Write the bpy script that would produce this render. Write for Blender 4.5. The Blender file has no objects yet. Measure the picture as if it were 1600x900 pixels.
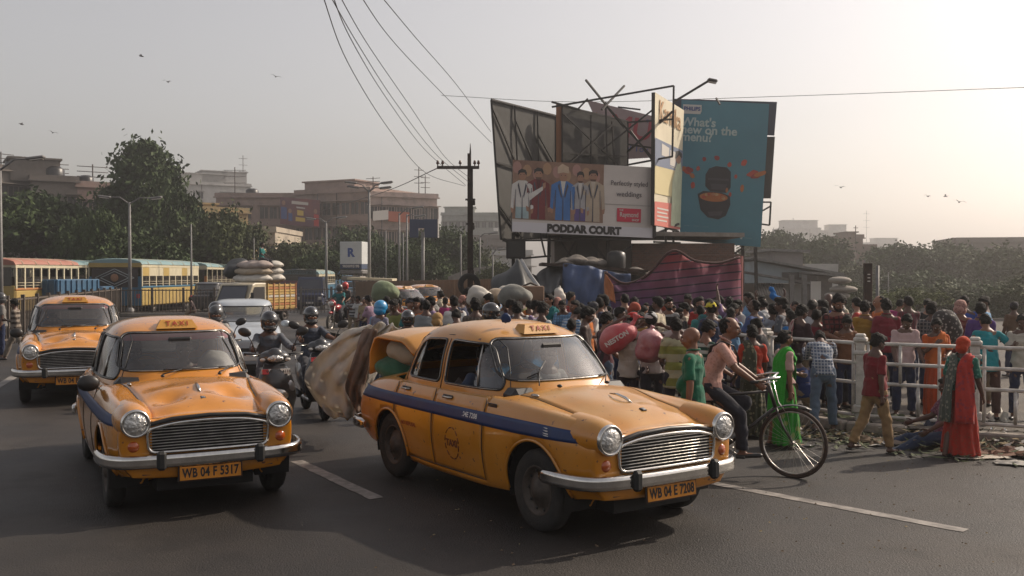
import bpy, bmesh, math, random
import numpy as np
from mathutils import Vector, Matrix, Euler, noise
from math import sin, cos, pi, radians as R, sqrt, atan2, hypot
S = bpy.context.scene
COL = S.collection
random.seed(7)
# ------------------------------------------------------------------ camera, sky, sun, exposure
F, YH, CH = 1500.0, 428.0, 2.03            # focal length and horizon row of a 1600 px wide frame, camera height
cd = bpy.data.cameras.new("camera")
cam = bpy.data.objects.new("camera", cd); COL.objects.link(cam); S.camera = cam
cam.location = (0, 0, CH)
cd.sensor_width = 36.0
cd.lens = 36.0 * F / 1600.0
cam.rotation_euler = (R(90) - math.atan((450 - YH) / F), 0, 0)
cd.clip_start = 0.1; cd.clip_end = 3000
SUN_AZ, SUN_EL = R(62), R(36)             # azimuth clockwise from +Y, elevation
sund = Vector((sin(SUN_AZ) * cos(SUN_EL), cos(SUN_AZ) * cos(SUN_EL), sin(SUN_EL)))
W = bpy.data.worlds.new("World"); S.world = W; W.use_nodes = True
wn = W.node_tree; wn.nodes.clear()
wo = wn.nodes.new("ShaderNodeOutputWorld"); wb = wn.nodes.new("ShaderNodeBackground")
sky = wn.nodes.new("ShaderNodeTexSky"); sky.sky_type = 'NISHITA'; sky.sun_disc = False
sky.sun_elevation = SUN_EL; sky.sun_rotation = SUN_AZ
sky.air_density = 1.2; sky.dust_density = 2.5; sky.ozone_density = 1.0; sky.altitude = 0
hs = wn.nodes.new("ShaderNodeHueSaturation"); hs.inputs['Saturation'].default_value = 0.34
tint = wn.nodes.new("ShaderNodeMix"); tint.data_type = 'RGBA'; tint.blend_type = 'MULTIPLY'
tint.inputs[0].default_value = 1.0; tint.inputs[7].default_value = (1.0, 0.925, 0.885, 1)
wn.links.new(sky.outputs[0], hs.inputs['Color']); wn.links.new(hs.outputs[0], tint.inputs[6])
wn.links.new(tint.outputs[2], wb.inputs[0]); wb.inputs[1].default_value = 0.15
wn.links.new(wb.outputs[0], wo.inputs[0])
sl = bpy.data.lights.new("sun", 'SUN'); sl.energy = 4.4; sl.angle = R(0.9); sl.color = (1, 0.86, 0.70)
sun = bpy.data.objects.new("sun", sl); COL.objects.link(sun)
sun.rotation_euler = (-sund).to_track_quat('-Z', 'Y').to_euler()
S.view_settings.view_transform = 'Standard'; S.view_settings.look = 'None'
S.view_settings.exposure = 0.0; S.view_settings.gamma = 1.0; S.view_settings.use_curve_mapping = False
S.render.engine = 'CYCLES'
S.cycles.max_bounces = 6; S.cycles.diffuse_bounces = 2; S.cycles.glossy_bounces = 3
S.cycles.transmission_bounces = 4; S.cycles.transparent_max_bounces = 14; S.cycles.volume_bounces = 0
S.cycles.use_denoising = True
S.cycles.caustics_reflective = False; S.cycles.caustics_refractive = False
def at(x, y, d):
 """point at distance d in front of the camera that the photo shows at pixel (x, y)"""
 return Vector(((x - 800) * d / F, d, CH - (y - YH) * d / F))
def gx(x, y):
 """ground point shown at pixel (x, y)"""
 d = F * CH / (y - YH)
 return Vector(((x - 800) * d / F, d, 0))
# ------------------------------------------------------------------ materials
MATS = {}
def nt(m): return m.node_tree.nodes, m.node_tree.links
def mat(name, col, rough=0.7, metal=0.0, spec=0.5, coat=0.0, var=0.0, scale=3.0, bump=0.0, bscale=40.0, col2=None,
  dirt=None, dirt_amt=0.5, alpha=None, coords='Object', sss=0.0, detail=5.0):
 if name in MATS: return MATS[name]
 m = bpy.data.materials.new(name); m.use_nodes = True
 n, l = nt(m); p = n['Principled BSDF']
 c4 = (*col, 1)
 p.inputs['Base Color'].default_value = c4
 p.inputs['Roughness'].default_value = rough; p.inputs['Metallic'].default_value = metal
 p.inputs['Specular IOR Level'].default_value = spec
 if coat: p.inputs['Coat Weight'].default_value = coat; p.inputs['Coat Roughness'].default_value = 0.08
 tc = n.new('ShaderNodeTexCoord')
 if var or col2 or dirt:
  nz = n.new('ShaderNodeTexNoise'); nz.inputs['Scale'].default_value = scale; nz.inputs['Detail'].default_value = detail
  nz.inputs['Roughness'].default_value = 0.62
  l.new(tc.outputs[coords], nz.inputs['Vector'])
  rp = n.new('ShaderNodeValToRGB'); rp.color_ramp.elements[0].position = 0.33; rp.color_ramp.elements[1].position = 0.68
  a = col2 or tuple(max(0, c * (1 - var)) for c in col); b = col if col2 else tuple(min(1, c * (1 + var)) for c in col)
  rp.color_ramp.elements[0].color = (*a, 1); rp.color_ramp.elements[1].color = (*b, 1)
  l.new(nz.outputs[0], rp.inputs[0]); src = rp.outputs[0]
  if dirt:
   n2 = n.new('ShaderNodeTexNoise'); n2.inputs['Scale'].default_value = scale * 0.37 + 0.3; n2.inputs['Detail'].default_value = 8
   n2.inputs['Roughness'].default_value = 0.7
   l.new(tc.outputs[coords], n2.inputs['Vector'])
   r2 = n.new('ShaderNodeValToRGB'); r2.color_ramp.elements[0].position = 0.48; r2.color_ramp.elements[1].position = 0.72
   r2.color_ramp.elements[1].color = (dirt_amt,) * 3 + (1,)
   l.new(n2.outputs[0], r2.inputs[0])
   mx = n.new('ShaderNodeMix'); mx.data_type = 'RGBA'; mx.inputs[7].default_value = (*dirt, 1)
   l.new(r2.outputs[0], mx.inputs[0]); l.new(src, mx.inputs[6]); src = mx.outputs[2]
  l.new(src, p.inputs['Base Color'])
 if bump:
  nb = n.new('ShaderNodeTexNoise'); nb.inputs['Scale'].default_value = bscale; nb.inputs['Detail'].default_value = 4
  l.new(tc.outputs[coords], nb.inputs['Vector'])
  bp = n.new('ShaderNodeBump'); bp.inputs['Strength'].default_value = bump; bp.inputs['Distance'].default_value = 0.02
  l.new(nb.outputs[0], bp.inputs['Height']); l.new(bp.outputs[0], p.inputs['Normal'])
 MATS[name] = m
 return m
def glass(name, tintc, refl=0.0, dirt=0.12):
 if name in MATS: return MATS[name]
 m = bpy.data.materials.new(name); m.use_nodes = True
 n, l = nt(m); n.clear()
 o = n.new('ShaderNodeOutputMaterial'); t = n.new('ShaderNodeBsdfTransparent'); t.inputs[0].default_value = (*tintc, 1)
 g = n.new('ShaderNodeBsdfGlossy'); g.inputs['Roughness'].default_value = 0.03; g.inputs[0].default_value = (1, 1, 1, 1)
 d = n.new('ShaderNodeBsdfDiffuse'); d.inputs[0].default_value = (0.42, 0.37, 0.32, 1)
 f = n.new('ShaderNodeFresnel'); f.inputs[0].default_value = 1.52
 ad = n.new('ShaderNodeMath'); ad.operation = 'MULTIPLY_ADD'; ad.inputs[1].default_value = 1.5; ad.inputs[2].default_value = refl
 ad.use_clamp = True
 mx = n.new('ShaderNodeMixShader'); m2 = n.new('ShaderNodeMixShader')
 tc = n.new('ShaderNodeTexCoord'); nz = n.new('ShaderNodeTexNoise'); nz.inputs['Scale'].default_value = 4; nz.inputs['Detail'].default_value = 6
 l.new(tc.outputs['Object'], nz.inputs[0])
 ml = n.new('ShaderNodeMath'); ml.operation = 'MULTIPLY'; ml.inputs[1].default_value = dirt * 2
 l.new(nz.outputs[0], ml.inputs[0])
 l.new(f.outputs[0], ad.inputs[0]); l.new(ad.outputs[0], mx.inputs[0]); l.new(t.outputs[0], mx.inputs[1]); l.new(g.outputs[0], mx.inputs[2])
 l.new(ml.outputs[0], m2.inputs[0]); l.new(mx.outputs[0], m2.inputs[1]); l.new(d.outputs[0], m2.inputs[2])
 l.new(m2.outputs[0], o.inputs[0])
 MATS[name] = m
 return m
def cloth(col, pattern=None, col2=(0.05, 0.05, 0.05), ps=0.08, rough=0.9):
 """fabric; pattern: None, 'hs' (horizontal stripes), 'vs', 'check', 'print'"""
 key = 'cloth %s %s %s %s' % (tuple(round(c, 3) for c in col), pattern, tuple(round(c, 3) for c in col2), ps)
 if key in MATS: return MATS[key]
 m = bpy.data.materials.new('fabric'); m.use_nodes = True
 n, l = nt(m); p = n['Principled BSDF']
 p.inputs['Roughness'].default_value = rough; p.inputs['Specular IOR Level'].default_value = 0.15
 p.inputs['Sheen Weight'].default_value = 0.15
 tc = n.new('ShaderNodeTexCoord'); sp = n.new('ShaderNodeSeparateXYZ'); l.new(tc.outputs['Object'], sp.inputs[0])
 nz = n.new('ShaderNodeTexNoise'); nz.inputs['Scale'].default_value = 9; nz.inputs['Detail'].default_value = 4
 l.new(tc.outputs['Object'], nz.inputs[0])
 def band(sock, frac=0.5):
  a = n.new('ShaderNodeMath'); a.operation = 'DIVIDE'; a.inputs[1].default_value = ps; l.new(sock, a.inputs[0])
  b = n.new('ShaderNodeMath'); b.operation = 'FRACT'; l.new(a.outputs[0], b.inputs[0])
  c = n.new('ShaderNodeMath'); c.operation = 'LESS_THAN'; c.inputs[1].default_value = frac; l.new(b.outputs[0], c.inputs[0])
  return c.outputs[0]
 fac = None
 if pattern == 'hs': fac = band(sp.outputs[2])
 elif pattern == 'vs': fac = band(sp.outputs[0])
 elif pattern == 'check':
  a = band(sp.outputs[2], 0.3); b = band(sp.outputs[0], 0.3)
  mm = n.new('ShaderNodeMath'); mm.operation = 'ADD'; mm.use_clamp = True; l.new(a, mm.inputs[0]); l.new(b, mm.inputs[1])
  fac = mm.outputs[0]
 elif pattern == 'print':
  v = n.new('ShaderNodeTexVoronoi'); v.inputs['Scale'].default_value = 1.0 / ps; l.new(tc.outputs['Object'], v.inputs[0])
  c = n.new('ShaderNodeMath'); c.operation = 'LESS_THAN'; c.inputs[1].default_value = 0.34; l.new(v.outputs[0], c.inputs[0]); fac = c.outputs[0]
 mv = n.new('ShaderNodeMix'); mv.data_type = 'RGBA'; mv.blend_type = 'MULTIPLY'; mv.inputs[0].default_value = 0.35
 mv.inputs[6].default_value = (*col, 1)
 if fac:
  mx = n.new('ShaderNodeMix'); mx.data_type = 'RGBA'; l.new(fac, mx.inputs[0])
  mx.inputs[6].default_value = (*col, 1); mx.inputs[7].default_value = (*col2, 1)
  l.new(mx.outputs[2], mv.inputs[6])
 l.new(nz.outputs[0], mv.inputs[7]); l.new(mv.outputs[2], p.inputs['Base Color'])
 bp = n.new('ShaderNodeBump'); bp.inputs['Strength'].default_value = 0.5; bp.inputs['Distance'].default_value = 0.03
 l.new(nz.outputs[0], bp.inputs['Height']); l.new(bp.outputs[0], p.inputs['Normal'])
 MATS[key] = m
 return m
# ------------------------------------------------------------------ object helpers
WS = bpy.data.scenes.new('workbench')
def eval_mesh(o):
 """mesh of o with its modifiers or curve applied, worked out apart from the big scene"""
 WS.collection.objects.link(o); vl = WS.view_layers[0]; vl.update()
 me = bpy.data.meshes.new_from_object(o.evaluated_get(vl.depsgraph)); WS.collection.objects.unlink(o); return me
def tag(o, label=None, cat=None, group=None, kind=None):
 if label: o['label'] = label
 if cat: o['category'] = cat
 if group: o['group'] = group
 if kind: o['kind'] = kind
 return o
def thing(name, label, cat, loc=(0, 0, 0), rz=0.0, group=None):
 o = bpy.data.objects.new(name, None); COL.objects.link(o)
 o.location = loc; o.rotation_euler = (0, 0, rz); o.empty_display_size = 0.1
 return tag(o, label, cat, group)
def kids(o): return [c for c in COL.objects if c.parent == o]
_KIDS = {}
def link_mesh(name, me, parent=None, loc=None, rot=None, scl=None):
 o = bpy.data.objects.new(name, me); COL.objects.link(o)
 if parent is not None:
  o.parent = parent; _KIDS.setdefault(parent.name, []).append(o)
 if loc is not None: o.location = loc
 if rot is not None: o.rotation_euler = rot
 if scl is not None: o.scale = scl
 return o
def copy_tree(o, loc=None, rz=None, parent=None, label=None, group=None, scl=None):
 c = o.copy(); COL.objects.link(c); c.parent = parent
 if parent is not None: _KIDS.setdefault(parent.name, []).append(c)
 if loc is not None: c.location = loc
 if rz is not None: c.rotation_euler = (0, 0, rz)
 if scl is not None: c.scale = scl if hasattr(scl, '__len__') else (scl,) * 3
 if label: c['label'] = label
 if group: c['group'] = group
 for k in _KIDS.get(o.name, []): copy_tree(k, parent=c)
 return c
class MB:
 """collects faces with material slots, then links them as one mesh object"""
 def __init__(s): s.v = []; s.f = []; s.mi = []; s.mats = []; s.sm = []
 def slot(s, m):
  if m not in s.mats: s.mats.append(m)
  return s.mats.index(m)
 def add(s, v, f, m, smooth=False, M=None):
  o = len(s.v); i = s.slot(m)
  if M is not None: v = [M @ Vector(p) for p in v]
  s.v.extend([tuple(p) for p in v]); s.f.extend([tuple(a + o for a in q) for q in f])
  s.mi.extend([i] * len(f)); s.sm.extend([smooth] * len(f)); return s
 def box(s, c, d, m, rot=None, bev=0.0, M=None):
  x, y, z = (a / 2 for a in d)
  if bev <= 0:
   v = [Vector((i * x, j * y, k * z)) for i in (-1, 1) for j in (-1, 1) for k in (-1, 1)]
   f = [(0, 1, 3, 2), (4, 6, 7, 5), (0, 4, 5, 1), (2, 3, 7, 6), (0, 2, 6, 4), (1, 5, 7, 3)]
  else:
   b = min(bev, x * .95, y * .95, z * .95); v = []; f = []; idx = {}
   for i in (-1, 1):
    for j in (-1, 1):
     for k in (-1, 1):
      idx[i, j, k] = len(v)
      v += [Vector((i * x, j * (y - b), k * (z - b))), Vector((i * (x - b), j * y, k * (z - b))), Vector((i * (x - b), j * (y - b), k * z))]
   def q(*a): f.append(a)
   I = idx
   for i in (-1, 1):
    a = [I[i, -1, -1], I[i, 1, -1], I[i, 1, 1], I[i, -1, 1]]; q(*(a if i > 0 else a[::-1]))
    a = [I[-1, i, -1] + 1, I[-1, i, 1] + 1, I[1, i, 1] + 1, I[1, i, -1] + 1]; q(*(a if i > 0 else a[::-1]))
    a = [I[-1, -1, i] + 2, I[1, -1, i] + 2, I[1, 1, i] + 2, I[-1, 1, i] + 2]; q(*(a if i > 0 else a[::-1]))
   for j in (-1, 1):
    for k in (-1, 1):
     q(I[-1, j, k] + 1, I[1, j, k] + 1, I[1, j, k] + 2, I[-1, j, k] + 2)
     q(I[j, -1, k], I[j, 1, k], I[j, 1, k] + 2, I[j, -1, k] + 2)
     q(I[j, k, -1], I[j, k, 1], I[j, k, 1] + 1, I[j, k, -1] + 1)
   for key, a in I.items(): q(a, a + 1, a + 2)
  T = Matrix.Translation(Vector(c))
  if rot is not None: T = T @ (rot if isinstance(rot, Matrix) else Euler(rot).to_matrix().to_4x4())
  if M is not None: T = M @ T
  return s.add([T @ p for p in v], f, m)
 def tube(s, pts, r, m, seg=8, M=None, closed=False, caps=True, smooth=True, flat=None):
  pts = [Vector(p) for p in pts]; n = len(pts)
  rs = r if hasattr(r, '__len__') else [r] * n
  v = []; f = []; up = None
  for i, p in enumerate(pts):
   if closed: t = pts[(i + 1) % n] - pts[i - 1]
   else: t = pts[min(i + 1, n - 1)] - pts[max(i - 1, 0)]
   t.normalize()
   if up is None:
    up = Vector((0, 0, 1)) if abs(t.z) < .9 else Vector((1, 0, 0))
   a = t.cross(up)
   if a.length < 1e-6: a = t.orthogonal()
   a.normalize(); b = a.cross(t); up = b
   for k in range(seg):
    an = 2 * pi * k / seg
    v.append(p + a * (cos(an) * rs[i]) + b * (sin(an) * rs[i] * (flat or 1)))
  m_ = n if closed else n - 1
  for i in range(m_):
   for k in range(seg):
    a0 = i * seg + k; a1 = i * seg + (k + 1) % seg; b0 = ((i + 1) % n) * seg + k; b1 = ((i + 1) % n) * seg + (k + 1) % seg
    f.append((a0, a1, b1, b0))
  if caps and not closed: f.append(tuple(range(seg))[::-1]); f.append(tuple((n - 1) * seg + k for k in range(seg)))
  return s.add(v, f, m, smooth, M)
 def lathe(s, prof, m, seg=24, M=None, smooth=True, arc=2 * pi):
  """prof: (radius, height) about +Z"""
  v = [Vector((r * cos(arc * k / seg), r * sin(arc * k / seg), z)) for r, z in prof for k in range(seg)]
  f = [(i * seg + k, i * seg + (k + 1) % seg, (i + 1) * seg + (k + 1) % seg, (i + 1) * seg + k)
    for i in range(len(prof) - 1) for k in range(seg)]
  return s.add(v, f, m, smooth, M)
 def ball(s, c, r, m, seg=14, rings=9, M=None, rot=None):
  r = r if hasattr(r, '__len__') else (r, r, r); v = []; f = []
  for i in range(rings + 1):
   th = pi * i / rings
   for k in range(seg):
    ph = 2 * pi * k / seg
    v.append(Vector((r[0] * sin(th) * cos(ph), r[1] * sin(th) * sin(ph), r[2] * cos(th))))
  for i in range(rings):
   for k in range(seg):
    f.append((i * seg + k, (i + 1) * seg + k, (i + 1) * seg + (k + 1) % seg, i * seg + (k + 1) % seg))
  T = Matrix.Translation(Vector(c))
  if rot is not None: T = T @ (rot.to_4x4() if isinstance(rot, Matrix) else Euler(rot).to_matrix().to_4x4())
  if M is not None: T = M @ T
  return s.add([T @ p for p in v], f, m, True)
 def prism(s, poly, h, m, M=None, smooth=False):
  """polygon in XY extruded to +h in Z"""
  n = len(poly); v = [(x, y, 0) for x, y in poly] + [(x, y, h) for x, y in poly]
  f = [tuple(range(n))[::-1], tuple(range(n, 2 * n))] + [(i, (i + 1) % n, n + (i + 1) % n, n + i) for i in range(n)]
  return s.add(v, f, m, smooth, M)
 def grid(s, P, m, smooth=True, closed_u=False, flip=False, M=None):
  """P: rows of points"""
  nu = len(P); nv = len(P[0]); v = [p for r in P for p in r]; f = []
  for i in range(nu if closed_u else nu - 1):
   for j in range(nv - 1):
    q = (i * nv + j, i * nv + j + 1, ((i + 1) % nu) * nv + j + 1, ((i + 1) % nu) * nv + j)
    f.append(q[::-1] if flip else q)
  return s.add(v, f, m, smooth, M)
 def mesh(s, name):
  me = bpy.data.meshes.new(name); me.from_pydata(s.v, [], s.f)
  for m in s.mats: me.materials.append(m)
  me.polygons.foreach_set('material_index', s.mi); me.polygons.foreach_set('use_smooth', s.sm)
  me.update(); return me
 def build(s, name, parent=None, loc=None, rot=None, scl=None, fix=True):
  me = s.mesh(name)
  if fix:
   bm = bmesh.new(); bm.from_mesh(me); bmesh.ops.recalc_face_normals(bm, faces=bm.faces); bm.to_mesh(me); bm.free()
  return link_mesh(name, me, parent, loc, rot, scl)
def text_mesh(txt, size, m, offset=0.0, ext=0.002, align='CENTER', spacing=1.0):
 cu = bpy.data.curves.new('lettering', 'FONT'); cu.body = txt; cu.size = size; cu.extrude = ext; cu.offset = offset
 cu.align_x = align; cu.align_y = 'CENTER'; cu.space_character = spacing; cu.resolution_u = 3
 o = bpy.data.objects.new('lettering', cu); me = eval_mesh(o)
 bpy.data.objects.remove(o); bpy.data.curves.remove(cu)
 me.materials.clear(); me.materials.append(m); return me
def text(txt, size, m, parent, M, **k):
 me = text_mesh(txt, size, m, **k); o = link_mesh('lettering', me, parent); o.matrix_local = M; return o
def frame_matrix(o, ex, ey):
 """matrix with origin o, x axis ex, y axis ey"""
 ex = Vector(ex).normalized(); ez = ex.cross(Vector(ey)).normalized(); ey = ez.cross(ex)
 M = Matrix((ex, ey, ez)).transposed().to_4x4(); M.translation = Vector(o); return M
def cat_rom(P, k):
 """interpolating cubic through an array of points, k steps per span"""
 P = np.asarray(P, float); n = len(P); out = []
 E = np.concatenate([[2 * P[0] - P[1]], P, [2 * P[-1] - P[-2]]])
 for i in range(n - 1):
  a, b, c, d = E[i], E[i + 1], E[i + 2], E[i + 3]
  for j in range(k):
   t = j / k
   out.append(0.5 * ((2 * b) + (-a + c) * t + (2 * a - 5 * b + 4 * c - d) * t * t + (-a + 3 * b - 3 * c + d) * t ** 3))
 out.append(P[-1]); return np.array(out)
def in_poly(x, y, poly):
 c = False; n = len(poly); j = n - 1
 for i in range(n):
  xi, yi = poly[i]; xj, yj = poly[j]
  if (yi > y) != (yj > y) and x < (xj - xi) * (y - yi) / (yj - yi) + xi: c = not c
  j = i
 return c
def round_poly(poly, r, k=5):
 out = []; n = len(poly)
 rr = r if hasattr(r, '__len__') else [r] * n
 for i in range(n):
  p = Vector(poly[i]); a = Vector(poly[i - 1]) - p; b = Vector(poly[(i + 1) % n]) - p
  d = min(rr[i], a.length * .48, b.length * .48); a.normalize(); b.normalize()
  p0 = p + a * d; p2 = p + b * d
  for j in range(k + 1):
   t = j / k; out.append(tuple(p0 * (1 - t) ** 2 + p * 2 * t * (1 - t) + p2 * t * t))
 return out
def dense_poly(poly, step):
 out = []
 for i in range(len(poly)):
  a = Vector(poly[i]); b = Vector(poly[(i + 1) % len(poly)]); n = max(1, int((b - a).length / step))
  out += [tuple(a.lerp(b, j / n)) for j in range(n)]
 return out
def near_poly(x, y, poly):
 best = None; bd = 1e9; n = len(poly)
 for i in range(n):
  ax, ay = poly[i]; bx, by = poly[(i + 1) % n]; dx = bx - ax; dy = by - ay; L = dx * dx + dy * dy
  t = 0 if L == 0 else max(0, min(1, ((x - ax) * dx + (y - ay) * dy) / L)); qx = ax + t * dx; qy = ay + t * dy
  d = (qx - x) ** 2 + (qy - y) ** 2
  if d < bd: bd = d; best = (qx, qy)
 return best
# ------------------------------------------------------------------ shared materials
PAINT = mat('taxi yellow paint', (0.53, 0.195, 0.007), rough=0.30, spec=0.5, coat=0.5, var=0.14, scale=2.2,
   dirt=(0.40, 0.24, 0.09), dirt_amt=0.35)
n, l = nt(PAINT); p = n['Principled BSDF']; src = p.inputs['Base Color'].links[0].from_socket      # dust settled on upward faces, rust freckles
g = n.new('ShaderNodeNewGeometry'); sx = n.new('ShaderNodeSeparateXYZ'); l.new(g.outputs['Normal'], sx.inputs[0]); tc = n.new('ShaderNodeTexCoord'); nz = n.new('ShaderNodeTexNoise'); nz.inputs['Scale'].default_value = 3.5; nz.inputs['Detail'].default_value = 7; l.new(tc.outputs['Object'], nz.inputs[0])
mr = n.new('ShaderNodeMapRange'); mr.inputs[1].default_value = .25; mr.inputs[2].default_value = 1; mr.inputs[4].default_value = .8; l.new(sx.outputs[2], mr.inputs[0]); ml = n.new('ShaderNodeMath'); ml.operation = 'MULTIPLY'; l.new(mr.outputs[0], ml.inputs[0]); l.new(nz.outputs[0], ml.inputs[1])
mx = n.new('ShaderNodeMix'); mx.data_type = 'RGBA'; mx.inputs[7].default_value = (.42, .31, .14, 1); l.new(ml.outputs[0], mx.inputs[0]); l.new(src, mx.inputs[6])
n2 = n.new('ShaderNodeTexNoise'); n2.inputs['Scale'].default_value = 17; n2.inputs['Detail'].default_value = 6; l.new(tc.outputs['Object'], n2.inputs[0]); r2 = n.new('ShaderNodeMapRange'); r2.inputs[1].default_value = .66; r2.inputs[2].default_value = .70; l.new(n2.outputs[0], r2.inputs[0])
m2 = n.new('ShaderNodeMix'); m2.data_type = 'RGBA'; m2.inputs[7].default_value = (.14, .06, .025, 1); l.new(r2.outputs[0], m2.inputs[0]); l.new(mx.outputs[2], m2.inputs[6]); l.new(m2.outputs[2], p.inputs['Base Color'])
PAINT_DUSTY = PAINT; PAINT_GLOSSY = PAINT.copy(); PAINT_GLOSSY.name = 'glossier taxi paint'; q_ = PAINT_GLOSSY.node_tree.nodes
for n_ in q_:
 if n_.type == 'MAP_RANGE' and abs(n_.inputs[4].default_value - .8) < .01: n_.inputs[4].default_value = .16
q_['Principled BSDF'].inputs['Coat Weight'].default_value = .9; q_['Principled BSDF'].inputs['Roughness'].default_value = .2
BLACK = mat('black rubber', (0.012, 0.012, 0.012), rough=0.65, bump=0.1)
TRIM = mat('black trim', (0.015, 0.014, 0.014), rough=0.4)
CHROME = mat('chrome', (0.62, 0.60, 0.57), rough=0.16, metal=1.0, var=0.15, scale=9)
CHROMED = mat('worn chrome', (0.45, 0.43, 0.40), rough=0.3, metal=1.0, var=0.3, scale=12, bump=0.15, bscale=30)
TYRE = mat('tyre rubber', (0.018, 0.017, 0.016), rough=0.85, bump=0.4, bscale=90, dirt=(0.07, 0.055, 0.045), dirt_amt=0.5)
RIM = mat('dusty wheel rim', (0.07, 0.055, 0.045), rough=0.6, metal=0.3, var=0.3, scale=14)
BLUE = mat('dark blue stripe paint', (0.0, 0.020, 0.095), rough=0.5, coat=0.0, var=0.15, scale=6, dirt=(0.05, 0.07, 0.12), dirt_amt=0.3)
AMBER = mat('amber lens', (0.42, 0.075, 0.008), rough=0.15, coat=0.8)
LENS = mat('headlight lens', (0.50, 0.49, 0.47), rough=0.15, metal=0.6, coat=.6, var=0.45, scale=22, bump=0.9, bscale=38)
LENS_IN = mat('lamp bowl', (0.5, 0.48, 0.45), rough=0.22, metal=0.9)
DARK = mat('dark interior', (0.012, 0.011, 0.011), rough=0.8)
SEATM = mat('vinyl seat', (0.05, 0.03, 0.025), rough=0.55)
PLATE = mat('yellow number plate', (0.60, 0.22, 0.012), rough=0.5, var=0.15, scale=20)
PLATETXT = mat('plate lettering', (0.012, 0.010, 0.010), rough=0.6)
WHITEP = mat('white paint', (0.72, 0.70, 0.66), rough=0.5, var=0.06)
REDP = mat('red paint', (0.45, 0.02, 0.02), rough=0.4)
GLASS = glass('car glass', (0.62, 0.64, 0.63), refl=0.03, dirt=0.045)
GLASS_D = glass('dark glass', (0.18, 0.19, 0.20), refl=0.05, dirt=0.06)
STEEL = mat('grey painted steel', (0.15, 0.145, 0.14), rough=0.55, metal=0.2, var=0.25, scale=8)
DKSTEEL = mat('rusty dark steel', (0.045, 0.030, 0.024), rough=0.75, metal=0.3, var=0.4, scale=6, dirt=(0.10, 0.05, 0.03), dirt_amt=0.6)
SKINS = [mat('brown skin', (0.17, 0.075, 0.042), rough=0.5, var=0.12, scale=14),
   mat('dark brown skin', (0.085, 0.040, 0.026), rough=0.5, var=0.12, scale=14),
   mat('light brown skin', (0.25, 0.125, 0.075), rough=0.5, var=0.12, scale=14)]
HAIR = mat('black hair', (0.006, 0.005, 0.0045), rough=0.75, spec=.25, bump=0.9, bscale=120)
HAIRG = mat('grey hair', (0.22, 0.21, 0.20), rough=0.6, bump=0.9, bscale=120)
LIPS = mat('lips and brows', (0.045, 0.02, 0.016), rough=0.6)
# ------------------------------------------------------------------ car shells: dense lofted surfaces, cut open along window and arch outlines
class Shell:
 def __init__(s, V, F, key=None): s.V = [Vector(p) for p in V]; s.F = F
 def centre(s, f):
  c = Vector((0, 0, 0))
  for i in f: c += s.V[i]
  return c / len(f)
 def cut(s, faces, poly, ax, ok, lift):
  """split faces inside poly (projected on axes ax) off the list; returns kept, removed. Boundary vertices slide onto the outline"""
  keep = []; rem = []
  x0 = min(p[0] for p in poly) - .1; x1 = max(p[0] for p in poly) + .1; y0 = min(p[1] for p in poly) - .1; y1 = max(p[1] for p in poly) + .1
  for f in faces:
   c = s.centre(f); u, v = c[ax[0]], c[ax[1]]
   if ok(c) and x0 < u < x1 and y0 < v < y1 and in_poly(u, v, poly): rem.append(f)
   else: keep.append(f)
  rv = {i for f in rem for i in f}; kv = {i for f in keep for i in f}
  for i in rv & kv:
   p = s.V[i]; q = near_poly(p[ax[0]], p[ax[1]], poly); s.V[i] = Vector(lift(q[0], q[1], p))
  return keep, rem
def half_to_full(rows):
 """rows of half sections starting at the centre bottom and ending at the centre top; mirrors to a closed ring"""
 out = []
 for r in rows:
  out.append([tuple(p) for p in r] + [(p[0], -p[1], p[2]) for p in r[-2:0:-1]])
 return out
def lower_body(stations, front, rear, ks=7, kj=4):
 """stations: list of (x, [(y,z)*m]) rear to front with the centre bottom first; front/rear: closing rings (x, scale, zc)"""
 N = []
 x0, sec0 = stations[0]; xn, secn = stations[-1]
 for x, sc, zc in rear[::-1]: N.append([(x, y * sc, zc + (z - zc) * sc) for y, z in sec0])
 for x, sec in stations: N.append([(x, y, z) for y, z in sec])
 for x, sc, zc in front: N.append([(x, y * sc, zc + (z - zc) * sc) for y, z in secn])
 N = np.array(N)
 A = cat_rom(N, ks)
 B = np.array([cat_rom(r, kj) for r in A])
 B[:, 0, 1] = 0; B[:, -1, 1] = 0
 return B          # rows x half-section points x 3
def make_lower(stations, front, rear, ks=7, kj=4):
 B = lower_body(stations, front, rear, ks, kj); rows = half_to_full(B); nr = len(rows); nc = len(rows[0])
 V = [p for r in rows for p in r]; F = []
 for i in range(nr - 1):
  for j in range(nc): F.append((i * nc + j, i * nc + (j + 1) % nc, (i + 1) * nc + (j + 1) % nc, (i + 1) * nc + j))
 sh = Shell(V, F); sh.B = B; sh.nc = nc; sh.nr = nr; sh.half = B.shape[1]; sh.kj = kj
 rx = B[:, B.shape[1] // 2, 0]
 def side_y(x, z, j0=2, j1=6):
  i = int(np.clip(np.searchsorted(rx, x), 1, nr - 1)); t = 0 if rx[i] == rx[i - 1] else (x - rx[i - 1]) / (rx[i] - rx[i - 1]); t = max(0, min(1, t))
  def yy(r): return np.interp(z, r[j0 * kj:j1 * kj, 2], r[j0 * kj:j1 * kj, 1])
  return float(yy(B[i - 1]) * (1 - t) + yy(B[i]) * t)
 def top_z(x, y):
  i = int(np.clip(np.searchsorted(rx, x), 1, nr - 1)); t = max(0, min(1, (x - rx[i - 1]) / (rx[i] - rx[i - 1] + 1e-9)))
  def zz(r): h = r[6 * kj:][::-1]; return np.interp(abs(y), h[:, 1], h[:, 2])
  return float(zz(B[i - 1]) * (1 - t) + zz(B[i]) * t)
 sh.side_y = side_y; sh.top_z = top_z
 return sh
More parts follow.
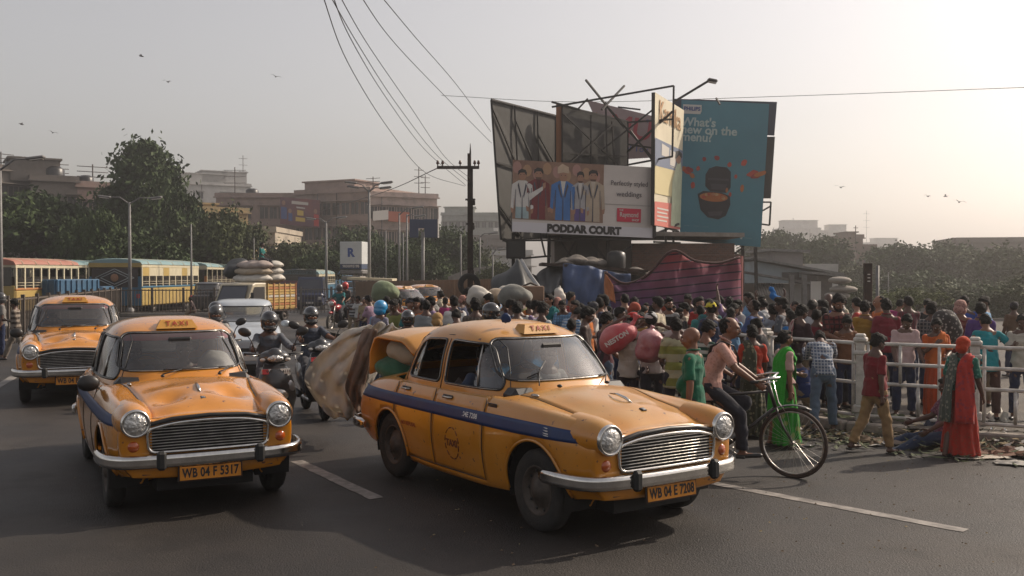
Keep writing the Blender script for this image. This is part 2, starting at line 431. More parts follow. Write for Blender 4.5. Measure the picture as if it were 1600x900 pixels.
def make_greenhouse(prof, n=3.2, nphi=240, kz=6):
 P = cat_rom(np.array(prof), kz)     # z, xf, xr, w
 a, b = 1.1, .69; ph = np.linspace(0, 2 * pi, 4000)
 cx = np.sign(np.cos(ph)) * np.abs(np.cos(ph)) ** (2 / n) * a; cy = np.sign(np.sin(ph)) * np.abs(np.sin(ph)) ** (2 / n) * b
 L = np.concatenate([[0], np.cumsum(np.hypot(np.diff(cx), np.diff(cy)))]); phs = np.interp(np.linspace(0, L[-1], nphi, endpoint=False), L, ph)
 V = []
 for z, xf, xr, w in P:
  xc = (xf + xr) / 2; aa = (xf - xr) / 2
  for p in phs:
   V.append((xc + aa * np.sign(np.cos(p)) * abs(np.cos(p)) ** (2 / n), w * np.sign(np.sin(p)) * abs(np.sin(p)) ** (2 / n), z))
 F = [(i * nphi + k, i * nphi + (k + 1) % nphi, (i + 1) * nphi + (k + 1) % nphi, (i + 1) * nphi + k) for i in range(len(P) - 1) for k in range(nphi)]
 F.append(tuple((len(P) - 1) * nphi + k for k in range(nphi)))
 sh = Shell(V, F)
 zs = P[:, 0]
 def at_z(z): return np.interp(z, zs, P[:, 1]), np.interp(z, zs, P[:, 2]), np.interp(z, zs, P[:, 3])
 def lift_side(x, z, p):
  xf, xr, w = at_z(z); xc = (xf + xr) / 2; aa = (xf - xr) / 2; t = min(.999, abs((x - xc) / aa))
  return (x, math.copysign(w * (1 - t ** n) ** (1 / n), p[1]), z)
 def lift_end(y, z, p):
  xf, xr, w = at_z(z); xc = (xf + xr) / 2; aa = (xf - xr) / 2; t = min(.999, abs(y / w))
  return (xc + math.copysign(aa * (1 - t ** n) ** (1 / n), p[0] - xc), y, z)
 sh.lift_side = lift_side; sh.lift_end = lift_end; sh.at_z = at_z
 return sh
def sub_mesh(sh, faces, m, smooth=True, off=None):
 mb = MB(); idx = {}; v = []
 for f in faces:
  for i in f:
   if i not in idx: idx[i] = len(v); v.append(off(sh.V[i]) if off else sh.V[i])
 mb.add(v, [tuple(idx[i] for i in f) for f in faces], m, smooth); return mb
def thick(o, t, off=-1):
 md = o.modifiers.new('thickness', 'SOLIDIFY'); md.thickness = t; md.offset = off; md.use_rim = True
 p = o.parent; o.parent = None; me = eval_mesh(o); o.parent = p; o.modifiers.clear(); o.data = me
TAXI_ST = [
 (-2.12, [(0, .36), (.50, .35), (.60, .38), (.665, .47), (.69, .60), (.66, .72), (.58, .79), (.44, .815), (.22, .825), (0, .83)]),
 (-1.98, [(0, .32), (.58, .30), (.67, .33), (.735, .45), (.755, .60), (.73, .76), (.64, .86), (.47, .895), (.24, .91), (0, .915)]),
 (-1.78, [(0, .28), (.60, .28), (.71, .30), (.765, .44), (.785, .60), (.765, .80), (.67, .92), (.49, .955), (.25, .975), (0, .98)]),
 (-1.45, [(0, .24), (.62, .25), (.735, .28), (.785, .43), (.805, .62), (.785, .83), (.705, .96), (.52, 1.01), (.27, 1.035), (0, 1.04)]),
 (-1.10, [(0, .20), (.64, .22), (.75, .26), (.80, .42), (.82, .62), (.80, .84), (.735, .965), (.62, .985), (.3, .99), (0, .99)]),
 (-.72, [(0, .20), (.64, .21), (.755, .245), (.805, .42), (.825, .62), (.805, .84), (.745, .965), (.64, .985), (.3, .985), (0, .985)]),
 (-.34, [(0, .20), (.64, .21), (.755, .24), (.805, .42), (.825, .62), (.805, .84), (.745, .965), (.64, .985), (.3, .985), (0, .985)]),
 (.09, [(0, .20), (.64, .21), (.755, .24), (.805, .42), (.825, .62), (.805, .84), (.745, .965), (.64, .985), (.3, .985), (0, .985)]),
 (.52, [(0, .20), (.64, .22), (.75, .25), (.80, .42), (.82, .62), (.80, .84), (.74, .97), (.62, 1.0), (.3, 1.02), (0, 1.03)]),
 (.85, [(0, .22), (.64, .24), (.74, .27), (.79, .42), (.81, .62), (.795, .83), (.73, .97), (.56, 1.01), (.3, 1.05), (0, 1.065)]),
 (1.2, [(0, .24), (.64, .26), (.73, .29), (.785, .42), (.80, .62), (.79, .82), (.715, .965), (.515, .955), (.28, 1.02), (0, 1.035)]),
 (1.5, [(0, .26), (.62, .29), (.71, .32), (.77, .44), (.79, .62), (.775, .80), (.695, .95), (.49, .91), (.26, .97), (0, .985)]),
 (1.70, [(0, .29), (.58, .33), (.67, .35), (.73, .45), (.755, .62), (.745, .79), (.67, .93), (.47, .87), (.245, .915), (0, .925)]),
 (1.82, [(0, .31), (.55, .34), (.63, .37), (.695, .47), (.72, .62), (.71, .77), (.64, .895), (.465, .835), (.24, .86), (0, .865)]),
]
TAXI_GH = [(.90, .88, -1.60, .735), (1.0, .80, -1.52, .722), (1.09, .72, -1.44, .70), (1.2, .61, -1.36, .68), (1.32, .48, -1.27, .65), (1.41, .37, -1.18, .615),
   (1.475, .24, -1.07, .565), (1.525, .08, -.92, .49), (1.56, -.10, -.72, .38), (1.583, -.26, -.54, .24), (1.59, -.36, -.42, .03)]
def wheel_tree(name_parent, x, y, r, m_rim=RIM, w=.15, s=1):
 """wheel > tyre, rim; s is the outward side"""
 M = Matrix.Translation((x, y, r)) @ Matrix.Rotation(-s * pi / 2, 4, 'X')      # local z outward
 mb = MB(); h = w / 2
 mb.lathe([(r * .60, h * .8), (r * .72, h), (r * .93, h * .95), (r, h * .55), (r, -h * .55), (r * .93, -h * .95), (r * .72, -h), (r * .60, -h * .8)], TYRE, 36, M)
 t = mb.build('tyre', name_parent)
 mb = MB()
 mb.lathe([(r * .61, h * .85), (r * .57, h * .9), (r * .54, h * .35), (r * .44, h * .25), (r * .36, h * .55), (r * .28, h * .6), (r * .22, h * .95), (r * .13, h * 1.15), (0.001, h * 1.2)], m_rim, 28, M)
 for k in range(10):
  a = k * pi / 5; mb.lathe([(.013, 0), (.013, .006), (0.001, .006)], TRIM, 8, M @ Matrix.Translation((cos(a) * r * .48, sin(a) * r * .48, h * .34)))
 mb.lathe([(r * .60, -h * .6), (0.001, -h * .6)], DARK, 20, M)
 mb.build('rim', t)
 return t
def ribbon(sh, xs, z0, z1, m, s, off=.0025, nz=4):
 P = []
 for x in xs:
  a = z0(x) if callable(z0) else z0; b = z1(x) if callable(z1) else z1
  P.append([(x, s * (sh.side_y(x, a + (b - a) * k / nz) + off), a + (b - a) * k / nz) for k in range(nz + 1)])
 return P
def make_taxi(label, plate, number_side=None, mirror=True, boot='closed', dents=None, film=False, seed=1, group='yellow taxis in the traffic'):
 root = thing('taxi', label, 'taxi', group=group)
 sh = make_lower(TAXI_ST, front=[(1.875, .985, .60), (1.895, .95, .60), (1.905, .82, .60), (1.908, .5, .60), (1.908, .03, .60)],
     rear=[(-2.17, .97, .58), (-2.185, .9, .58), (-2.19, .6, .58), (-2.19, .03, .58)])
 F_ = sh.F; nc = sh.nc; kj = sh.kj; half = sh.half
 def jf(f):           # control index (0 bottom centre .. 9 top centre) of a face
  j = f[0] % nc; j = j + .5
  return (j if j < half else nc - j) / kj
 rnd = random.Random(seed)
 # dents pushed into the bonnet
 if dents:
  for i, p in enumerate(sh.V):
   if p.x > .8 and p.z > .8:
    for (cx, cy, rr, dd) in dents:
     q = ((p.x - cx) ** 2 + (p.y - cy) ** 2) / rr ** 2
     if q < 4: sh.V[i] = sh.V[i] + Vector((0, 0, -dd * math.exp(-q * 1.5)))
 for i, p in enumerate(sh.V):
  k = noise.noise(Vector((p.x * 2.2 + seed, p.y * 2.2, p.z * 2.2))) * .0035; sh.V[i] = p * 1.0 + Vector((0, k, k * .6))
 # wheel arches
 arcs = []
 for cx, cz, rr in ((1.232, .34, .385), (-1.232, .33, .36)):
  poly = [(cx + rr * cos(a), cz + rr * sin(a)) for a in np.linspace(-.08 * pi, 1.08 * pi, 60)]
  poly = poly + [(cx - rr * .97, -.2), (cx + rr * .97, -.2)]
  F_, _ = sh.cut(F_, poly, (0, 2), lambda c: abs(c.y) > .46, lambda u, v, p: (u, p[1], v))
  arcs.append((cx, cz, rr))
 groups = {'body': [], 'hood': [], 'boot_lid': [], 'fd1': [], 'fd-1': [], 'rd1': [], 'rd-1': []}
 for f in F_:
  c = sh.centre(f); j = jf(f); sgn = 1 if c.y > 0 else -1
  if -1.42 < c.x < .66 and j > 6.6 and c.z > .9: continue          # open top under the cabin
  if c.x > .72 and c.x < 1.86 and j > 7.0 and c.z > .8: groups['hood'].append(f)
  elif -2.12 < c.x < -1.50 and j > 7.0 and c.z > .7:
   if boot == 'closed': groups['boot_lid'].append(f)
  elif 2.25 < j < 6.3 and -.34 < c.x < .52: groups['fd%d' % sgn].append(f)
  elif 2.25 < j < 6.3 and -1.10 < c.x < -.34: groups['rd%d' % sgn].append(f)
  else: groups['body'].append(f)
 gh = make_greenhouse(TAXI_GH); G = gh.F
 wf = round_poly([(-.595, 1.115), (.595, 1.115), (.52, 1.455), (-.52, 1.455)], .11); wf = dense_poly(wf, .03)
 wr = dense_poly(round_poly([(-.50, 1.13), (.50, 1.13), (.44, 1.40), (-.44, 1.40)], .12), .03)
 s1 = dense_poly(round_poly([(-.285, 1.035), (.50, 1.035), (.50, 1.10), (.235, 1.405), (-.285, 1.425)], [.05, .03, .05, .10, .05]), .03)
 s2 = dense_poly(round_poly([(-1.06, 1.035), (-.385, 1.035), (-.385, 1.425), (-.86, 1.405)], [.10, .05, .05, .16]), .03)
 outl = []; glasses = []
 def cut_end(poly, front):
  nonlocal G
  G, rem = gh.cut(G, poly, (1, 2), (lambda c: c.x > .1) if front else (lambda c: c.x < -.9), gh.lift_end)
  outl.append([gh.lift_end(u, v, (1 if front else -3, 0, 0)) for u, v in poly]); glasses.append((('windscreen' if front else 'rear_window'), rem))
 def cut_side(poly, s, nm):
  nonlocal G
  G, rem = gh.cut(G, poly, (0, 2), lambda c: c.y * s > .35, gh.lift_side)
  outl.append([gh.lift_side(u, v, (0, s, 0)) for u, v in poly]); glasses.append((nm, rem))
 cut_end(wf, True); cut_end(wr, False)
 for s in (1, -1): cut_side(s1, s, 'fw%d' % s); cut_side(s2, s, 'rw%d' % s)
 body = sub_mesh(sh, groups['body'], PAINT).build('body', root, fix=True)
 thick(body, .012)
 roof = sub_mesh(gh, G, PAINT).build('roof', root); thick(roof, .02)
 hood = sub_mesh(sh, groups['hood'], PAINT).build('hood', root); thick(hood, .01)
 if boot == 'closed': b = sub_mesh(sh, groups['boot_lid'], PAINT).build('boot_lid', root); thick(b, .01)
 doors = {}
 for s in (1, -1):
  for k, nm in (('fd', 'door'), ('rd', 'door')):
   d = sub_mesh(sh, groups['%s%d' % (k, s)], PAINT).build(nm, root); thick(d, .02); doors[k, s] = d
   hx = -.18 if k == 'fd' else -.98; y = sh.side_y(hx, .93)
   mb = MB(); mb.tube([(hx - .005, s * (y + .012), .925), (hx + .03, s * (y + .035), .925), (hx + .12, s * (y + .035), .925), (hx + .15, s * (y + .012), .925)], [.009, .012, .011, .008], CHROMED, 8)
   mb.box((hx + .07, s * (y + .006), .925), (.17, .012, .04), TRIM, bev=.006)
   mb.build('handle', d)
 # glass
 for nm, rem in glasses:
  off = lambda p: Vector((-.36 + (p.x + .36) * .990, p.y * .990, p.z))
  if nm in ('windscreen', 'rear_window'): o = sub_mesh(gh, rem, GLASS, off=off).build(nm, root)
  else:
   s = int(nm[2:]); d = doors[nm[0] == 'f' and 'fd' or 'rd', s]
   if nm[0] == 'f' and s == -1 and not mirror:      # driver's window wound down
    rem = [f for f in rem if gh.centre(f).x > .18]
   elif nm[0] == 'r' and not mirror and s == -1: rem = [f for f in rem if gh.centre(f).x < -.80]
   o = sub_mesh(gh, rem, GLASS, off=off).build('window_glass', d)
 # seals, chrome surrounds, vent bars
 for i, ol in enumerate(outl):
  mb = MB(); mb.tube(ol, .013, TRIM, 6, closed=True); mb.tube([Vector(p) * 1.0 + Vector((0, .006 * (1 if p[1] > 0 else -1), 0)) if i > 1 else Vector((p[0] + (.008 if i == 0 else -.008), p[1], p[2])) for p in ol], .007, CHROMED, 5, closed=True)
  mb.build('window_frame', root)
 for s in (1, -1):
  for x0_, x1_, ztop in ((.24, .13, 1.41), (-.82, -.80, 1.41)):
   mb = MB(); mb.tube([gh.lift_side(x0_, 1.04, (0, s, 0)), gh.lift_side((x0_ + x1_) / 2, 1.22, (0, s, 0)), gh.lift_side(x1_, ztop, (0, s, 0))], .009, CHROMED, 6)
   mb.build('quarterlight_bar', root)
  # seams
  mb = MB()
  def seam(pts, r=.0042): mb.tube([(p[0], s * (p[1] + .0005), p[2]) for p in pts], r, TRIM, 5)
  for x in (.52, -.34):
   seam([(x, sh.side_y(x, z), z) for z in np.linspace(.29, .975, 14)])
  seam([(x, sh.side_y(x, .285), .285) for x in np.linspace(-.84, .52, 12)])
  seam([(-.335, gh.lift_side(-.335, z, (0, 1, 0))[1] + .003, z) for z in np.linspace(.98, 1.43, 10)])
  seam([(-1.10 - .0 * z, sh.side_y(-1.1, z), z) for z in np.linspace(.67, .975, 8)])
  seam([(x, gh.lift_side(x, z, (0, 1, 0))[1] + .003, z) for x, z in ((-1.10, .99), (-1.13, 1.1), (-1.08, 1.25), (-.97, 1.40), (-.85, 1.445), (-.34, 1.465), (.2, 1.45), (.33, 1.38), (.48, 1.2), (.57, 1.05), (.56, .98))])
  mb.build('door_seam', root)
  # hood edge seam
  jj = 7 * kj; rows = [r for r in sh.B if .72 < r[0][0] < 1.84]
  mb = MB(); mb.tube([(r[jj][0], s * r[jj][1], r[jj][2] + .0) for r in rows], .004, TRIM, 5); mb.build('hood_seam', root)
  # waist stripe
  xs = np.linspace(-2.02, 1.77, 60)
  mb = MB(); mb.grid(ribbon(sh, xs, lambda x: .752 + (.02 if x > 1 else 0) * (x - 1), lambda x: .865 - max(0, x - 1.2) * .02, BLUE, s), BLUE, True); o = mb.build('waist_stripe', root); thick(o, .0015, 1)
  # arch lips, wells
  for cx, cz, rr in arcs:
   mb = MB()
   aa = np.linspace(0, 1.05 * pi, 34) if cx > 0 else np.linspace(-.05 * pi, 1.0 * pi, 34)
   mb.tube([(cx + rr * cos(a), s * (sh.side_y(cx + rr * cos(a), max(.30, cz + rr * sin(a))) + .002), max(.27, cz + rr * sin(a))) for a in aa], .013, PAINT, 6)
   mb.build('wheel_arch', root)
   mb = MB()
   P = [[(cx + (rr - .004) * cos(a), s * y, cz + (rr - .004) * sin(a)) for a in np.linspace(-.1 * pi, 1.1 * pi, 20)] for y in (.45, .76)]
   mb.grid(P, DARK); mb.add([(cx, s * .45, cz)] + [tuple(p) for p in P[0]], [(0, k, k + 1) for k in range(1, 20)], DARK)
   mb.build('wheel_well', root, fix=False)
  for wx in (1.232, -1.232): wheel_tree_parent = wheel_tree(root, wx, s * .69, .325, s=s); wheel_tree_parent.name = 'wheel'
  # lamps
  mb = MB(); M = Matrix.Translation((1.755, s * .588, .805)) @ Matrix.Rotation(pi / 2, 4, 'Y')
  mb.lathe([(.165, -.20), (.156, .0), (.138, .11), (.117, .166)], PAINT, 28, M)
  hl = mb.build('headlight', root, fix=False)
  mb = MB(); mb.lathe([(.114, .14), (.118, .170), (.113, .190), (.101, .195), (.094, .183)], CHROME, 30, M); mb.build('headlight_ring', hl)
  mb = MB(); mb.lathe([(.094, .182), (.08, .196), (.055, .206), (.028, .210), (.001, .211)], LENS, 28, M)
  mb.build('headlight_lens', hl)
  mb = MB(); M2 = Matrix.Translation((1.855, s * .60, .612)) @ Matrix.Rotation(pi / 2, 4, 'Y')
  mb.lathe([(.052, 0), (.052, .03), (.047, .048), (.03, .060), (.001, .064)], AMBER, 20, M2); mb.lathe([(.058, -.02), (.058, .018), (.05, .02)], CHROMED, 20, M2)
  mb.build('indicator', root)
  mb = MB(); mb.lathe([(.05, -.05), (.05, .02), (.035, .035), (.001, .04)], REDP, 14, Matrix.Translation((-2.12, s * .62, .68)) @ Matrix.Rotation(-pi / 2, 4, 'Y')); mb.build('tail_lamp', root)
 # grille
 gp = dense_poly(round_poly([(-.485, .555), (.485, .555), (.50, .745), (.30, .792), (0, .808), (-.30, .792), (-.50, .745)], [.06, .06, .05, .1, .2, .1, .05]), .04)
 def gxx(y): return 1.926 - .022 * (abs(y) / .5) ** 2
 mb = MB(); mb.add([(gxx(y) - .0, y, z) for y, z in gp], [tuple(range(len(gp)))], DARK)
 mb.tube([(gxx(y) + .012, y, z) for y, z in gp], .014, CHROME, 8, closed=True)
 gr = mb.build('grille', root, fix=False)
 mb = MB(); mb.tube([(gxx(y) + .004, y, z + .026) for y, z in ((-.53, .72), (-.50, .758), (-.30, .800), (0, .815), (.30, .800), (.50, .758), (.53, .72))], .020, TRIM, 6); mb.build('grille_gap_shade', root)  # black tube in place of the shaded gap between hood lip and grille
 for k in range(9):
  z = .580 + k * .0240; ym = .475 if z < .735 else .475 - (z - .735) * 3.0
  mb = MB(); mb.tube([(gxx(y) + .012, y, z + .006 * (1 - (y / .5) ** 2)) for y in np.linspace(-ym, ym, 13)], .0058, CHROMED, 6, flat=.7); mb.build('grille_bar', gr)
 mb = MB(); M = Matrix.Translation((1.865, 0, .822)); mb.box((0, 0, 0), (.05, .05, .012), CHROME, rot=(0, .5, .6), bev=.004, M=M); mb.box((0, .02, 0), (.03, .05, .012), CHROME, rot=(0, .5, -.5), bev=.004, M=M); mb.build('badge', root)
 mb = MB(); mb.add([(1.88 - (.05 if abs(y) > .4 else 0), y, z) for y in (-.55, -.4, 0, .4, .55) for z in (.815, .835)], [(0, 2, 3, 1), (2, 4, 5, 3), (4, 6, 7, 5), (6, 8, 9, 7)], TRIM); mb.build('hood_gap', root)
 # bonnet ornament and vent badge
 zt = sh.top_z(1.42, 0)
 mb = MB(); mb.tube([(1.22, 0, sh.top_z(1.22, 0) + .006), (1.32, 0, sh.top_z(1.32, 0) + .022), (1.42, 0, sh.top_z(1.42, 0) + .02), (1.50, 0, sh.top_z(1.5, 0) + .004)], [.004, .012, .014, .005], CHROME, 8); mb.build('hood_ornament', root)
 mb = MB(); zz = sh.top_z(1.63, 0); mb.box((1.63, 0, zz + .004), (.05, .045, .012), TRIM, rot=(0, .28, 0), bev=.003); mb.box((1.634, 0, zz + .008), (.03, .028, .010), CHROMED, rot=(0, .28, 0), bev=.003); mb.build('emblem', root)
 # bumpers
 def bumper(path, zc, nm):
  sec = [(0, -.055), (.022, -.045), (.030, -.018), (.024, 0), (.030, .018), (.022, .045), (0, .055), (-.02, .05), (-.02, -.05)]
  P = []; n = len(path)
  for i, (x, y) in enumerate(path):
   a = Vector(path[max(0, i - 1)]); b = Vector(path[min(n - 1, i + 1)]); t = (b - a).normalized(); nx, ny = t.y, -t.x
   if nm == 'rear_bumper': nx, ny = nx, ny
   sc = .6 if i in (0, n - 1) else 1
   P.append([(x + nx * o_ * sc, y + ny * o_ * sc, zc + h * sc) for o_, h in sec] + [(x + nx * 0, y + ny * 0, zc - .055 * sc)])
  mb = MB(); mb.grid(P, CHROME); mb.f.append(tuple(range(len(sec)))); mb.mi.append(0); mb.sm.append(False)
  mb.f.append(tuple((n - 1) * (len(sec) + 1) + q for q in range(len(sec)))); mb.mi.append(0); mb.sm.append(False)
  return mb.build(nm, root)
 fp = [(1.40, -.845), (1.58, -.84), (1.74, -.815), (1.86, -.76), (1.935, -.66), (1.972, -.5), (1.99, -.25), (1.995, 0)]
 fp = fp + [(x, -y) for x, y in fp[-2::-1]]
 bm1 = bumper([tuple(p) for p in cat_rom(fp, 3)], .49, 'front_bumper')
 rp = [(-1.75, .82), (-2.0, .80), (-2.16, .72), (-2.24, .5), (-2.26, 0)]; rp = rp + [(x, -y) for x, y in rp[-2::-1]]
 bumper([tuple(p) for p in cat_rom(rp, 3)], .47, 'rear_bumper')
 for y in (-.40, .40):
  mb = MB(); mb.box((2.02, y, .50), (.065, .075, .155), BLACK, bev=.02); mb.build('overrider', bm1)
 # valance louvres and plate
 for y in (-.50, .50):
  mb = MB()
  for k in range(3): mb.box((1.893, y, .375 + k * .022), (.02, .07, .010), TRIM)
  mb.build('louvre', root)
 M = frame_matrix((1.955, 0.0, .365), (0, 1, 0), (-.08, 0, 1))
 mb = MB(); mb.box((0, 0, 0), (.53, .135, .012), DKSTEEL, bev=.004, M=M); mb.box((0, 0, .009), (.50, .11, .006), PLATE, bev=.002, M=M); mb.box((-.05, .05, -.04), (.3, .03, .09), DKSTEEL, M=M)
 pl = mb.build('number_plate', root)
 text(plate, .105, PLATETXT, pl, M @ Matrix.Translation((0, 0, .014)) @ Matrix.Diagonal((.70, 1, 1, 1)), offset=.003, ext=.001, spacing=1.06)
 # wipers
 for i, (y0_, y1_, xo) in enumerate(((-.22, .16, 0), (.30, .62, 0))):
  zb = 1.095
  def ws(y, z): p = gh.lift_end(y, z, (1, 0, 0)); return Vector((p[0] + .022, p[1], p[2]))
  mb = MB(); mb.ball((.82, y0_, 1.075), (.03, .02, .015), TRIM, 8, 5)
  if not mirror and i == 0: a, b, c = Vector((.80, -.42, 1.09)), ws(-.30, 1.18), ws(-.18, 1.27); d = ws(-.42, 1.14)
  else: a, b, c = Vector((.80, y0_, 1.09)), ws((y0_ + y1_) / 2, 1.12), ws(y1_, 1.128); d = ws(y0_ + .02, 1.122)
  mb.tube([a, b], .006, TRIM, 5); mb.tube([d, b, c], .007, TRIM, 5); mb.build('wiper', root)
 for y in (-.52,): mb = MB(); mb.ball((.88, y, sh.top_z(.88, y) + .008), (.055, .022, .014), CHROMED, 10, 6); mb.build('washer_cover', root)
 # dashboard, seats, steering wheel
 mb = MB(); mb.box((.62, 0, 1.0), (.22, 1.25, .12), TRIM, bev=.05); mb.build('dashboard', root)
 for x, n_ in ((-.10, 'seat'), (-1.0, 'seat')):
  mb = MB(); mb.box((x + .12, 0, .58), (.5, 1.2, .16), SEATM, bev=.06); mb.box((x - .18, 0, .82), (.14, 1.2, .50), SEATM, rot=(0, -.15, 0), bev=.06); mb.build(n_, root)
 mb = MB(); c = Vector((.40, -.33, 1.07)); ring = []
 for k in range(24): a = 2 * pi * k / 24; ring.append(c + Vector((.055 * sin(a), .19 * cos(a), .18 * sin(a))) * 1.0)
 mb.tube(ring, .012, BLACK, 6, closed=True); mb.tube([c, c + Vector((.2, 0, -.1))], .018, BLACK, 6); mb.tube([ring[0], c, ring[12]], .01, BLACK, 5); mb.build('steering_wheel', root)
 mb = MB(); mb.box((-.1, 0, .22), (2.9, 1.2, .02), DARK); mb.tube([(-1.9, -.35, .26), (-.4, -.3, .22)], .03, DKSTEEL, 6); mb.tube([(-1.232, -.6, .32), (-1.232, .6, .32)], .05, DARK, 8); mb.tube([(1.232, -.6, .3), (1.232, .6, .3)], .03, DARK, 8)
 mb.box((1.2, 0, .45), (1.1, .8, .5), DARK); mb.build('chassis', root)
 mb = MB(); mb.box((.40, 0, 1.38), (.03, .22, .06), TRIM, bev=.015); mb.build('rear_view_mirror', root)
 if mirror:
  mb = MB(); y = sh.side_y(.62, .95); mb.tube([(.62, -(y - .01), .97), (.63, -(y + .03), .98), (.63, -(y + .05), 1.0)], .012, TRIM, 6)
  mb.ball((.63, -(y + .085), 1.02), (.045, .10, .075), TRIM, 14, 9); mb.box((.59, -(y + .085), 1.02), (.01, .16, .11), GLASS_D, bev=.003); mb.build('wing_mirror', root)
 if film:
  mb = MB(); P = []
  for y in np.linspace(-.50, .50, 17):
   P.append([Vector(gh.lift_end(y, z, (1, 0, 0))) * 1 + Vector((-.020, 0, 0)) for z in (1.38, 1.45)])
  mb.grid(P, mat('red windscreen film', (.50, .02, .025), rough=.6)); mb.build('windscreen_film', root, fix=False)
  mb = MB(); p = gh.lift_end(.40, 1.38, (1, 0, 0)); mb.box((p[0] - .03, .40, 1.385), (.003, .09, .035), WHITEP, rot=(0, -.65, 0)); mb.build('sticker', root)
 # roof sign
 SG = mat('faded sign cream', (.50, .25, .045), rough=.5, var=.12, scale=8)
 mb = MB(); z0 = 1.488; P = [(-.20, z0), (.20, z0), (.15, z0 + .082), (-.15, z0 + .082)]
 v = [(.26, y, z) for y, z in P] + [(.06, y * .9, z + (.02 if z < z0 + .05 else 0)) for y, z in P]
 v[2] = (.20, P[2][0], P[2][1]); v[3] = (.20, P[3][0], P[3][1])
 mb.add(v, [(0, 1, 2, 3), (7, 6, 5, 4), (0, 4, 5, 1), (3, 2, 6, 7), (0, 3, 7, 4), (1, 5, 6, 2)], SG)
 sg = mb.build('roof_sign', root)
 M = frame_matrix((.231, 0, z0 + .046), (0, 1, 0), (-.06, 0, .082))
 text('TAXI', .072, mat('sign red lettering', (.30, .03, .012), rough=.6), sg, M @ Matrix.Translation((0, 0, .003)), offset=.002, ext=.001, spacing=1.5)
 if number_side:
  s = -1
  def lbl(txt, x, z, size, m, **k):
   y = sh.side_y(x, z) + .004; dy = sh.side_y(x, z + .03) - sh.side_y(x, z - .03)
   o = text(txt, size, m, root, frame_matrix((x, s * y, z), (1, 0, 0), (0, s * dy, .06)), ext=.0006, **k); return o
  lbl(number_side, .27, .812, .062, WHITEP, offset=.0008)
  lbl('NO REFUSAL', -.78, .60, .052, mat('faded red lettering', (.30, .05, .012), rough=.6), offset=.001)
  o = lbl('TAXI', .03, .53, .085, mat('dark red lettering', (.14, .03, .012), rough=.6), offset=.003)
  mb = MB(); mred = MATS['dark red lettering']
  for k in range(12):
   a0 = 2 * pi * k / 12 + .08; a1 = 2 * pi * (k + 1) / 12 - .08
   pts = [(.03 + .115 * cos(a), -(sh.side_y(.03 + .115 * cos(a), .53 + .14 * sin(a)) + .002), .53 + .14 * sin(a)) for a in (a0, (a0 + a1) / 2, a1)]
   mb.tube(pts, .0055, mred, 4)
  mb.build('door_emblem', root)
  mb = MB(); ww = WHITEP
  for dx, dz, w_, h_ in ((0, .0, .09, .008), (0, .02, .07, .008), (0, .04, .05, .008), (0, -.015, .10, .006)):
   x = 1.38 + dx; z = .80 + dz; mb.box((x, -(sh.side_y(x, z) + .003), z), (w_, .003, h_), ww)
  mb.build('fender_emblem', root)
  for hx, hz in ((.62, .93),):
   mb = MB(); y = sh.side_y(hx, hz); mb.box((hx, -(y + .004), hz), (.13, .01, .035), TRIM, bev=.004); mb.build('side_repeater', root)
 return root, sh, gh
# ------------------------------------------------------------------ people: bodies grown from overlapping tapered forms fused into one skin
def cap_rings(mb, a, ra, b, rb, m, seg=10, flat=False, ey=None, sq=1.0):
 """tapered capsule from a to b; sq squashes it along ey"""
 a = Vector(a); b = Vector(b); t = (b - a); L = t.length; t.normalize()
 e1 = Vector(ey) if ey is not None else (Vector((0, 1, 0)) if abs(t.y) < .9 else Vector((0, 0, 1)))
 e1 = (e1 - t * e1.dot(t)).normalized(); e2 = t.cross(e1)
 rings = []
 if flat: rings = [(0.0, .02), (0, ra), (L, rb), (L, .02)]
 else:
  for k in (0, 1, 2): an = pi / 2 * (k / 3); rings.append((-ra * cos(an), max(.002, ra * sin(an))))
  rings += [(0, ra), (L, rb)]
  for k in (2, 1, 0): an = pi / 2 * (k / 3); rings.append((L + rb * cos(an), max(.002, rb * sin(an))))
 v = []; n = len(rings)
 for h, r in rings:
  for k in range(seg):
   an = 2 * pi * k / seg; v.append(a + t * h + e1 * (r * sq * cos(an)) + e2 * (r * sin(an)))
 f = [(i * seg + k, i * seg + (k + 1) % seg, (i + 1) * seg + (k + 1) % seg, (i + 1) * seg + k) for i in range(n - 1) for k in range(seg)]
 f.append(tuple(range(seg))[::-1]); f.append(tuple((n - 1) * seg + k for k in range(seg)))
 mb.add(v, f, m, True)
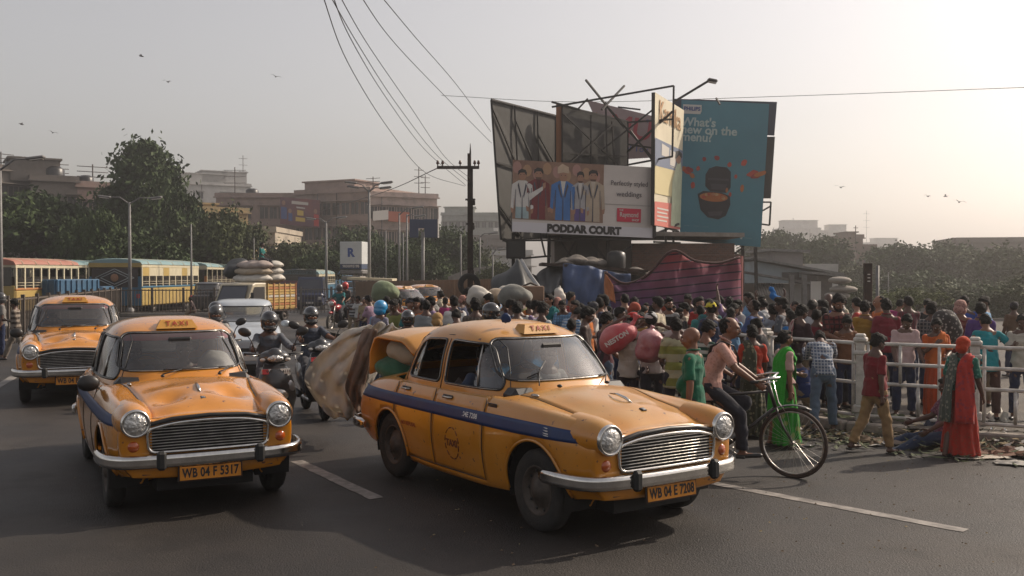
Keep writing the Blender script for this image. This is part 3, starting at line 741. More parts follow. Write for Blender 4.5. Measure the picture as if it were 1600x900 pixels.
def fuse(mb, voxel, name, smooth=2, noise_amp=0.0, nscale=9.0, extra=None, folds=0.0):
 me = mb.mesh(name); bm = bmesh.new(); bm.from_mesh(me); bmesh.ops.recalc_face_normals(bm, faces=bm.faces); bm.to_mesh(me); bm.free()
 o = bpy.data.objects.new('tmp', me)
 md = o.modifiers.new('r', 'REMESH'); md.mode = 'VOXEL'; md.voxel_size = voxel; md.use_smooth_shade = True
 if smooth: sm = o.modifiers.new('s', 'SMOOTH'); sm.iterations = smooth; sm.factor = .5
 m2 = eval_mesh(o)
 bpy.data.objects.remove(o); bpy.data.meshes.remove(me)
 if noise_amp or folds:
  n = len(m2.vertices); co = np.empty(n * 3, np.float32); no = np.empty(n * 3, np.float32)
  m2.vertices.foreach_get('co', co); m2.vertices.foreach_get('normal', no); co = co.reshape(-1, 3); no = no.reshape(-1, 3)
  d = np.zeros(n, np.float32)
  if noise_amp:
   s = nscale
   d += noise_amp * (np.sin(co[:, 0] * s + 3 * np.sin(co[:, 2] * s * .6)) + np.sin(co[:, 2] * s * 1.7 + 2.5 * np.sin(co[:, 0] * s * .9 + co[:, 1] * s)) * .7 + .4 * np.sin(co[:, 1] * s * 2.3 + co[:, 2] * s * 2.9))
  if folds:
   an = np.arctan2(co[:, 1], co[:, 0]); d += folds * np.sin(an * 11 + 2 * np.sin(co[:, 2] * 4)) * np.clip((1.1 - co[:, 2]) / .8, 0, 1)
  co += no * d[:, None]; m2.vertices.foreach_set('co', co.reshape(-1)); m2.update()
 m2.materials.clear()
 for m in (mb.mats[:1]): m2.materials.append(m)
 m2.name = name
 return m2
def rot_fwd(v, deg):    # swing a vector forward (+Y) about the X axis
 return Matrix.Rotation(-R(deg), 3, 'X') @ v
def pose_joints(p):
 """standing skeleton, body faces +Y, x to its right; angles in degrees"""
 g = p.get
 lean = g('lean', 0); hipz = g('hipz', None); twist = g('twist', 0)
 J = {}
 J['pel'] = Vector((0, 0, .93))
 sp = Matrix.Rotation(-R(lean), 3, 'X') @ Matrix.Rotation(R(g('side', 0)), 3, 'Y') @ Matrix.Rotation(R(twist), 3, 'Z')
 J['spine'] = sp
 J['waist'] = J['pel'] + Matrix.Rotation(-R(lean * .5), 3, 'X') @ Vector((0, 0, .14))
 J['chest'] = J['waist'] + sp @ Vector((0, .005, .20))
 J['neck'] = J['chest'] + sp @ Vector((0, -.01, .17))
 hd = Matrix.Rotation(-R(g('nod', lean * .3)), 3, 'X') @ Matrix.Identity(3); hd = Matrix.Rotation(R(g('turn', 0)), 3, 'Z') @ hd @ Matrix.Rotation(R(g('tilt', 0)), 3, 'Y')
 J['hd'] = hd
 J['head'] = J['neck'] + (sp @ Vector((0, .01, .06))) + hd @ Vector((0, .015, .085))
 for s, k in ((1, 'r'), (-1, 'l')):
  sh = J['chest'] + sp @ Vector((s * .162, -.012, .095)); J['sh' + k] = sh
  a = g('arm' + k, (8, 8, 15)); fw, out, bend = a[:3]; inw = a[3] if len(a) > 3 else 0
  d = Vector((0, 0, -1)); d = Matrix.Rotation(-s * R(out), 3, 'Y') @ d; d = Matrix.Rotation(R(fw), 3, 'X') @ d
  base = Matrix.Rotation(-R(lean * g('armlean', .3)), 3, 'X') @ Matrix.Rotation(R(twist), 3, 'Z')
  el = sh + base @ d * .27; J['el' + k] = el
  d2 = Matrix.Rotation(-s * R(out), 3, 'Y') @ Vector((0, 0, -1)); d2 = Matrix.Rotation(R(bend), 3, 'X') @ Vector((0, 0, -1)); d2 = Matrix.Rotation(s * R(inw), 3, 'Z') @ d2
  d2 = Matrix.Rotation(-s * R(out * .5), 3, 'Y') @ d2; d2 = Matrix.Rotation(R(fw), 3, 'X') @ d2
  wr = el + base @ d2 * .245; J['wr' + k] = wr; J['hdir' + k] = (base @ d2).normalized()
  l = g('leg' + k, (0, 3, 0)); lf, lo, kb = l[:3]
  hip = J['pel'] + Vector((s * .09, 0, -.03)); J['hip' + k] = hip
  d = Matrix.Rotation(R(lf), 3, 'X') @ (Matrix.Rotation(-s * R(lo), 3, 'Y') @ Vector((0, 0, -1)))
  kn = hip + d * .43; J['kn' + k] = kn
  d2 = Matrix.Rotation(R(lf - kb), 3, 'X') @ (Matrix.Rotation(-s * R(lo * .6), 3, 'Y') @ Vector((0, 0, -1)))
  an = kn + d2 * .40; J['an' + k] = an
  fa = g('foot' + k, 0); J['toe' + k] = an + Matrix.Rotation(R(fa), 3, 'X') @ (Matrix.Rotation(-s * R(8), 3, 'Z') @ Vector((0, .165, -.045)))
 lo = min(J['anr'].z, J['anl'].z, J['toer'].z + .04, J['toel'].z + .04)
 if hipz is None: dz = -(lo - .075)
 else: dz = hipz - J['pel'].z
 for k in J:
  if isinstance(J[k], Vector) and not k.startswith('hdir'): J[k] = J[k] + Vector((0, 0, dz))
 if 'ik' in p:        # pull hands to targets (body space)
  for k, tgt in p['ik'].items():
   sh = J['sh' + k]; t = Vector(tgt); d = t - sh; L = min(d.length, .505); d = d.normalized(); a, b = .27, .245
   ca = max(-1, min(1, (a * a + L * L - b * b) / (2 * a * L))); h = a * sqrt(max(0, 1 - ca * ca))
   pole = Vector(p.get('pole' + k, ((.5 if k == 'r' else -.5), -.3, -1))); pole = (pole - d * pole.dot(d)).normalized()
   el = sh + d * (a * ca) + pole * h; wr = sh + d * L
   J['el' + k] = el; J['wr' + k] = wr; J['hdir' + k] = Vector(p.get('hand' + k, (wr - el).normalized())).normalized()
 if 'ikf' in p:
  for k, tgt in p['ikf'].items():
   hp = J['hip' + k]; t = Vector(tgt); d = t - hp; L = min(d.length, .82); d = d.normalized(); a, b = .43, .40
   ca = max(-1, min(1, (a * a + L * L - b * b) / (2 * a * L))); h = a * sqrt(max(0, 1 - ca * ca))
   pole = Vector((.12 if k == 'r' else -.12, 1, .3)); pole = (pole - d * pole.dot(d)).normalized()
   J['kn' + k] = hp + d * (a * ca) + pole * h; J['an' + k] = hp + d * L; J['toe' + k] = J['an' + k] + Vector((0, .165, -.03))
 return J
def hand_mesh(mb, w, d, s, m, curl=35, palm_n=None):
 """palm, four unequal bent fingers and a thumb on the side"""
 d = Vector(d).normalized(); n = Vector(palm_n) if palm_n is not None else Vector((-s, 0, 0)); n = (n - d * n.dot(d))
 n = n.normalized() if n.length > .01 else d.orthogonal().normalized()
 side = d.cross(n).normalized() * s; fwd = side
 w = Vector(w)
 cap_rings(mb, w, .024, w + d * .045, .030, m, 8, ey=n, sq=.55); cap_rings(mb, w + d * .03, .03, w + d * .085, .036, m, 8, ey=n, sq=.42)
 for i, (off, L) in enumerate(((.027, .066), (.009, .074), (-.009, .069), (-.026, .054))):
  p = w + d * .088 + fwd * off; a = R(curl * .6)
  d1 = d * cos(a) + n * sin(a); d2 = d * cos(a * 2.4) + n * sin(a * 2.4)
  cap_rings(mb, p, .0088, p + d1 * L * .5, .0082, m, 6); cap_rings(mb, p + d1 * L * .5, .0082, p + d1 * L * .5 + d2 * L * .45, .0066, m, 6)
 p = w + d * .03 + fwd * .026; t1 = (d * .7 + fwd * .65 + n * .2).normalized(); t2 = (d * .9 + fwd * .25 + n * .35).normalized()
 cap_rings(mb, p, .0115, p + t1 * .04, .0105, m, 6); cap_rings(mb, p + t1 * .04, .010, p + t1 * .04 + t2 * .03, .008, m, 6)
def person(label, loc, rz, pose, wear, h=1.0, skin=0, hair='short', fine=True, group=None, hats=None, face=True, belly=0, slim=1.0, cat='person', lean_extra=None, name='person'):
 """wear: dict with top, sleeve ('short','long','none'), hem, bottom, legs ('trousers','shorts','skirt','bare'), drape, shoe ... materials"""
 J = pose_joints(pose); sk = SKINS[skin]; sp = J['spine']; hd = J['hd']
 root = thing(name, label, cat, loc, rz, group); root.scale = (h, h, h)
 vx = .0125 if fine else .026
 ms = slim
 mb = MB()
 def C(a, ra, b, rb, **k): cap_rings(mb, a, ra, b, rb, sk, **k)
 # trunk
 C(J['pel'] + Vector((0, -.01, -.02)), .135 * ms, J['waist'], .125 * ms, ey=(0, 1, 0), sq=.74)
 C(J['waist'], .122 * ms, J['chest'], .150 * ms, ey=sp @ Vector((0, 1, 0)), sq=.66)
 C(J['chest'], .150 * ms, J['chest'] + sp @ Vector((0, 0, .09)), .13 * ms, ey=sp @ Vector((0, 1, 0)), sq=.62)
 C(J['neck'] - sp @ Vector((0, 0, .04)), .075, J['neck'] + sp @ Vector((0, .008, .03)), .052)
 C(J['neck'], .053, J['head'] - hd @ Vector((0, .015, .03)), .052)
 C(J['shr'], .054, J['shl'], .054)
 for k in 'rl':
  if not (wear.get('hide_legs')):
   C(J['hip' + k], .092 * ms, J['kn' + k], .058); C(J['kn' + k], .057, J['kn' + k].lerp(J['an' + k], .35), .058); C(J['kn' + k].lerp(J['an' + k], .3), .058, J['an' + k], .036)
   C(J['an' + k], .037, J['an' + k] + Vector((0, 0, -.03)), .036)
   C(J['an' + k] + Vector((0, -.03, -.03)), .034, J['toe' + k], .030, ey=(0, 0, 1), sq=.75)
  C(J['sh' + k], .056, J['el' + k], .041); C(J['el' + k], .041, J['el' + k].lerp(J['wr' + k], .35), .040); C(J['el' + k].lerp(J['wr' + k], .3), .040, J['wr' + k], .026)
  if not fine: C(J['wr' + k], .028, J['wr' + k] + J['hdir' + k] * .10, .034, sq=.5)
 # head
 H = J['head']
 def E(c, r): mb.ball(H + hd @ Vector(c), r, sk, 16, 10, rot=hd)
 E((0, -.012, .028), (.076, .095, .090)); E((0, .022, -.035), (.060, .070, .078)); E((0, .045, -.082), (.030, .030, .026))
 E((0, .07, .022), (.055, .028, .022))
 if fine or face: E((0, .103, -.018), (.013, .022, .016)); E((0, .094, .006), (.009, .016, .030)); E((0, .088, -.052), (.026, .016, .012))
 for s in (-1, 1): E((s * .077, -.01, -.012), (.012, .024, .034)); E((s * .035, .062, -.028), (.028, .03, .026))
 me = fuse(mb, vx, 'body', smooth=2 if fine else 1)
 if fine:
  hb = MB()
  for s, k in ((1, 'r'), (-1, 'l')): hand_mesh(hb, J['wr' + k], J['hdir' + k], s, sk, curl=pose.get('curl', 35), palm_n=pose.get('palm' + k))
  hm = hb.mesh('h'); bm = bmesh.new(); bm.from_mesh(me); bm.from_mesh(hm); bm.to_mesh(me); bm.free(); bpy.data.meshes.remove(hm)
  me.polygons.foreach_set('use_smooth', [True] * len(me.polygons))
 body = link_mesh('body', me, root)
 # face details
 if face:
  mb = MB(); EY = mat('eye white', (.55, .5, .45), rough=.3)
  for s in (-1, 1):
   mb.ball(H + hd @ Vector((s * .032, .083, -.004)), (.0135, .009, .0075), EY, 8, 6, rot=hd); mb.ball(H + hd @ Vector((s * .032, .090, -.004)), (.006, .004, .006), HAIR, 7, 5, rot=hd)
   mb.tube([H + hd @ Vector((s * x, y, z)) for x, y, z in ((.014, .098, .016), (.032, .095, .021), (.050, .080, .014))], .0045, HAIR, 5)
  mb.tube([H + hd @ Vector((x, .104 - abs(x) * .35, -.055)) for x in (-.024, -.01, 0, .01, .024)], .0042, LIPS, 5)
  if wear.get('moustache'): mb.tube([H + hd @ Vector((x, .110 - abs(x) * .4, -.042 - abs(x) * .2)) for x in (-.028, -.012, 0, .012, .028)], [.003, .007, .007, .007, .003], HAIR, 6)
  fo = mb.build('face_features', body)
  if wear.get('beard'):
   mb = MB(); mb.ball(H + hd @ Vector((0, .035, -.078)), (.064, .060, .045), HAIR, 14, 9, rot=hd); mb.ball(H + hd @ Vector((0, .010, -.045)), (.074, .052, .045), HAIR, 14, 8, rot=hd)
   link_mesh('beard', fuse(mb, .013, 'beard', 1, .002, 60), body)
 # hair
 hm_ = wear.get('hair_mat', HAIR)
 if hair != 'bald' and hair != 'none':
  mb = MB()
  def Hh(c, r): mb.ball(H + hd @ Vector(c), r, hm_, 16, 10, rot=hd)
  if hair in ('short', 'bun', 'long', 'plait'):
   Hh((0, -.022, .042), (.084, .098, .090)); Hh((0, -.050, .0), (.080, .068, .075)); Hh((0, .045, .088), (.062, .045, .036))
   for s in (-1, 1): Hh((s * .068, -.015, .02), (.018, .035, .045))
  if hair == 'thick': Hh((0, -.02, .055), (.090, .105, .092)); Hh((0, -.055, .0), (.084, .07, .075)); Hh((0, .055, .102), (.068, .05, .042)); Hh((0.02, .07, .085), (.04, .035, .025))
  if hair == 'receding': Hh((0, -.035, .030), (.082, .092, .085)); Hh((0, -.055, -.01), (.079, .062, .065))
  if hair == 'fringe': Hh((0, -.055, -.012), (.080, .060, .050))
  if hair == 'bun': Hh((0, -.125, -.01), (.05, .045, .05))
  if hair == 'plait':
   for q in range(7): Hh((.0, -.10 - .004 * q, -.04 - .045 * q), (.026, .024, .032))
  if hair == 'long': Hh((0, -.07, -.09), (.085, .05, .12))
  link_mesh('hair', fuse(mb, vx, 'hair', 1, .006, 45), body)
 # clothing
 top = wear.get('top'); tk = .014
 if top is not None:
  mb = MB(); L = wear.get('loose', 1.0); hem = wear.get('hem', -.10)
  def C2(a, ra, b, rb, **k): cap_rings(mb, a, ra * L, b, rb * L, top, 14, **k)
  ybk = sp @ Vector((0, 1, 0))
  C2(J['pel'] + Vector((0, 0, hem)), .188 * ms, J['waist'], .148 * ms, flat=True, ey=(0, 1, 0), sq=.80)
  C2(J['waist'] - (J['waist'] - J['pel']) * .2, .142 * ms, J['chest'], .166 * ms, flat=True, ey=ybk, sq=.70)
  C2(J['chest'] - sp @ Vector((0, 0, .02)), .166 * ms, J['chest'] + sp @ Vector((0, 0, .105)), .135 * ms, ey=ybk, sq=.64, flat=True)
  C2(J['chest'] + sp @ Vector((0, 0, .07)), .130, J['neck'] - sp @ Vector((0, 0, .012)), .075, flat=True, ey=ybk, sq=.8)
  C2(J['shr'] + sp @ Vector((-.02, 0, -.006)), .058, J['shl'] + sp @ Vector((.02, 0, 0)), .058)
  if belly: mb.ball(J['waist'] + Vector((0, .06, .0)), (.13, .10 + belly, .14), top)
  for k in 'rl':
   sl = wear.get('sleeve', 'short')
   if sl == 'short': C2(J['sh' + k], .060, J['sh' + k].lerp(J['el' + k], .84), .060, flat=True)
   elif sl == 'long': C2(J['sh' + k], .060, J['el' + k], .052); C2(J['el' + k], .052, J['wr' + k] - (J['wr' + k] - J['el' + k]) * .04, .040, flat=True)
   mb.ball(J['sh' + k], .062 * L, top, 10, 7)
  me2 = fuse(mb, vx, 'shirt', 1, .0048 if fine else .004, 17)
  sho = link_mesh(wear.get('top_name', 'shirt'), me2, root)
  if wear.get('collar'):
   mb = MB(); c = J['neck'] + sp @ Vector((0, .0, .012)); ring = [c + sp @ Vector((.072 * cos(a), .066 * sin(a) - .0, .012 - .018 * max(0, sin(a)))) for a in np.linspace(.62 * pi, 2.38 * pi, 15)]
   mb.tube(ring, .015, top, 6, flat=.7); mb.build('collar', sho)
 bt = wear.get('bottom'); lg = wear.get('legs', 'trousers')
 if bt is not None and lg in ('trousers', 'shorts'):
  mb = MB()
  def C3(a, ra, b, rb, **k): cap_rings(mb, a, ra, b, rb, bt, 12, **k)
  C3(J['pel'] + Vector((0, -.008, -.05)), .150 * ms, J['waist'] - Vector((0, 0, .02)), .132 * ms, ey=(0, 1, 0), sq=.78)
  for k in 'rl':
   q = J['kn' + k]; C3(J['hip' + k], .094 * ms, q, .072)
   if lg == 'trousers': e = q.lerp(J['an' + k], .93); C3(q, .075, e, .066, flat=True); mb.ball(q, .077, bt, 10, 7)
   else: C3(q.lerp(J['hip' + k], .15), .078, q.lerp(J['an' + k], .15), .08, flat=True)
  link_mesh('trousers' if lg == 'trousers' else 'shorts', fuse(mb, vx, 'trousers', 1, .005, 19), root)
 if lg == 'skirt':
  mb = MB(); p = J['pel']; lowz = wear.get('skirt_z', .06); fl = wear.get('flare', .23); sw = wear.get('swing', (0, 0))
  cap_rings(mb, J['waist'], .140, p - Vector((0, 0, .10)), .182, bt, 16, flat=True, ey=(0, 1, 0), sq=.80)
  cap_rings(mb, p - Vector((0, 0, .05)), .178, Vector((p.x * .5 + sw[0], p.y * .5 + sw[1], lowz)), fl, bt, 18, flat=True, ey=(0, 1, 0), sq=.85)
  link_mesh(wear.get('skirt_name', 'skirt'), fuse(mb, vx, 'skirt', 1, .004, 10, folds=.015), root)
 for dm, sgn in ((wear.get('drape'), wear.get('drape_side', -1)), (wear.get('drape2'), -wear.get('drape_side', -1))):      # cloth from the waist over a shoulder and down the back
  if dm is None: continue
  mb = MB(); P = []
  kS = 'r' if sgn > 0 else 'l'; c = J['chest']; S_ = J['sh' + kS] + sp @ Vector((-sgn * .03, 0, .06))
  path = [(J['pel'] + Vector((-sgn * .15, .10, .02)), .15), (J['waist'] + Vector((-sgn * .03, .135, .05)), .15), (c + sp @ Vector((sgn * .06, .135, .03)), .12), (S_ + sp @ Vector((0, .06, .0)), .085), (S_ + sp @ Vector((0, -.04, .01)), .085),
    (c + sp @ Vector((sgn * .10, -.135, .02)), .11), (J['waist'] + Vector((sgn * .12, -.15, .02)), .13), (J['pel'] + Vector((sgn * .14, -.20, -.08)), .14)]
  if wear.get('drape_long'): path.append((J['pel'] + Vector((sgn * .15, -.24, -.40)), .14))
  pts = cat_rom([list(a) + [b] for a, b in path], 5); rows = []
  for i, q in enumerate(pts):
   t = Vector(pts[min(i + 1, len(pts) - 1)][:3]) - Vector(pts[max(0, i - 1)][:3]); out = Vector((q[0], q[1] * 1.0, 0)); ax = (J['chest'] if q[2] > J['waist'].z else J['pel'])
   out = Vector((q[0] - ax.x, q[1] - ax.y, .15 if abs(q[2] - S_.z) < .1 else 0)).normalized(); w = t.cross(out).normalized()
   rows.append([Vector(q[:3]) + w * (q[3] * u) + out * (.010 * sin(u * 9 + i * .5) - .03 * abs(u) ** 2) for u in np.linspace(-.9, .9, 12)])
  mb.grid(rows, dm, True); o = mb.build('drape', root, fix=False); thick(o, .006, 0)
 if wear.get('shoe') is not None:
  for s, k in ((1, 'r'), (-1, 'l')):
   mb = MB(); cap_rings(mb, J['an' + k] + Vector((0, -.035, -.045)), .040, J['toe' + k] + Vector((0, .01, 0)), .036, wear['shoe'], 10, ey=(0, 0, 1), sq=.72)
   if wear.get('sandal'):
    mb = MB(); a = J['an' + k]; t = J['toe' + k]; c = (a + t) / 2; d = (t - a).normalized()
    mb.box((c.x, c.y, min(a.z - .075, t.z - .03) + .008), (.085, .27, .018), wear['shoe'], bev=.006); mb.tube([c + Vector((x, .04, z)) for x, z in ((-.04, -.03), (-.02, .012), (.02, .012), (.04, -.03))], .008, wear['shoe'], 5)
   mb.build('sandal' if wear.get('sandal') else 'shoe', root)
 # headwear
 hw = hats
 if hw:
  kind, hm2 = hw[0], hw[1]; mb = MB()
  def HP(x, y, z): return H + hd @ Vector((x, y, z))
  if kind == 'cap':
   mb.ball(HP(0, -.015, .050), (.092, .105, .082), hm2, 16, 10, rot=hd); mb.box(HP(0, .12, .050), (.13, .10, .010), hm2, rot=hd.to_4x4(), bev=.004)
  elif kind == 'helmet':
   mb.ball(HP(0, -.012, .025), (.125, .145, .135), hm2, 22, 14, rot=hd); mb.ball(HP(0, -.025, -.045), (.118, .125, .105), hm2, 20, 12, rot=hd)
   if len(hw) > 2: mb.ball(HP(0, .035, -.085), (.098, .10, .062), hm2, 16, 10, rot=hd)
  elif kind == 'wrap':
   mb.ball(HP(0, -.02, .035), (.096, .112, .098), hm2, 18, 12, rot=hd); mb.ball(HP(0, -.07, -.04), (.085, .07, .08), hm2, 14, 9, rot=hd)
   if len(hw) > 2: mb.ball(HP(0, .01, -.06), (.088, .085, .075), hm2, 14, 9, rot=hd)
  elif kind == 'turban':
   for q in range(4): mb.tube([HP(.095 * cos(a), -.01 + .11 * sin(a), .035 + q * .024 + .018 * sin(a * 2 + q)) for a in np.linspace(0, 2 * pi, 16, endpoint=False)], .026, hm2, 8, closed=True)
   mb.ball(HP(0, -.01, .09), (.085, .095, .05), hm2)
  elif kind == 'scarf':
   mb.ball(HP(0, -.03, .03), (.100, .112, .105), hm2, 16, 10, rot=hd); cap_rings(mb, HP(0, -.07, -.02), .095, J['chest'] + sp @ Vector((0, -.10, .02)), .13, hm2)
  nm = {'cap': 'cap', 'helmet': 'helmet', 'wrap': 'headscarf', 'turban': 'turban', 'scarf': 'headscarf'}[kind]
  me3 = fuse(mb, .012, nm, 2, .002 if kind != 'helmet' else 0, 40); me3.materials.clear(); me3.materials.append(hm2); ho = link_mesh(nm, me3, body)
  if kind == 'helmet':
   # face opening padding and visor
   mb = MB(); rim_ = [HP(.098 * cos(a), .104 + .018 * abs(sin(a)) - .055 * abs(cos(a)) ** 2, -.012 + .062 * sin(a)) for a in np.linspace(0, 2 * pi, 22, endpoint=False)]
   mb.tube(rim_, .011, TRIM, 6, closed=True); mb.build('visor_rim', ho)
   if fine:
    mb = MB(); skm = sk; mb.ball(HP(0, .068, -.012), (.082, .062, .055), skm, 16, 10, rot=hd); mb.ball(HP(0, .132, -.022), (.012, .014, .016), skm, 8, 6, rot=hd)
    for s in (-1, 1): mb.ball(HP(s * .03, .118, .0), (.014, .012, .008), mat('eye white', (.55, .5, .45)), 8, 5, rot=hd); mb.ball(HP(s * .03, .127, .0), (.006, .005, .006), HAIR, 6, 4, rot=hd); mb.tube([HP(s * .014, .126, .018), HP(s * .03, .126, .022), HP(s * .048, .112, .015)], .005, HAIR, 5)
    mb.build('face', ho)
 return root, J
# ------------------------------------------------------------------ ground, road, pavement, markings
def ground_mat(name, base, col2, scale, fine=60, rough=.85, patch=None, crack=False):
 m = bpy.data.materials.new(name); m.use_nodes = True; n, l = nt(m); p = n['Principled BSDF']
 g = n.new('ShaderNodeNewGeometry')
 def noise_(s, det=6, rg=.6):
  z = n.new('ShaderNodeTexNoise'); z.inputs['Scale'].default_value = s; z.inputs['Detail'].default_value = det; z.inputs['Roughness'].default_value = rg; l.new(g.outputs['Position'], z.inputs[0]); return z
 a = noise_(scale); b = noise_(fine, 3); c = noise_(.45, 5, .7)
 r = n.new('ShaderNodeValToRGB'); r.color_ramp.elements[0].position = .35; r.color_ramp.elements[1].position = .66; r.color_ramp.elements[0].color = (*base, 1); r.color_ramp.elements[1].color = (*col2, 1); l.new(a.outputs[0], r.inputs[0])
 m1 = n.new('ShaderNodeMix'); m1.data_type = 'RGBA'; m1.blend_type = 'OVERLAY'; m1.inputs[0].default_value = .55; l.new(r.outputs[0], m1.inputs[6]); l.new(b.outputs[0], m1.inputs[7])
 r2 = n.new('ShaderNodeValToRGB'); r2.color_ramp.elements[0].position = .42; r2.color_ramp.elements[1].position = .6; r2.color_ramp.elements[0].color = (.72, .72, .72, 1); r2.color_ramp.elements[1].color = (1.12, 1.1, 1.06, 1); l.new(c.outputs[0], r2.inputs[0])
 m2 = n.new('ShaderNodeMix'); m2.data_type = 'RGBA'; m2.blend_type = 'MULTIPLY'; m2.inputs[0].default_value = 1; l.new(m1.outputs[2], m2.inputs[6]); l.new(r2.outputs[0], m2.inputs[7])
 src = m2.outputs[2]
 if crack:      # mended patches, oil stains, wheel-polished tracks
  v0 = n.new('ShaderNodeTexVoronoi'); v0.inputs['Scale'].default_value = .16; l.new(g.outputs['Position'], v0.inputs[0]); sr = n.new('ShaderNodeSeparateXYZ'); l.new(v0.outputs[1], sr.inputs[0]); o = noise_(.9, 3); os_ = n.new('ShaderNodeMapRange'); os_.inputs[1].default_value = .60; os_.inputs[2].default_value = .72; os_.inputs[3].default_value = 1; os_.inputs[4].default_value = .5; l.new(o.outputs[0], os_.inputs[0])
  pr_ = n.new('ShaderNodeMapRange'); pr_.inputs[3].default_value = .74; pr_.inputs[4].default_value = 1.28; l.new(sr.outputs[0], pr_.inputs[0]); mu = n.new('ShaderNodeMath'); mu.operation = 'MULTIPLY'; l.new(pr_.outputs[0], mu.inputs[0]); l.new(os_.outputs[0], mu.inputs[1])
  m5 = n.new('ShaderNodeVectorMath'); m5.operation = 'SCALE'; l.new(src, m5.inputs[0]); l.new(mu.outputs[0], m5.inputs['Scale']); src = m5.outputs[0]
 if crack:
  v = n.new('ShaderNodeTexVoronoi'); v.feature = 'DISTANCE_TO_EDGE'; v.inputs['Scale'].default_value = .22
  w = noise_(1.3, 4); wm = n.new('ShaderNodeMix'); wm.data_type = 'RGBA'; wm.inputs[0].default_value = .35; l.new(g.outputs['Position'], wm.inputs[6]); l.new(w.outputs[1], wm.inputs[7]); l.new(wm.outputs[2], v.inputs[0])
  cr = n.new('ShaderNodeMath'); cr.operation = 'LESS_THAN'; cr.inputs[1].default_value = .006; l.new(v.outputs[0], cr.inputs[0])
  m3 = n.new('ShaderNodeMix'); m3.data_type = 'RGBA'; m3.inputs[7].default_value = (.02, .018, .016, 1)
  mm = n.new('ShaderNodeMath'); mm.operation = 'MULTIPLY'; mm.inputs[1].default_value = .6; l.new(cr.outputs[0], mm.inputs[0]); l.new(mm.outputs[0], m3.inputs[0]); l.new(src, m3.inputs[6]); src = m3.outputs[2]
 l.new(src, p.inputs['Base Color'])
 p.inputs['Specular IOR Level'].default_value = .5
 rr = n.new('ShaderNodeMapRange'); rr.inputs[1].default_value = .3; rr.inputs[2].default_value = .7; rr.inputs[3].default_value = rough - .22; rr.inputs[4].default_value = rough; l.new(c.outputs[0], rr.inputs[0]); l.new(rr.outputs[0], p.inputs['Roughness'])
 bp = n.new('ShaderNodeBump'); bp.inputs['Strength'].default_value = .55; bp.inputs['Distance'].default_value = .02; l.new(b.outputs[0], bp.inputs['Height']); l.new(bp.outputs[0], p.inputs['Normal'])
 MATS[name] = m; return m
ASPH = ground_mat('worn asphalt', (.017, .0138, .0122), (.032, .026, .022), 1.1, 75, .72, crack=True)
DIRT = ground_mat('trodden dirt', (.050, .042, .032), (.085, .07, .052), 1.6, 40, .95)
PAVE = ground_mat('dusty pavement', (.060, .050, .042), (.10, .085, .07), 2.2, 50, .92)
MARK = mat('worn lane paint', (.24, .22, .20), rough=.7, var=.35, scale=7, dirt=(.035, .03, .027), dirt_amt=1.0, coords='Object')
CONC = mat('concrete', (.27, .245, .215), rough=.85, var=.2, scale=2.5, bump=.4, bscale=25, dirt=(.10, .08, .065), dirt_amt=.7)
mb = MB(); mb.add([(-700, -60, 0), (700, -60, 0), (700, 900, 0), (-700, 900, 0)], [(0, 1, 2, 3)], DIRT); tag(mb.build('ground'), kind='structure')
FL = [Vector(p) for p in ((-3.6, 27.5, 0), (-1.5, 23.3, 0), (0.71, 18.75, 0), (2.35, 16.0, 0), (3.68, 13.9, 0), (4.58, 12.6, 0), (5.76, 11.93, 0), (7.1, 11.25, 0), (8.5, 10.65, 0), (10.2, 10.0, 0))]
def offset_line(L, d):
 out = []
 for i, p in enumerate(L):
  t = (L[min(i + 1, len(L) - 1)] - L[max(i - 1, 0)]).normalized(); n = Vector((t.y, -t.x, 0)); out.append(p - n * d if False else p + Vector((-abs(t.y), -abs(t.x), 0)) * d)
 return out
KL = offset_line(FL, .42)
KL = [Vector((-9, 38, 0))] + KL + [Vector((30, 2, 0)), Vector((34, -30, 0))]
rd = [(p.x, p.y, .004) for p in KL] + [(-60, -30, .004), (-60, 60, .004), (-30, 240, .004), (-5, 240, .004), (-8, 60, .004)]
mb = MB(); mb.add(rd, [tuple(range(len(rd)))], ASPH); tag(mb.build('road'), kind='structure')
pv = [(p.x, p.y, .11) for p in KL[:-1]] + [(40, 40, .11), (-6, 44, .11)]
mb = MB(); mb.add(pv, [tuple(range(len(pv)))], PAVE); tag(mb.build('pavement'), kind='structure')
# kerb stones, each its own piece
kb = thing('kerb', 'low broken concrete kerb stones along the foot of the pale pipe railing', 'kerb')
KS = mat('kerb stone', (.26, .225, .19), rough=.9, var=.3, scale=4, bump=.5, bscale=20)
kme = None; rnd = random.Random(3)
for i in range(1, len(FL) + 1):
 a, b = KL[i], KL[i + 1] if i < len(FL) else None
 if b is None: break
 L = (b - a).length; nn = max(1, int(L / .62)); ang = atan2(b.y - a.y, b.x - a.x)
 for k in range(nn):
  if rnd.random() < .12: continue
  p = a.lerp(b, (k + .5) / nn)
  if kme is None: q = MB(); q.box((0, 0, 0), (1, .15, .16), KS, bev=.02); kme = q.mesh('kerb_stone')
  link_mesh('kerb_stone', kme, kb, (p.x, p.y, .055 + rnd.uniform(-.015, .012)), (rnd.uniform(-.04, .04), rnd.uniform(-.02, .02), ang + rnd.uniform(-.03, .03)), (L / nn - .02, 1, 1))
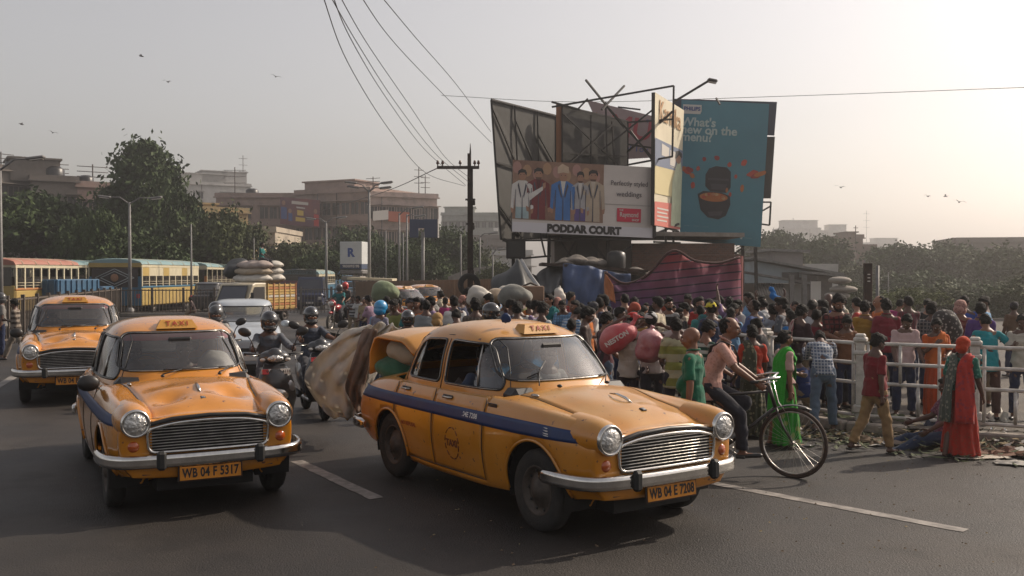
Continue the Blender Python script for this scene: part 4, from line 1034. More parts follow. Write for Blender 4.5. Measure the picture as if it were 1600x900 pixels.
# lane marks
def stripe(name, x0, y0, x1, y1, w, kind='structure'):
 a = gx(x0, y0); b = gx(x1, y1); t = (b - a).normalized(); n = Vector((-t.y, t.x, 0)) * w / 2; k = 24; rows = []
 r = random.Random(int(x0))
 for i in range(k + 1):
  p = a.lerp(b, i / k); e = r.uniform(-.012, .012); f = r.uniform(-.012, .012); rows.append([(p + n * (1 + e * 8)) + Vector((0, 0, .0085)), (p - n * (1 + f * 8)) + Vector((0, 0, .0085))])
 mb = MB(); mb.grid(rows, MARK, False); tag(mb.build(name), kind=kind)
stripe('lane_marking', 1115, 757, 1512, 832, .13); stripe('lane_marking', 462, 722, 588, 781, .14); stripe('lane_marking', -60, 636, 42, 577, .17); stripe('lane_marking', 395, 690, 430, 707, .14)
stripe('lane_marking', 330, 640, 300, 625, .13)
# ------------------------------------------------------------------ pale pipe railing with square pillars, along the pavement
RAIL = mat('dirty cream pipe paint', (.55, .52, .48), rough=.5, var=.15, scale=12, dirt=(.20, .15, .11), dirt_amt=.6)
PILL = mat('dirty cream pillar', (.55, .52, .47), rough=.75, var=.2, scale=7, bump=.2, dirt=(.15, .10, .07), dirt_amt=.7)
fence = thing('pipe_railing', 'pale metal pipe railing with square pillars between the road and the crowd', 'railing')
q = MB(); q.box((0, 0, .52), (.108, .108, 1.04), PILL, bev=.012); q.box((0, 0, .16), (.17, .17, .10), PILL, bev=.015); q.box((0, 0, .90), (.155, .155, .05), PILL, bev=.01)
q.box((0, 0, 1.07), (.165, .165, .06), PILL, bev=.015); q.box((0, 0, 1.12), (.12, .12, .05), PILL, bev=.015); pil = q.mesh('pillar')
q = MB(); q.tube([(0, 0, 0), (1, 0, 0)], .024, RAIL, 8); railm = q.mesh('rail')
q = MB(); q.tube([(0, 0, 0), (0, 0, 1)], .022, RAIL, 8); barm = q.mesh('upright')
for i in range(len(FL)):
 link_mesh('pillar', pil, fence, FL[i] + Vector((0, 0, .10)), (0, 0, 0 if i == len(FL) - 1 else atan2((FL[i + 1] - FL[i]).y, (FL[i + 1] - FL[i]).x)))
 if i < len(FL) - 1:
  a, b = FL[i], FL[i + 1]; L = (b - a).length; an = atan2((b - a).y, (b - a).x)
  for z in (1.12, .86, .60, .17): link_mesh('rail', railm, fence, (a.x, a.y, z), (0, 0, an), (L, 1, 1))
  for fr, z0, z1 in ((.07, .17, 1.12), (.36, .60, 1.12), (.52, .17, .60), (.70, .17, 1.12), (.93, .17, 1.12)) if i % 2 else ((.07, .17, 1.12), (.30, .17, .60), (.55, .17, 1.12), (.93, .17, 1.12)):
   p = a.lerp(b, fr); link_mesh('upright', barm, fence, (p.x, p.y, z0), None, (1, 1, z1 - z0))
# ------------------------------------------------------------------ dark median railings on the left
def median(label, pts, hgt, step, m, x_off=0):
 t = thing('median_railing', label, 'railing'); q = MB(); q.box((0, 0, .5), (.03, .03, 1), m); bar = q.mesh('bar'); q = MB(); q.box((.5, 0, 0), (1, .04, .05), m); rl = q.mesh('rail')
 q = MB(); q.box((0, 0, .5), (.10, .10, 1), m); po = q.mesh('post'); cnt = 0
 for i in range(len(pts) - 1):
  a, b = Vector(pts[i] + (0,)), Vector(pts[i + 1] + (0,)); L = (b - a).length; an = atan2((b - a).y, (b - a).x)
  for z in (.22, hgt - .05): link_mesh('rail', rl, t, (a.x, a.y, z), (0, 0, an), (L, 1, 1))
  n = int(L / step)
  for k in range(n):
   p = a.lerp(b, k / n)
   if k % 9 == 0: link_mesh('post', po, t, p, (0, 0, an), (1, 1, hgt + .08))
   else: link_mesh('bar', bar, t, p + Vector((0, 0, .06)), (0, 0, an), (1, 1, hgt - .06))
 q = MB();
 for i in range(len(pts) - 1):
  a, b = Vector(pts[i] + (0,)), Vector(pts[i + 1] + (0,)); c = (a + b) / 2; q.box((c.x, c.y, .09), ((b - a).length, .28, .18), CONC, rot=(0, 0, atan2((b - a).y, (b - a).x)), bev=.03)
 q.build('plinth', t) if len(pts) == 2 else [None]
 return t
MR = mat('dark brown railing paint', (.075, .058, .045), rough=.7, var=.3, scale=5)
MR2 = mat('grey railing paint', (.11, .10, .092), rough=.7, var=.3, scale=5)
median('tall dark brown median railing in front of the buses on the left', [(-13.6, 25.0), (-14.6, 29.5), (-18.6, 45.5)], 1.35, .17, MR)
median('long brown railing running across behind the cream pickup truck', [(-18.6, 45.6), (-12.4, 46.4)], 1.30, .16, MR)
median('grey median railing between the pickup truck and the red motorcycle', [(-12.0, 47.5), (-7.2, 50.0), (-3.5, 50.5)], 1.30, .17, MR2)
# ------------------------------------------------------------------ trees
def leaf_mat(name, c1, c2):
 m = mat(name, c1, rough=.75, spec=.25, col2=c2, scale=.9, coords='Object'); return m
LEAF = leaf_mat('dark green foliage', (.058, .088, .026), (.024, .042, .013))
LEAF2 = leaf_mat('olive foliage', (.080, .095, .032), (.032, .045, .016))
LEAF3 = leaf_mat('fresh green foliage', (.11, .13, .035), (.05, .065, .02))
BARK = mat('grey brown bark', (.075, .055, .04), rough=.9, var=.3, scale=5, bump=.6, bscale=12)
def crown_mesh(seed, n_clump, n_leaf, leafm, size=.055, shape='round', tall=1.0):
 """leafy crown about unit radius centred on the origin"""
 r = np.random.RandomState(seed); lob = []
 for i in range(7): a = r.rand() * 2 * pi; e = r.uniform(-.35, .75); lob.append((.48 * cos(a) * cos(e), .48 * sin(a) * cos(e), .50 * sin(e) * tall, r.uniform(.38, .55)))
 lob.append((0, 0, .12, .62))
 if shape == 'tall': lob += [(0.12, 0, .60, .50), (-.14, .05, .85, .42), (-.16, 0, 1.10, .27), (.30, .1, .45, .42), (-.1, .1, 1.2, .16)]
 V = []
 per = n_leaf // n_clump
 for c in range(n_clump):
  L = lob[r.randint(len(lob))]; d = r.randn(3); d /= np.linalg.norm(d);
  if d[2] < -.5: d[2] *= -.6
  ctr = np.array(L[:3]) + d * L[3] * r.uniform(.72, 1.06); cr = r.uniform(.07, .16)
  off = r.randn(per, 3) * cr * np.array([1, 1, .6]); P = ctr + off
  nrm = d * .5 + r.randn(per, 3) * .8; nrm /= np.linalg.norm(nrm, axis=1)[:, None]
  t = np.cross(nrm, r.randn(per, 3)); t /= np.linalg.norm(t, axis=1)[:, None]; b = np.cross(nrm, t); s = size * r.uniform(.5, 1.15, (per, 1))
  V.append(np.stack([P - t * s, P - b * s * .5, P + t * s, P + b * s * .5], 1))
 V = np.concatenate(V).reshape(-1, 3); n = len(V) // 4
 me = bpy.data.meshes.new('crown'); me.vertices.add(len(V)); me.vertices.foreach_set('co', V.astype(np.float32).ravel()); me.loops.add(n * 4); me.loops.foreach_set('vertex_index', np.arange(n * 4, dtype=np.int32))
 me.polygons.add(n); me.polygons.foreach_set('loop_start', np.arange(0, n * 4, 4, dtype=np.int32)); me.update(calc_edges=True); me.materials.append(leafm); return me
CR = {('d', k): crown_mesh(10 + k, 150, 15000, LEAF, .058) for k in range(2)}
CR['t', 0] = crown_mesh(21, 190, 21000, LEAF, .052, 'tall'); CR['o', 0] = crown_mesh(31, 150, 15000, LEAF2, .058); CR['o', 1] = crown_mesh(32, 130, 13000, LEAF2, .060); CR['f', 0] = crown_mesh(41, 110, 9000, LEAF3, .045)
TR = {}
def trunk_mesh(k):
 if k in TR: return TR[k]
 q = MB(); r = random.Random(k); q.tube([(0, 0, 0), (.02, .01, .45), (-.01, .03, .9)], [.075, .055, .04], BARK, 9)
 for i in range(7):
  a = i * 2.3 + r.random(); z = .55 + .06 * i; q.tube([(0, 0, z), (.16 * cos(a), .16 * sin(a), z + .22), (.38 * cos(a), .38 * sin(a), z + .42), (.5 * cos(a), .5 * sin(a), z + .62)], [.035, .026, .016, .008], BARK, 6)
 TR[k] = q.mesh('trunk'); return TR[k]
def tree(label, x, ytop, wpx, d, kind=('d', 0), hgt=None, grp='trees lining the road', cat='tree', squash=1.0, seed=0, base=0):
 c = at(x, ytop, d); rad = wpx * d / F / 2; top = c.z
 t = thing('tree' if cat == 'tree' else 'bush', label, cat, (c.x, d + rad * .4, base), random.Random(x).uniform(0, 6), grp)
 tops = 1.34 if kind[0] == 't' else .9
 ch = max(rad * squash, (top - base) * .50 * min(1, squash + .2)) if kind[0] != 't' else (top - base) / 2.1
 cz = top - base - ch * tops
 link_mesh('crown', CR[kind], t, (0, 0, cz), None, (rad * 1.12, rad * 1.12, ch))
 if cz > .3: link_mesh('trunk', trunk_mesh(seed % 3), t, (0, 0, 0), None, (rad * .9, rad * .9, cz * .95))
 return t
TREES = [
 ('wide dark leafy tree above the buses at the far left edge', 48, 288, 190, 66, ('d', 0)), ('rounded dark tree at left beside the stained flat blocks', 108, 330, 110, 64, ('d', 1)),
 ('tallest dark tree on the left with a pointed crown', 212, 226, 188, 70, ('t', 0)), ('dense dark tree leaning against the tallest tree on its right', 256, 258, 124, 68, ('d', 1)),
 ('small dark tree in the gap left of the tallest tree', 150, 318, 70, 60, ('d', 0)), ('broad olive tree right of the tallest tree', 318, 322, 120, 66, ('o', 0)),
 ('low olive tree in front of the yellow block of flats', 368, 338, 90, 72, ('o', 1)), ('dark shade tree between the bus with the diamond window and the tallest tree', 205, 350, 150, 58, ('d', 1)),
 ('olive tree just behind the two teal roofed buses', 300, 368, 110, 78, ('o', 0)), ('bushy tree behind the man sitting on the truck load', 455, 372, 95, 74, ('o', 1)), ('dark tree behind the thin grey lamp post', 500, 385, 90, 70, ('d', 0)),
 ('tree in front of the long tan building left of the tall lamp', 545, 345, 100, 80, ('d', 1)), ('tree in front of the pink wing beside the tall lamp', 604, 372, 80, 78, ('d', 0)), ('dark rounded tree behind the blue square sign frame', 690, 344, 110, 72, ('d', 0)),
 ('dark tree below the blue square sign frame', 655, 372, 90, 66, ('d', 1)), ('small olive tree right of the blue square sign frame', 725, 380, 80, 74, ('o', 1)), ('low shrubby tree near the curved ramp', 775, 408, 80, 60, ('o', 0)),
 ('hazy tree right of the teal billboard', 1212, 354, 100, 95, ('d', 0)), ('hazy rounded tree behind the tin roofed shed', 1290, 362, 100, 85, ('d', 1)), ('dim tree beside the shed gable', 1250, 385, 90, 70, ('o', 0)),
 ('hazy tree behind the dark twin posts', 1352, 410, 80, 78, ('o', 1)), ('tall hazy tree left of the grove at right', 1425, 374, 110, 80, ('d', 0)), ('broad hazy tree in the middle of the grove at right', 1480, 370, 130, 84, ('d', 1)),
 ('hazy tree behind the lilac shirted man', 1540, 388, 120, 78, ('o', 0)), ('large tree at the right edge of the grove', 1590, 378, 130, 72, ('o', 1)), ('dark lower tree in the grove behind the bright bush', 1455, 415, 150, 66, ('d', 0)),
 ('shadowy low tree near the smoke at right', 1530, 430, 140, 62, ('d', 1)),('scrubby tree on the far slope beneath the hazy roofs', 1310, 425, 100, 60, ('o', 0)),
]
for i, (lb, x, yt, w, d, k) in enumerate(TREES): tree(lb, x, yt, w, d, k, seed=i, base=-.5)
tree('bright green bush behind the man in the maroon shirt', 1440, 445, 100, 34, ('f', 0), cat='bush', grp=None, squash=.6)
tree('small bright bush behind the plaid backpack', 1400, 462, 60, 30, ('f', 0), cat='bush', grp=None, squash=.6)
for i, (x, y, w_, d_, lb) in enumerate(((1335, 448, 90, 44, 'dim bush beside the stacked awnings'), (1395, 446, 100, 48, 'dim bush behind the leaning thin pole'), (1500, 444, 130, 46, 'dim bush behind the pink wrapped man'), (1570, 440, 130, 44, 'dim bush at the right edge of the crowd'), (1620, 430, 120, 40, 'bush cut off by the right edge'))): tree(lb, x, y, w_, d_, (('o', 0), ('d', 1))[i % 2], cat='bush', grp=None, squash=.7, base=-.3)
# ------------------------------------------------------------------ buildings
WIN = {}
def win_mesh(w, h, dark, frame, shade):
 k = (round(w, 2), round(h, 2), dark.name, frame.name, shade)
 if k in WIN: return WIN[k]
 q = MB(); q.box((0, -.015, 0), (w, .05, h), dark)
 for s in (-1, 1): q.box((s * w / 2, -.04, 0), (.09, .12, h + .09), frame); q.box((0, -.04, s * h / 2), (w, .118, .09), frame)
 q.box((0, -.05, 0), (.05, .06, h), frame)
 if shade: q.box((0, -.30, h / 2 + .16), (w + .4, .62, .08), frame)
 WIN[k] = q.mesh('window'); return WIN[k]
DKWIN = mat('dark window opening', (.028, .026, .026), rough=.35)
def building(label, x0, x1, ytop, d0, d1, storeys, bays, wall, frame=None, sh=2.9, ww=.95, wh=1.2, depth=12, shade=True, extra=(), skip=0.1, seed=0, ybot=None, bands=True, name='building', par=.5):
 """front wall from pixel x0 at distance d0 to x1 at d1, roof line at row ytop (measured at x0)"""
 a = at(x0, ytop, d0); b = at(x1, ytop, d1); top = a.z; L = hypot(b.x - a.x, b.y - a.y); an = atan2(b.y - a.y, b.x - a.x)
 t = thing(name, label, 'building', (a.x, a.y, 0), an); r = random.Random(seed); fr = frame or wall
 q = MB(); q.box((L / 2, depth / 2, top / 2 - .5), (L, depth, top + 1), wall); q.build('wall', t)
 q = MB()
 for c, s in (((L / 2, -.02, top + par / 2), (L + .3, .16, par)), ((L / 2, depth, top + par / 2), (L + .3, .16, par)), ((-.06, depth / 2, top + par / 2), (.16, depth - .2, par)), ((L + .06, depth / 2, top + par / 2), (.16, depth - .2, par))): q.box(c, s, fr)
 q.box((L / 2, -.12, top - .02), (L + .5, .45, .14), fr); q.build('parapet', t)
 for s_ in range(storeys):
  zc = top - .5 - sh * (s_ + .5)
  if bands and s_ > 0: q = MB(); q.box((L / 2, -.08, zc + sh * .5), (L + .1, .16, .14), fr); q.build('ledge', t)
  for k in range(bays):
   if r.random() < skip: continue
   xx = L * (k + .5) / bays
   link_mesh('window', win_mesh(ww, wh, DKWIN, fr, shade), t, (xx, 0, zc))
  nside = max(1, int(depth / 4))
  for k in range(nside): link_mesh('window', win_mesh(ww, wh, DKWIN, fr, shade), t, (L, depth * (k + .5) / nside, zc), (0, 0, pi / 2))
 for k in range(int(L / 5)):
  xx = r.uniform(.5, L - .5); zz = r.uniform(top - storeys * sh, top - .8); q = MB(); q.box((xx, -.22, zz), (.9, .45, .6), (STEEL, WHITEP)[k % 2], bev=.04); q.build('air_conditioner', t)
  xx = r.uniform(.3, L - .3); q = MB(); q.tube([(xx, -.2, top), (xx, -.2, 0)], .06, (STEEL, DKSTEEL)[k % 2], 5); q.build('drain_pipe', t)
 for kind, xx, w, h in extra:
  q = MB()
  if kind == 'room': q.box((L * xx, 4, top + h / 2), (w, 5, h), wall); q.box((L * xx, 4, top + h + .08), (w + .5, 5.5, .16), fr); q.build('roof_room', t)
  elif kind == 'tank': q.lathe([(w * .9, 0), (w, .2), (w, h * .8), (w * .6, h), (0.01, h)], TRIM, 14, Matrix.Translation((L * xx, 2, top))); q.build('water_tank', t)
  elif kind == 'mast':
   q.tube([(L * xx, 3, top), (L * xx, 3, top + h)], .06, DKSTEEL, 5)
   for z in (.5, .7, .9): q.tube([(L * xx - w, 3, top + h * z), (L * xx + w, 3, top + h * z)], .035, DKSTEEL, 4)
   q.build('aerial', t)
  elif kind == 'balcony':
   for s_ in range(storeys):
    z = top - .5 - sh * (s_ + 1) + .1; q = MB(); q.box((L * xx, -.6, z), (w, 1.2, .14), fr); q.box((L * xx, -1.17, z + .5), (w, .06, .9), wall); q.build('balcony', t)
 return t, L, top
def wallm(name, c, dirt=(.09, .075, .06), amt=.8): return mat(name, c, rough=.9, var=.12, scale=.5, dirt=dirt, dirt_amt=amt, bump=.2, bscale=3)
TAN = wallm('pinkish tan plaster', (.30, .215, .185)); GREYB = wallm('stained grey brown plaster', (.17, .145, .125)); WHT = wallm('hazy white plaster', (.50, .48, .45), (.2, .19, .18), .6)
YEL = wallm('faded yellow plaster', (.42, .31, .16)); CRM = wallm('cream plaster', (.42, .36, .28)); PNK = wallm('pale pink plaster', (.45, .35, .31)); GRN = wallm('pale grey green plaster', (.30, .31, .28))
BRW = wallm('sooty brown brick', (.16, .105, .08))
building('stained brown flat block at the far left behind the trees', -40, 46, 262, 84, 88, 3, 5, GREYB, seed=1, extra=(('mast', .8, 1.2, 2), ('tank', .95, .8, 1.3)))
building('stained grey flat block with rooftop clutter left of the tallest tree', 50, 122, 281, 86, 88, 3, 5, GREYB, seed=2, extra=(('room', .12, 4, 2.0), ('tank', .55, .9, 1.5), ('mast', .7, .8, 2)))
building('brown concrete block just left of the tallest tree', 122, 182, 291, 88, 90, 3, 4, TAN, seed=3, extra=(('tank', .35, .7, 1.2), ('mast', .6, 1.4, 2.4)))
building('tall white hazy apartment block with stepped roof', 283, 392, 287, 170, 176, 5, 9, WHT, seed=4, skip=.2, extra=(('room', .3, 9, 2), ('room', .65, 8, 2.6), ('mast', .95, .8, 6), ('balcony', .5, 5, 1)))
building('faded yellow block of flats behind the olive trees', 305, 388, 330, 92, 95, 2, 5, YEL, seed=5, extra=(('room', .2, 3, .8),))
building('long tan building with the large red banner', 338, 462, 308, 118, 118, 3, 9, TAN, seed=6, shade=True, ww=1.2, wh=1.5, skip=.02, extra=(('mast', .15, 1.4, 4), ('tank', .4, .8, 1.2)))
tb, tbL, tbT = building('middle stretch of the tan building with a roof room', 462, 578, 304, 117, 112, 3, 8, TAN, seed=7, ww=1.2, wh=1.5, skip=.02, extra=(('room', .36, 7.5, 1.5), ('mast', .85, 1, 2)))
building('pale pink office wing with sunshades behind the tall lamp', 578, 683, 306, 112, 115.5, 4, 8, PNK, seed=8, ww=1.3, wh=1.5, skip=.02, extra=(('mast', .85, .6, 4), ('mast', .95, .6, 3)))
building('small cream house with blue shutters below the tan building', 386, 430, 362, 96, 96, 3, 3, CRM, seed=9)
building('low yellow house beneath the cream house', 366, 392, 395, 90, 90, 2, 2, YEL, seed=10)
building('pale hazy block right of the dark electric pole', 690, 782, 336, 190, 190, 5, 9, GRN, seed=11, extra=(('room', .3, 6, 1.6),))
building('grey hazy lower block behind the dark tent', 700, 800, 372, 150, 150, 4, 8, GREYB, seed=12)
building('small white hut wall behind the electric pole', 770, 830, 398, 100, 100, 2, 4, WHT, seed=13)
building('white shop row with red awning under the pink wing', 560, 640, 402, 96, 96, 2, 6, CRM, seed=14)
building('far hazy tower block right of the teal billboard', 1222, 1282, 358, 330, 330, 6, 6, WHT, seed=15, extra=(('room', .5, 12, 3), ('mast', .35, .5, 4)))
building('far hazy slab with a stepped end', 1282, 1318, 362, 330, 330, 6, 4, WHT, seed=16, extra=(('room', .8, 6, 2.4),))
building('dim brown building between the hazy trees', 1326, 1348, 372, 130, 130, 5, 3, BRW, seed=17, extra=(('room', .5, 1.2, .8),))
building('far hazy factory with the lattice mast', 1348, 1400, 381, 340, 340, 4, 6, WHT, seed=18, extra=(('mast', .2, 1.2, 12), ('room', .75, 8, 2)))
building('low brown building beneath the far factory', 1338, 1368, 388, 120, 120, 3, 3, BRW, seed=19, extra=(('mast', .4, .3, 3),))
building('long dim flat roofed building above the grove at right', 1495, 1640, 378, 110, 108, 4, 10, GREYB, seed=20)
# banner on the tan building
RB = mat('faded maroon banner print', (.20, .055, .05), rough=.8, col2=(.09, .05, .085), scale=.35)
def board_at(name, label, pts, thickness, m, cat='billboard', back=None, parent=None):
 """four corners TL TR BR BL in world space"""
 P = [Vector(p) for p in pts]; n = (P[1] - P[0]).cross(P[3] - P[0]).normalized()
 if n.y > 0: n = -n
 q = MB(); q.add([p for p in P] + [p - n * thickness for p in P], [(0, 1, 2, 3)], m); q.add([p for p in P] + [p - n * thickness for p in P], [(4, 5, 6, 7), (0, 1, 5, 4), (1, 2, 6, 5), (2, 3, 7, 6), (3, 0, 4, 7)], back or DKSTEEL)
 o = q.build(name, parent)
 if label: tag(o, label, cat)
 return o, n
def quad_fn(pts):
 P = [Vector(p) for p in pts]
 return lambda u, v: P[0].lerp(P[1], u).lerp(P[3].lerp(P[2], u), v)
def on_board(B, n, u, v, off=.02):
 p = B(u, v); ex = B(u + .01, v) - B(u - .01, v); ey = B(u, v - .01) - B(u, v + .01); M = frame_matrix(p, ex, ey)
 if Vector((M[0][2], M[1][2], M[2][2])).dot(n) < 0: pass
 M.translation = p + n * off; return M
def poly_print(B, n, pts, m, parent, off=.012, name='print'):
 q = MB(); q.add([B(u, v) + n * off for u, v in pts], [tuple(range(len(pts)))], m); return q.build(name, parent, fix=False)
bt = [at(438, 308, 115.0), at(500, 313, 113.0), at(500, 356, 113.0), at(438, 350, 115.0)]
bo, bn = board_at('banner', 'faded maroon banner with white lettering hung on the tan building', bt, .1, RB, 'banner'); B = quad_fn(bt)
CW = mat('print white', (.55, .52, .48), rough=.7); CY = mat('print yellow', (.60, .42, .08), rough=.7); CR_ = mat('print red', (.45, .03, .03), rough=.7); CS = mat('print skin', (.32, .17, .11), rough=.7); CK = mat('print black', (.02, .018, .018), rough=.7)
CB = mat('print blue', (.04, .08, .25), rough=.7)
for u0, v0, u1, v1, m in ((.30, .10, .72, .22, CW), (.42, .30, .64, .36, CW), (.44, .42, .60, .62, CY), (.40, .68, .64, .84, CY), (.86, .52, .98, .95, CR_), (.03, .35, .18, .8, CB), (.22, .55, .32, .85, CB)):
 poly_print(B, bn, [(u0, v0), (u1, v0 + .02), (u1, v1), (u0, v1)], m, bo, .05)
for u, v in ((.10, .2), (.26, .48), (.90, .42)): poly_print(B, bn, [(u + .045 * cos(a), v + .09 * sin(a)) for a in np.linspace(0, 2 * pi, 10, endpoint=False)], CS, bo, .06)
b2 = [at(583, 330, 111.2), at(607, 328, 112.2), at(607, 343, 112.2), at(583, 345, 111.2)]; o, n_ = board_at('shop_sign', 'white shop signboard on the pink office wing', b2, .15, CW, 'sign')
b2 = [at(607, 330, 112.2), at(640, 332, 113.4), at(640, 348, 113.4), at(607, 346, 112.2)]; o, n_ = board_at('shop_sign', 'orange red shop fascia on the pink office wing', b2, .15, mat('orange red sign', (.40, .10, .05), rough=.7), 'sign')
b2 = [at(588, 392, 93), at(612, 396, 93), at(610, 404, 93), at(586, 402, 93)]; o, n_ = board_at('awning', 'small red awning under the pink office wing', b2, .15, CR_, 'awning')
# brown sheet metal hoarding, panel by panel
HB = mat('brown sheet metal', (.20, .135, .085), rough=.75, var=.12, scale=1.2, dirt=(.09, .06, .045), dirt_amt=.6)
t = thing('hoarding', 'brown sheet metal hoarding wall behind the distant crowd', 'wall')
pa = at(556, 440, 48); pb = at(770, 436, 42); N_ = 16
for k in range(N_):
 a = pa.lerp(pb, k / N_); b = pa.lerp(pb, (k + 1) / N_); c = (a + b) / 2; an = atan2(b.y - a.y, b.x - a.x)
 q = MB(); ln = (b - a).length - .015; h = c.z; q.box((0, 0, h / 2), (ln, .05, h), HB)
 for j in range(6): q.box((-ln / 2 + ln * (j + .5) / 6, -.035, h / 2), (ln / 13, .03, h - .04), HB)
 o = q.build('panel', t); o.location = (c.x, c.y + .02 * (k % 2), 0); o.rotation_euler = (0, 0, an)
# curved ramp with parapet
t = thing('ramp', 'pale curved ramp with arched parapet beyond the hoarding', 'ramp')
q = MB(); rows = []
for k in range(20): u = k / 19; p = at(700 + 105 * u, 432 - 16 * sin(u * pi * .8), 62); rows.append([(p.x, p.y, p.z - .9), (p.x, p.y, p.z), (p.x, p.y + .3, p.z), (p.x, p.y + .3, -.2)])
q.grid(rows, CONC, False); q.add([r[0] for r in rows] + [(r[0][0], r[0][1], -.2) for r in rows], [(i, i + 1, 21 + i, 20 + i) for i in range(19)], GREYB); q.build('wall', t, fix=False)
for k in range(1, 19, 2):
 q = MB(); p = rows[k]; q.box((p[0][0], p[0][1] - .08, (p[0][2]) / 2), (.18, .12, p[0][2]), CONC); q.build('pier', t)
# ------------------------------------------------------------------ poles and lamps
POLE = mat('grey lamp pole paint', (.17, .165, .16), rough=.6, var=.2, scale=3)
def lamp_post(label, x, ytop, d, heads, r=.07, grp='street lamps'):
 p = at(x, ytop, d); t = thing('street_lamp', label, 'street lamp', (p.x, d, 0), 0, grp)
 q = MB(); q.tube([(0, 0, 0), (0, 0, p.z * .5), (0, 0, p.z)], [r, r * .8, r * .55], POLE, 8); q.lathe([(r * 2, 0), (r * 2, .25), (r, .35)], POLE, 8); q.build('pole', t)
 for hx, hy in heads:
  e = at(hx, hy, d) - Vector((p.x, d, 0)); q = MB(); m = Vector((e.x * .5, 0, (p.z + e.z) / 2 + .12 * abs(e.x)))
  q.tube([(0, 0, p.z - .1), m, (e.x, 0, e.z)], [.04, .032, .03], POLE, 6); q.build('arm', t)
  s = 1 if e.x > 0 else -1; q = MB(); q.box((e.x + s * .25, 0, e.z + .02), (.65, .24, .11), POLE, rot=(0, s * -.12, 0), bev=.04); q.box((e.x + s * .28, 0, e.z - .04), (.42, .18, .03), CW, rot=(0, s * -.12, 0)); q.build('lamp_head', t)
 return t
lamp_post('street lamp at the far left edge with one long arm', 1, 262, 34, [(46, 248)], .10)
lamp_post('twin armed street lamp in front of the tallest tree', 203, 316, 48, [(172, 308), (236, 310)], .11)
lamp_post('thin grey pole in front of the olive tree', 299, 350, 52, [], .07, None)
lamp_post('tall lamp with four heads in the middle distance', 577, 297, 50, [(556, 286), (560, 293), (597, 286), (595, 294)], .10)
lamp_post('slim lamp post left of the white advert box', 510, 346, 62, [(492, 342), (528, 340)], .10)
lamp_post('slim grey lamp post nearest the blue square frame on its left', 624, 333, 54, [(646, 325)], .08)
lamp_post('second slim grey lamp post beside the blue square frame', 636, 335, 57, [(650, 338)], .08)
lamp_post('thin bare pole between the two slim lamp posts', 630, 365, 60, [], .05, None)
lamp_post('slim lamp post left of the dark electric pole', 720, 366, 56, [], .07)
lamp_post('lamp post with a long arm right of the dark electric pole', 750, 368, 60, [(764, 365)], .07)
lamp_post('short dim lamp post near the dark tent', 770, 394, 54, [(780, 390)], .06)
lamp_post('thin bare pole behind the white advert box', 603, 360, 64, [], .05, None)
lamp_post('thin bare pole in front of the low olive tree', 397, 372, 70, [], .06, None)
lamp_post('leaning thin pole in the haze beyond the twin dark posts', 1388, 425, 42, [], .035, None)
# dark riveted electric pole with crossarm, brackets and a hanging tyre
d = 33; p = at(735, 240, d); ep = thing('electric_pole', 'dark iron electric pole with crossarm in the middle of the scene', 'electric pole', (p.x, d, 0))
q = MB(); Z = p.z
q.box((0, 0, Z / 2), (.05, .14, Z), DKSTEEL); q.box((-.05, 0, Z / 2), (.10, .04, Z), DKSTEEL); q.box((.05, 0, Z / 2 - .2), (.08, .04, Z - .6), DKSTEEL); q.tube([(0, 0, Z), (0, 0, Z + .35)], [.035, .008], DKSTEEL, 6); q.build('pole', ep)
za = at(735, 262, d).z; q = MB(); q.box((-.42, 0, za), (1.45, .09, .10), DKSTEEL); q.box((-.42, .08, za + .03), (1.4, .05, .05), DKSTEEL); q.build('crossarm', ep)
for k, xx in enumerate((-1.12, -.95, -.35, .15, .28)): q = MB(); q.lathe([(.02, 0), (.02, .08), (.05, .09), (.055, .14), (.035, .16), (.045, .20), (.001, .22)], mat('brown porcelain', (.10, .04, .025), rough=.2), 10, Matrix.Translation((xx, 0, za + .03))); q.build('insulator', ep)
for zz, w in ((at(0, 312, d).z, .34), (at(0, 350, d).z, .28), (at(0, 420, d).z, .22)): q = MB(); q.box((0, 0, zz), (w, .12, .06), DKSTEEL); q.box((w * .35, -.06, zz - .12), (.10, .10, .16), DKSTEEL, bev=.02); q.build('bracket', ep)
ty = MB(); ty.lathe([(.22, -.06), (.28, -.09), (.37, -.08), (.40, -.03), (.40, .03), (.37, .08), (.28, .09), (.22, .06)], TYRE, 28, Matrix.Rotation(pi / 2, 4, 'X'))
o = ty.build('old_tyre'); pp = at(733, 445, d - .2); o.location = pp; o.rotation_euler = (0, 0, .35); tag(o, 'old black tyre hanging on the dark electric pole', 'tyre')
def wire(label, pts, r, grp='overhead wires', name='wire'):
 P = cat_rom([list(p) for p in pts], 8); q = MB(); q.tube([tuple(p) for p in P], r, TRIM, 5); o = q.build(name); tag(o, label, 'wire', grp); return o
WL = [('overhead wire nearest the left of the bundle, ending at the pole', [(497, -30, 12), (545, 100, 17), (610, 205, 24), (665, 270, 30), (726, 291, 33)]), ('second overhead wire from the left', [(512, -30, 12), (548, 60, 16), (605, 155, 22), (665, 235, 29), (728, 290, 33)]),
  ('third overhead wire sagging to the pole bracket', [(503, -30, 12), (560, 70, 17), (618, 160, 23), (680, 240, 30), (734, 286, 33)]), ('fourth overhead wire from the left', [(518, -30, 12), (575, 70, 18), (640, 165, 25), (695, 245, 31), (736, 280, 33)]),
  ('long wire crossing above to the left end of the billboards', [(548, -30, 12), (610, 60, 18), (680, 135, 24), (768, 224, 32)]), ('thin upper wire running to the billboards', [(575, -30, 12), (650, 60, 19), (715, 135, 25), (767, 206, 33)])]
for lb, P in WL: wire(lb, [at(*p) for p in P], .008)
wire('faint long wire crossing behind the billboards to the right', [at(690, 150, 70), at(900, 160, 66), at(1200, 152, 60), at(1640, 136, 52)], .018, None)
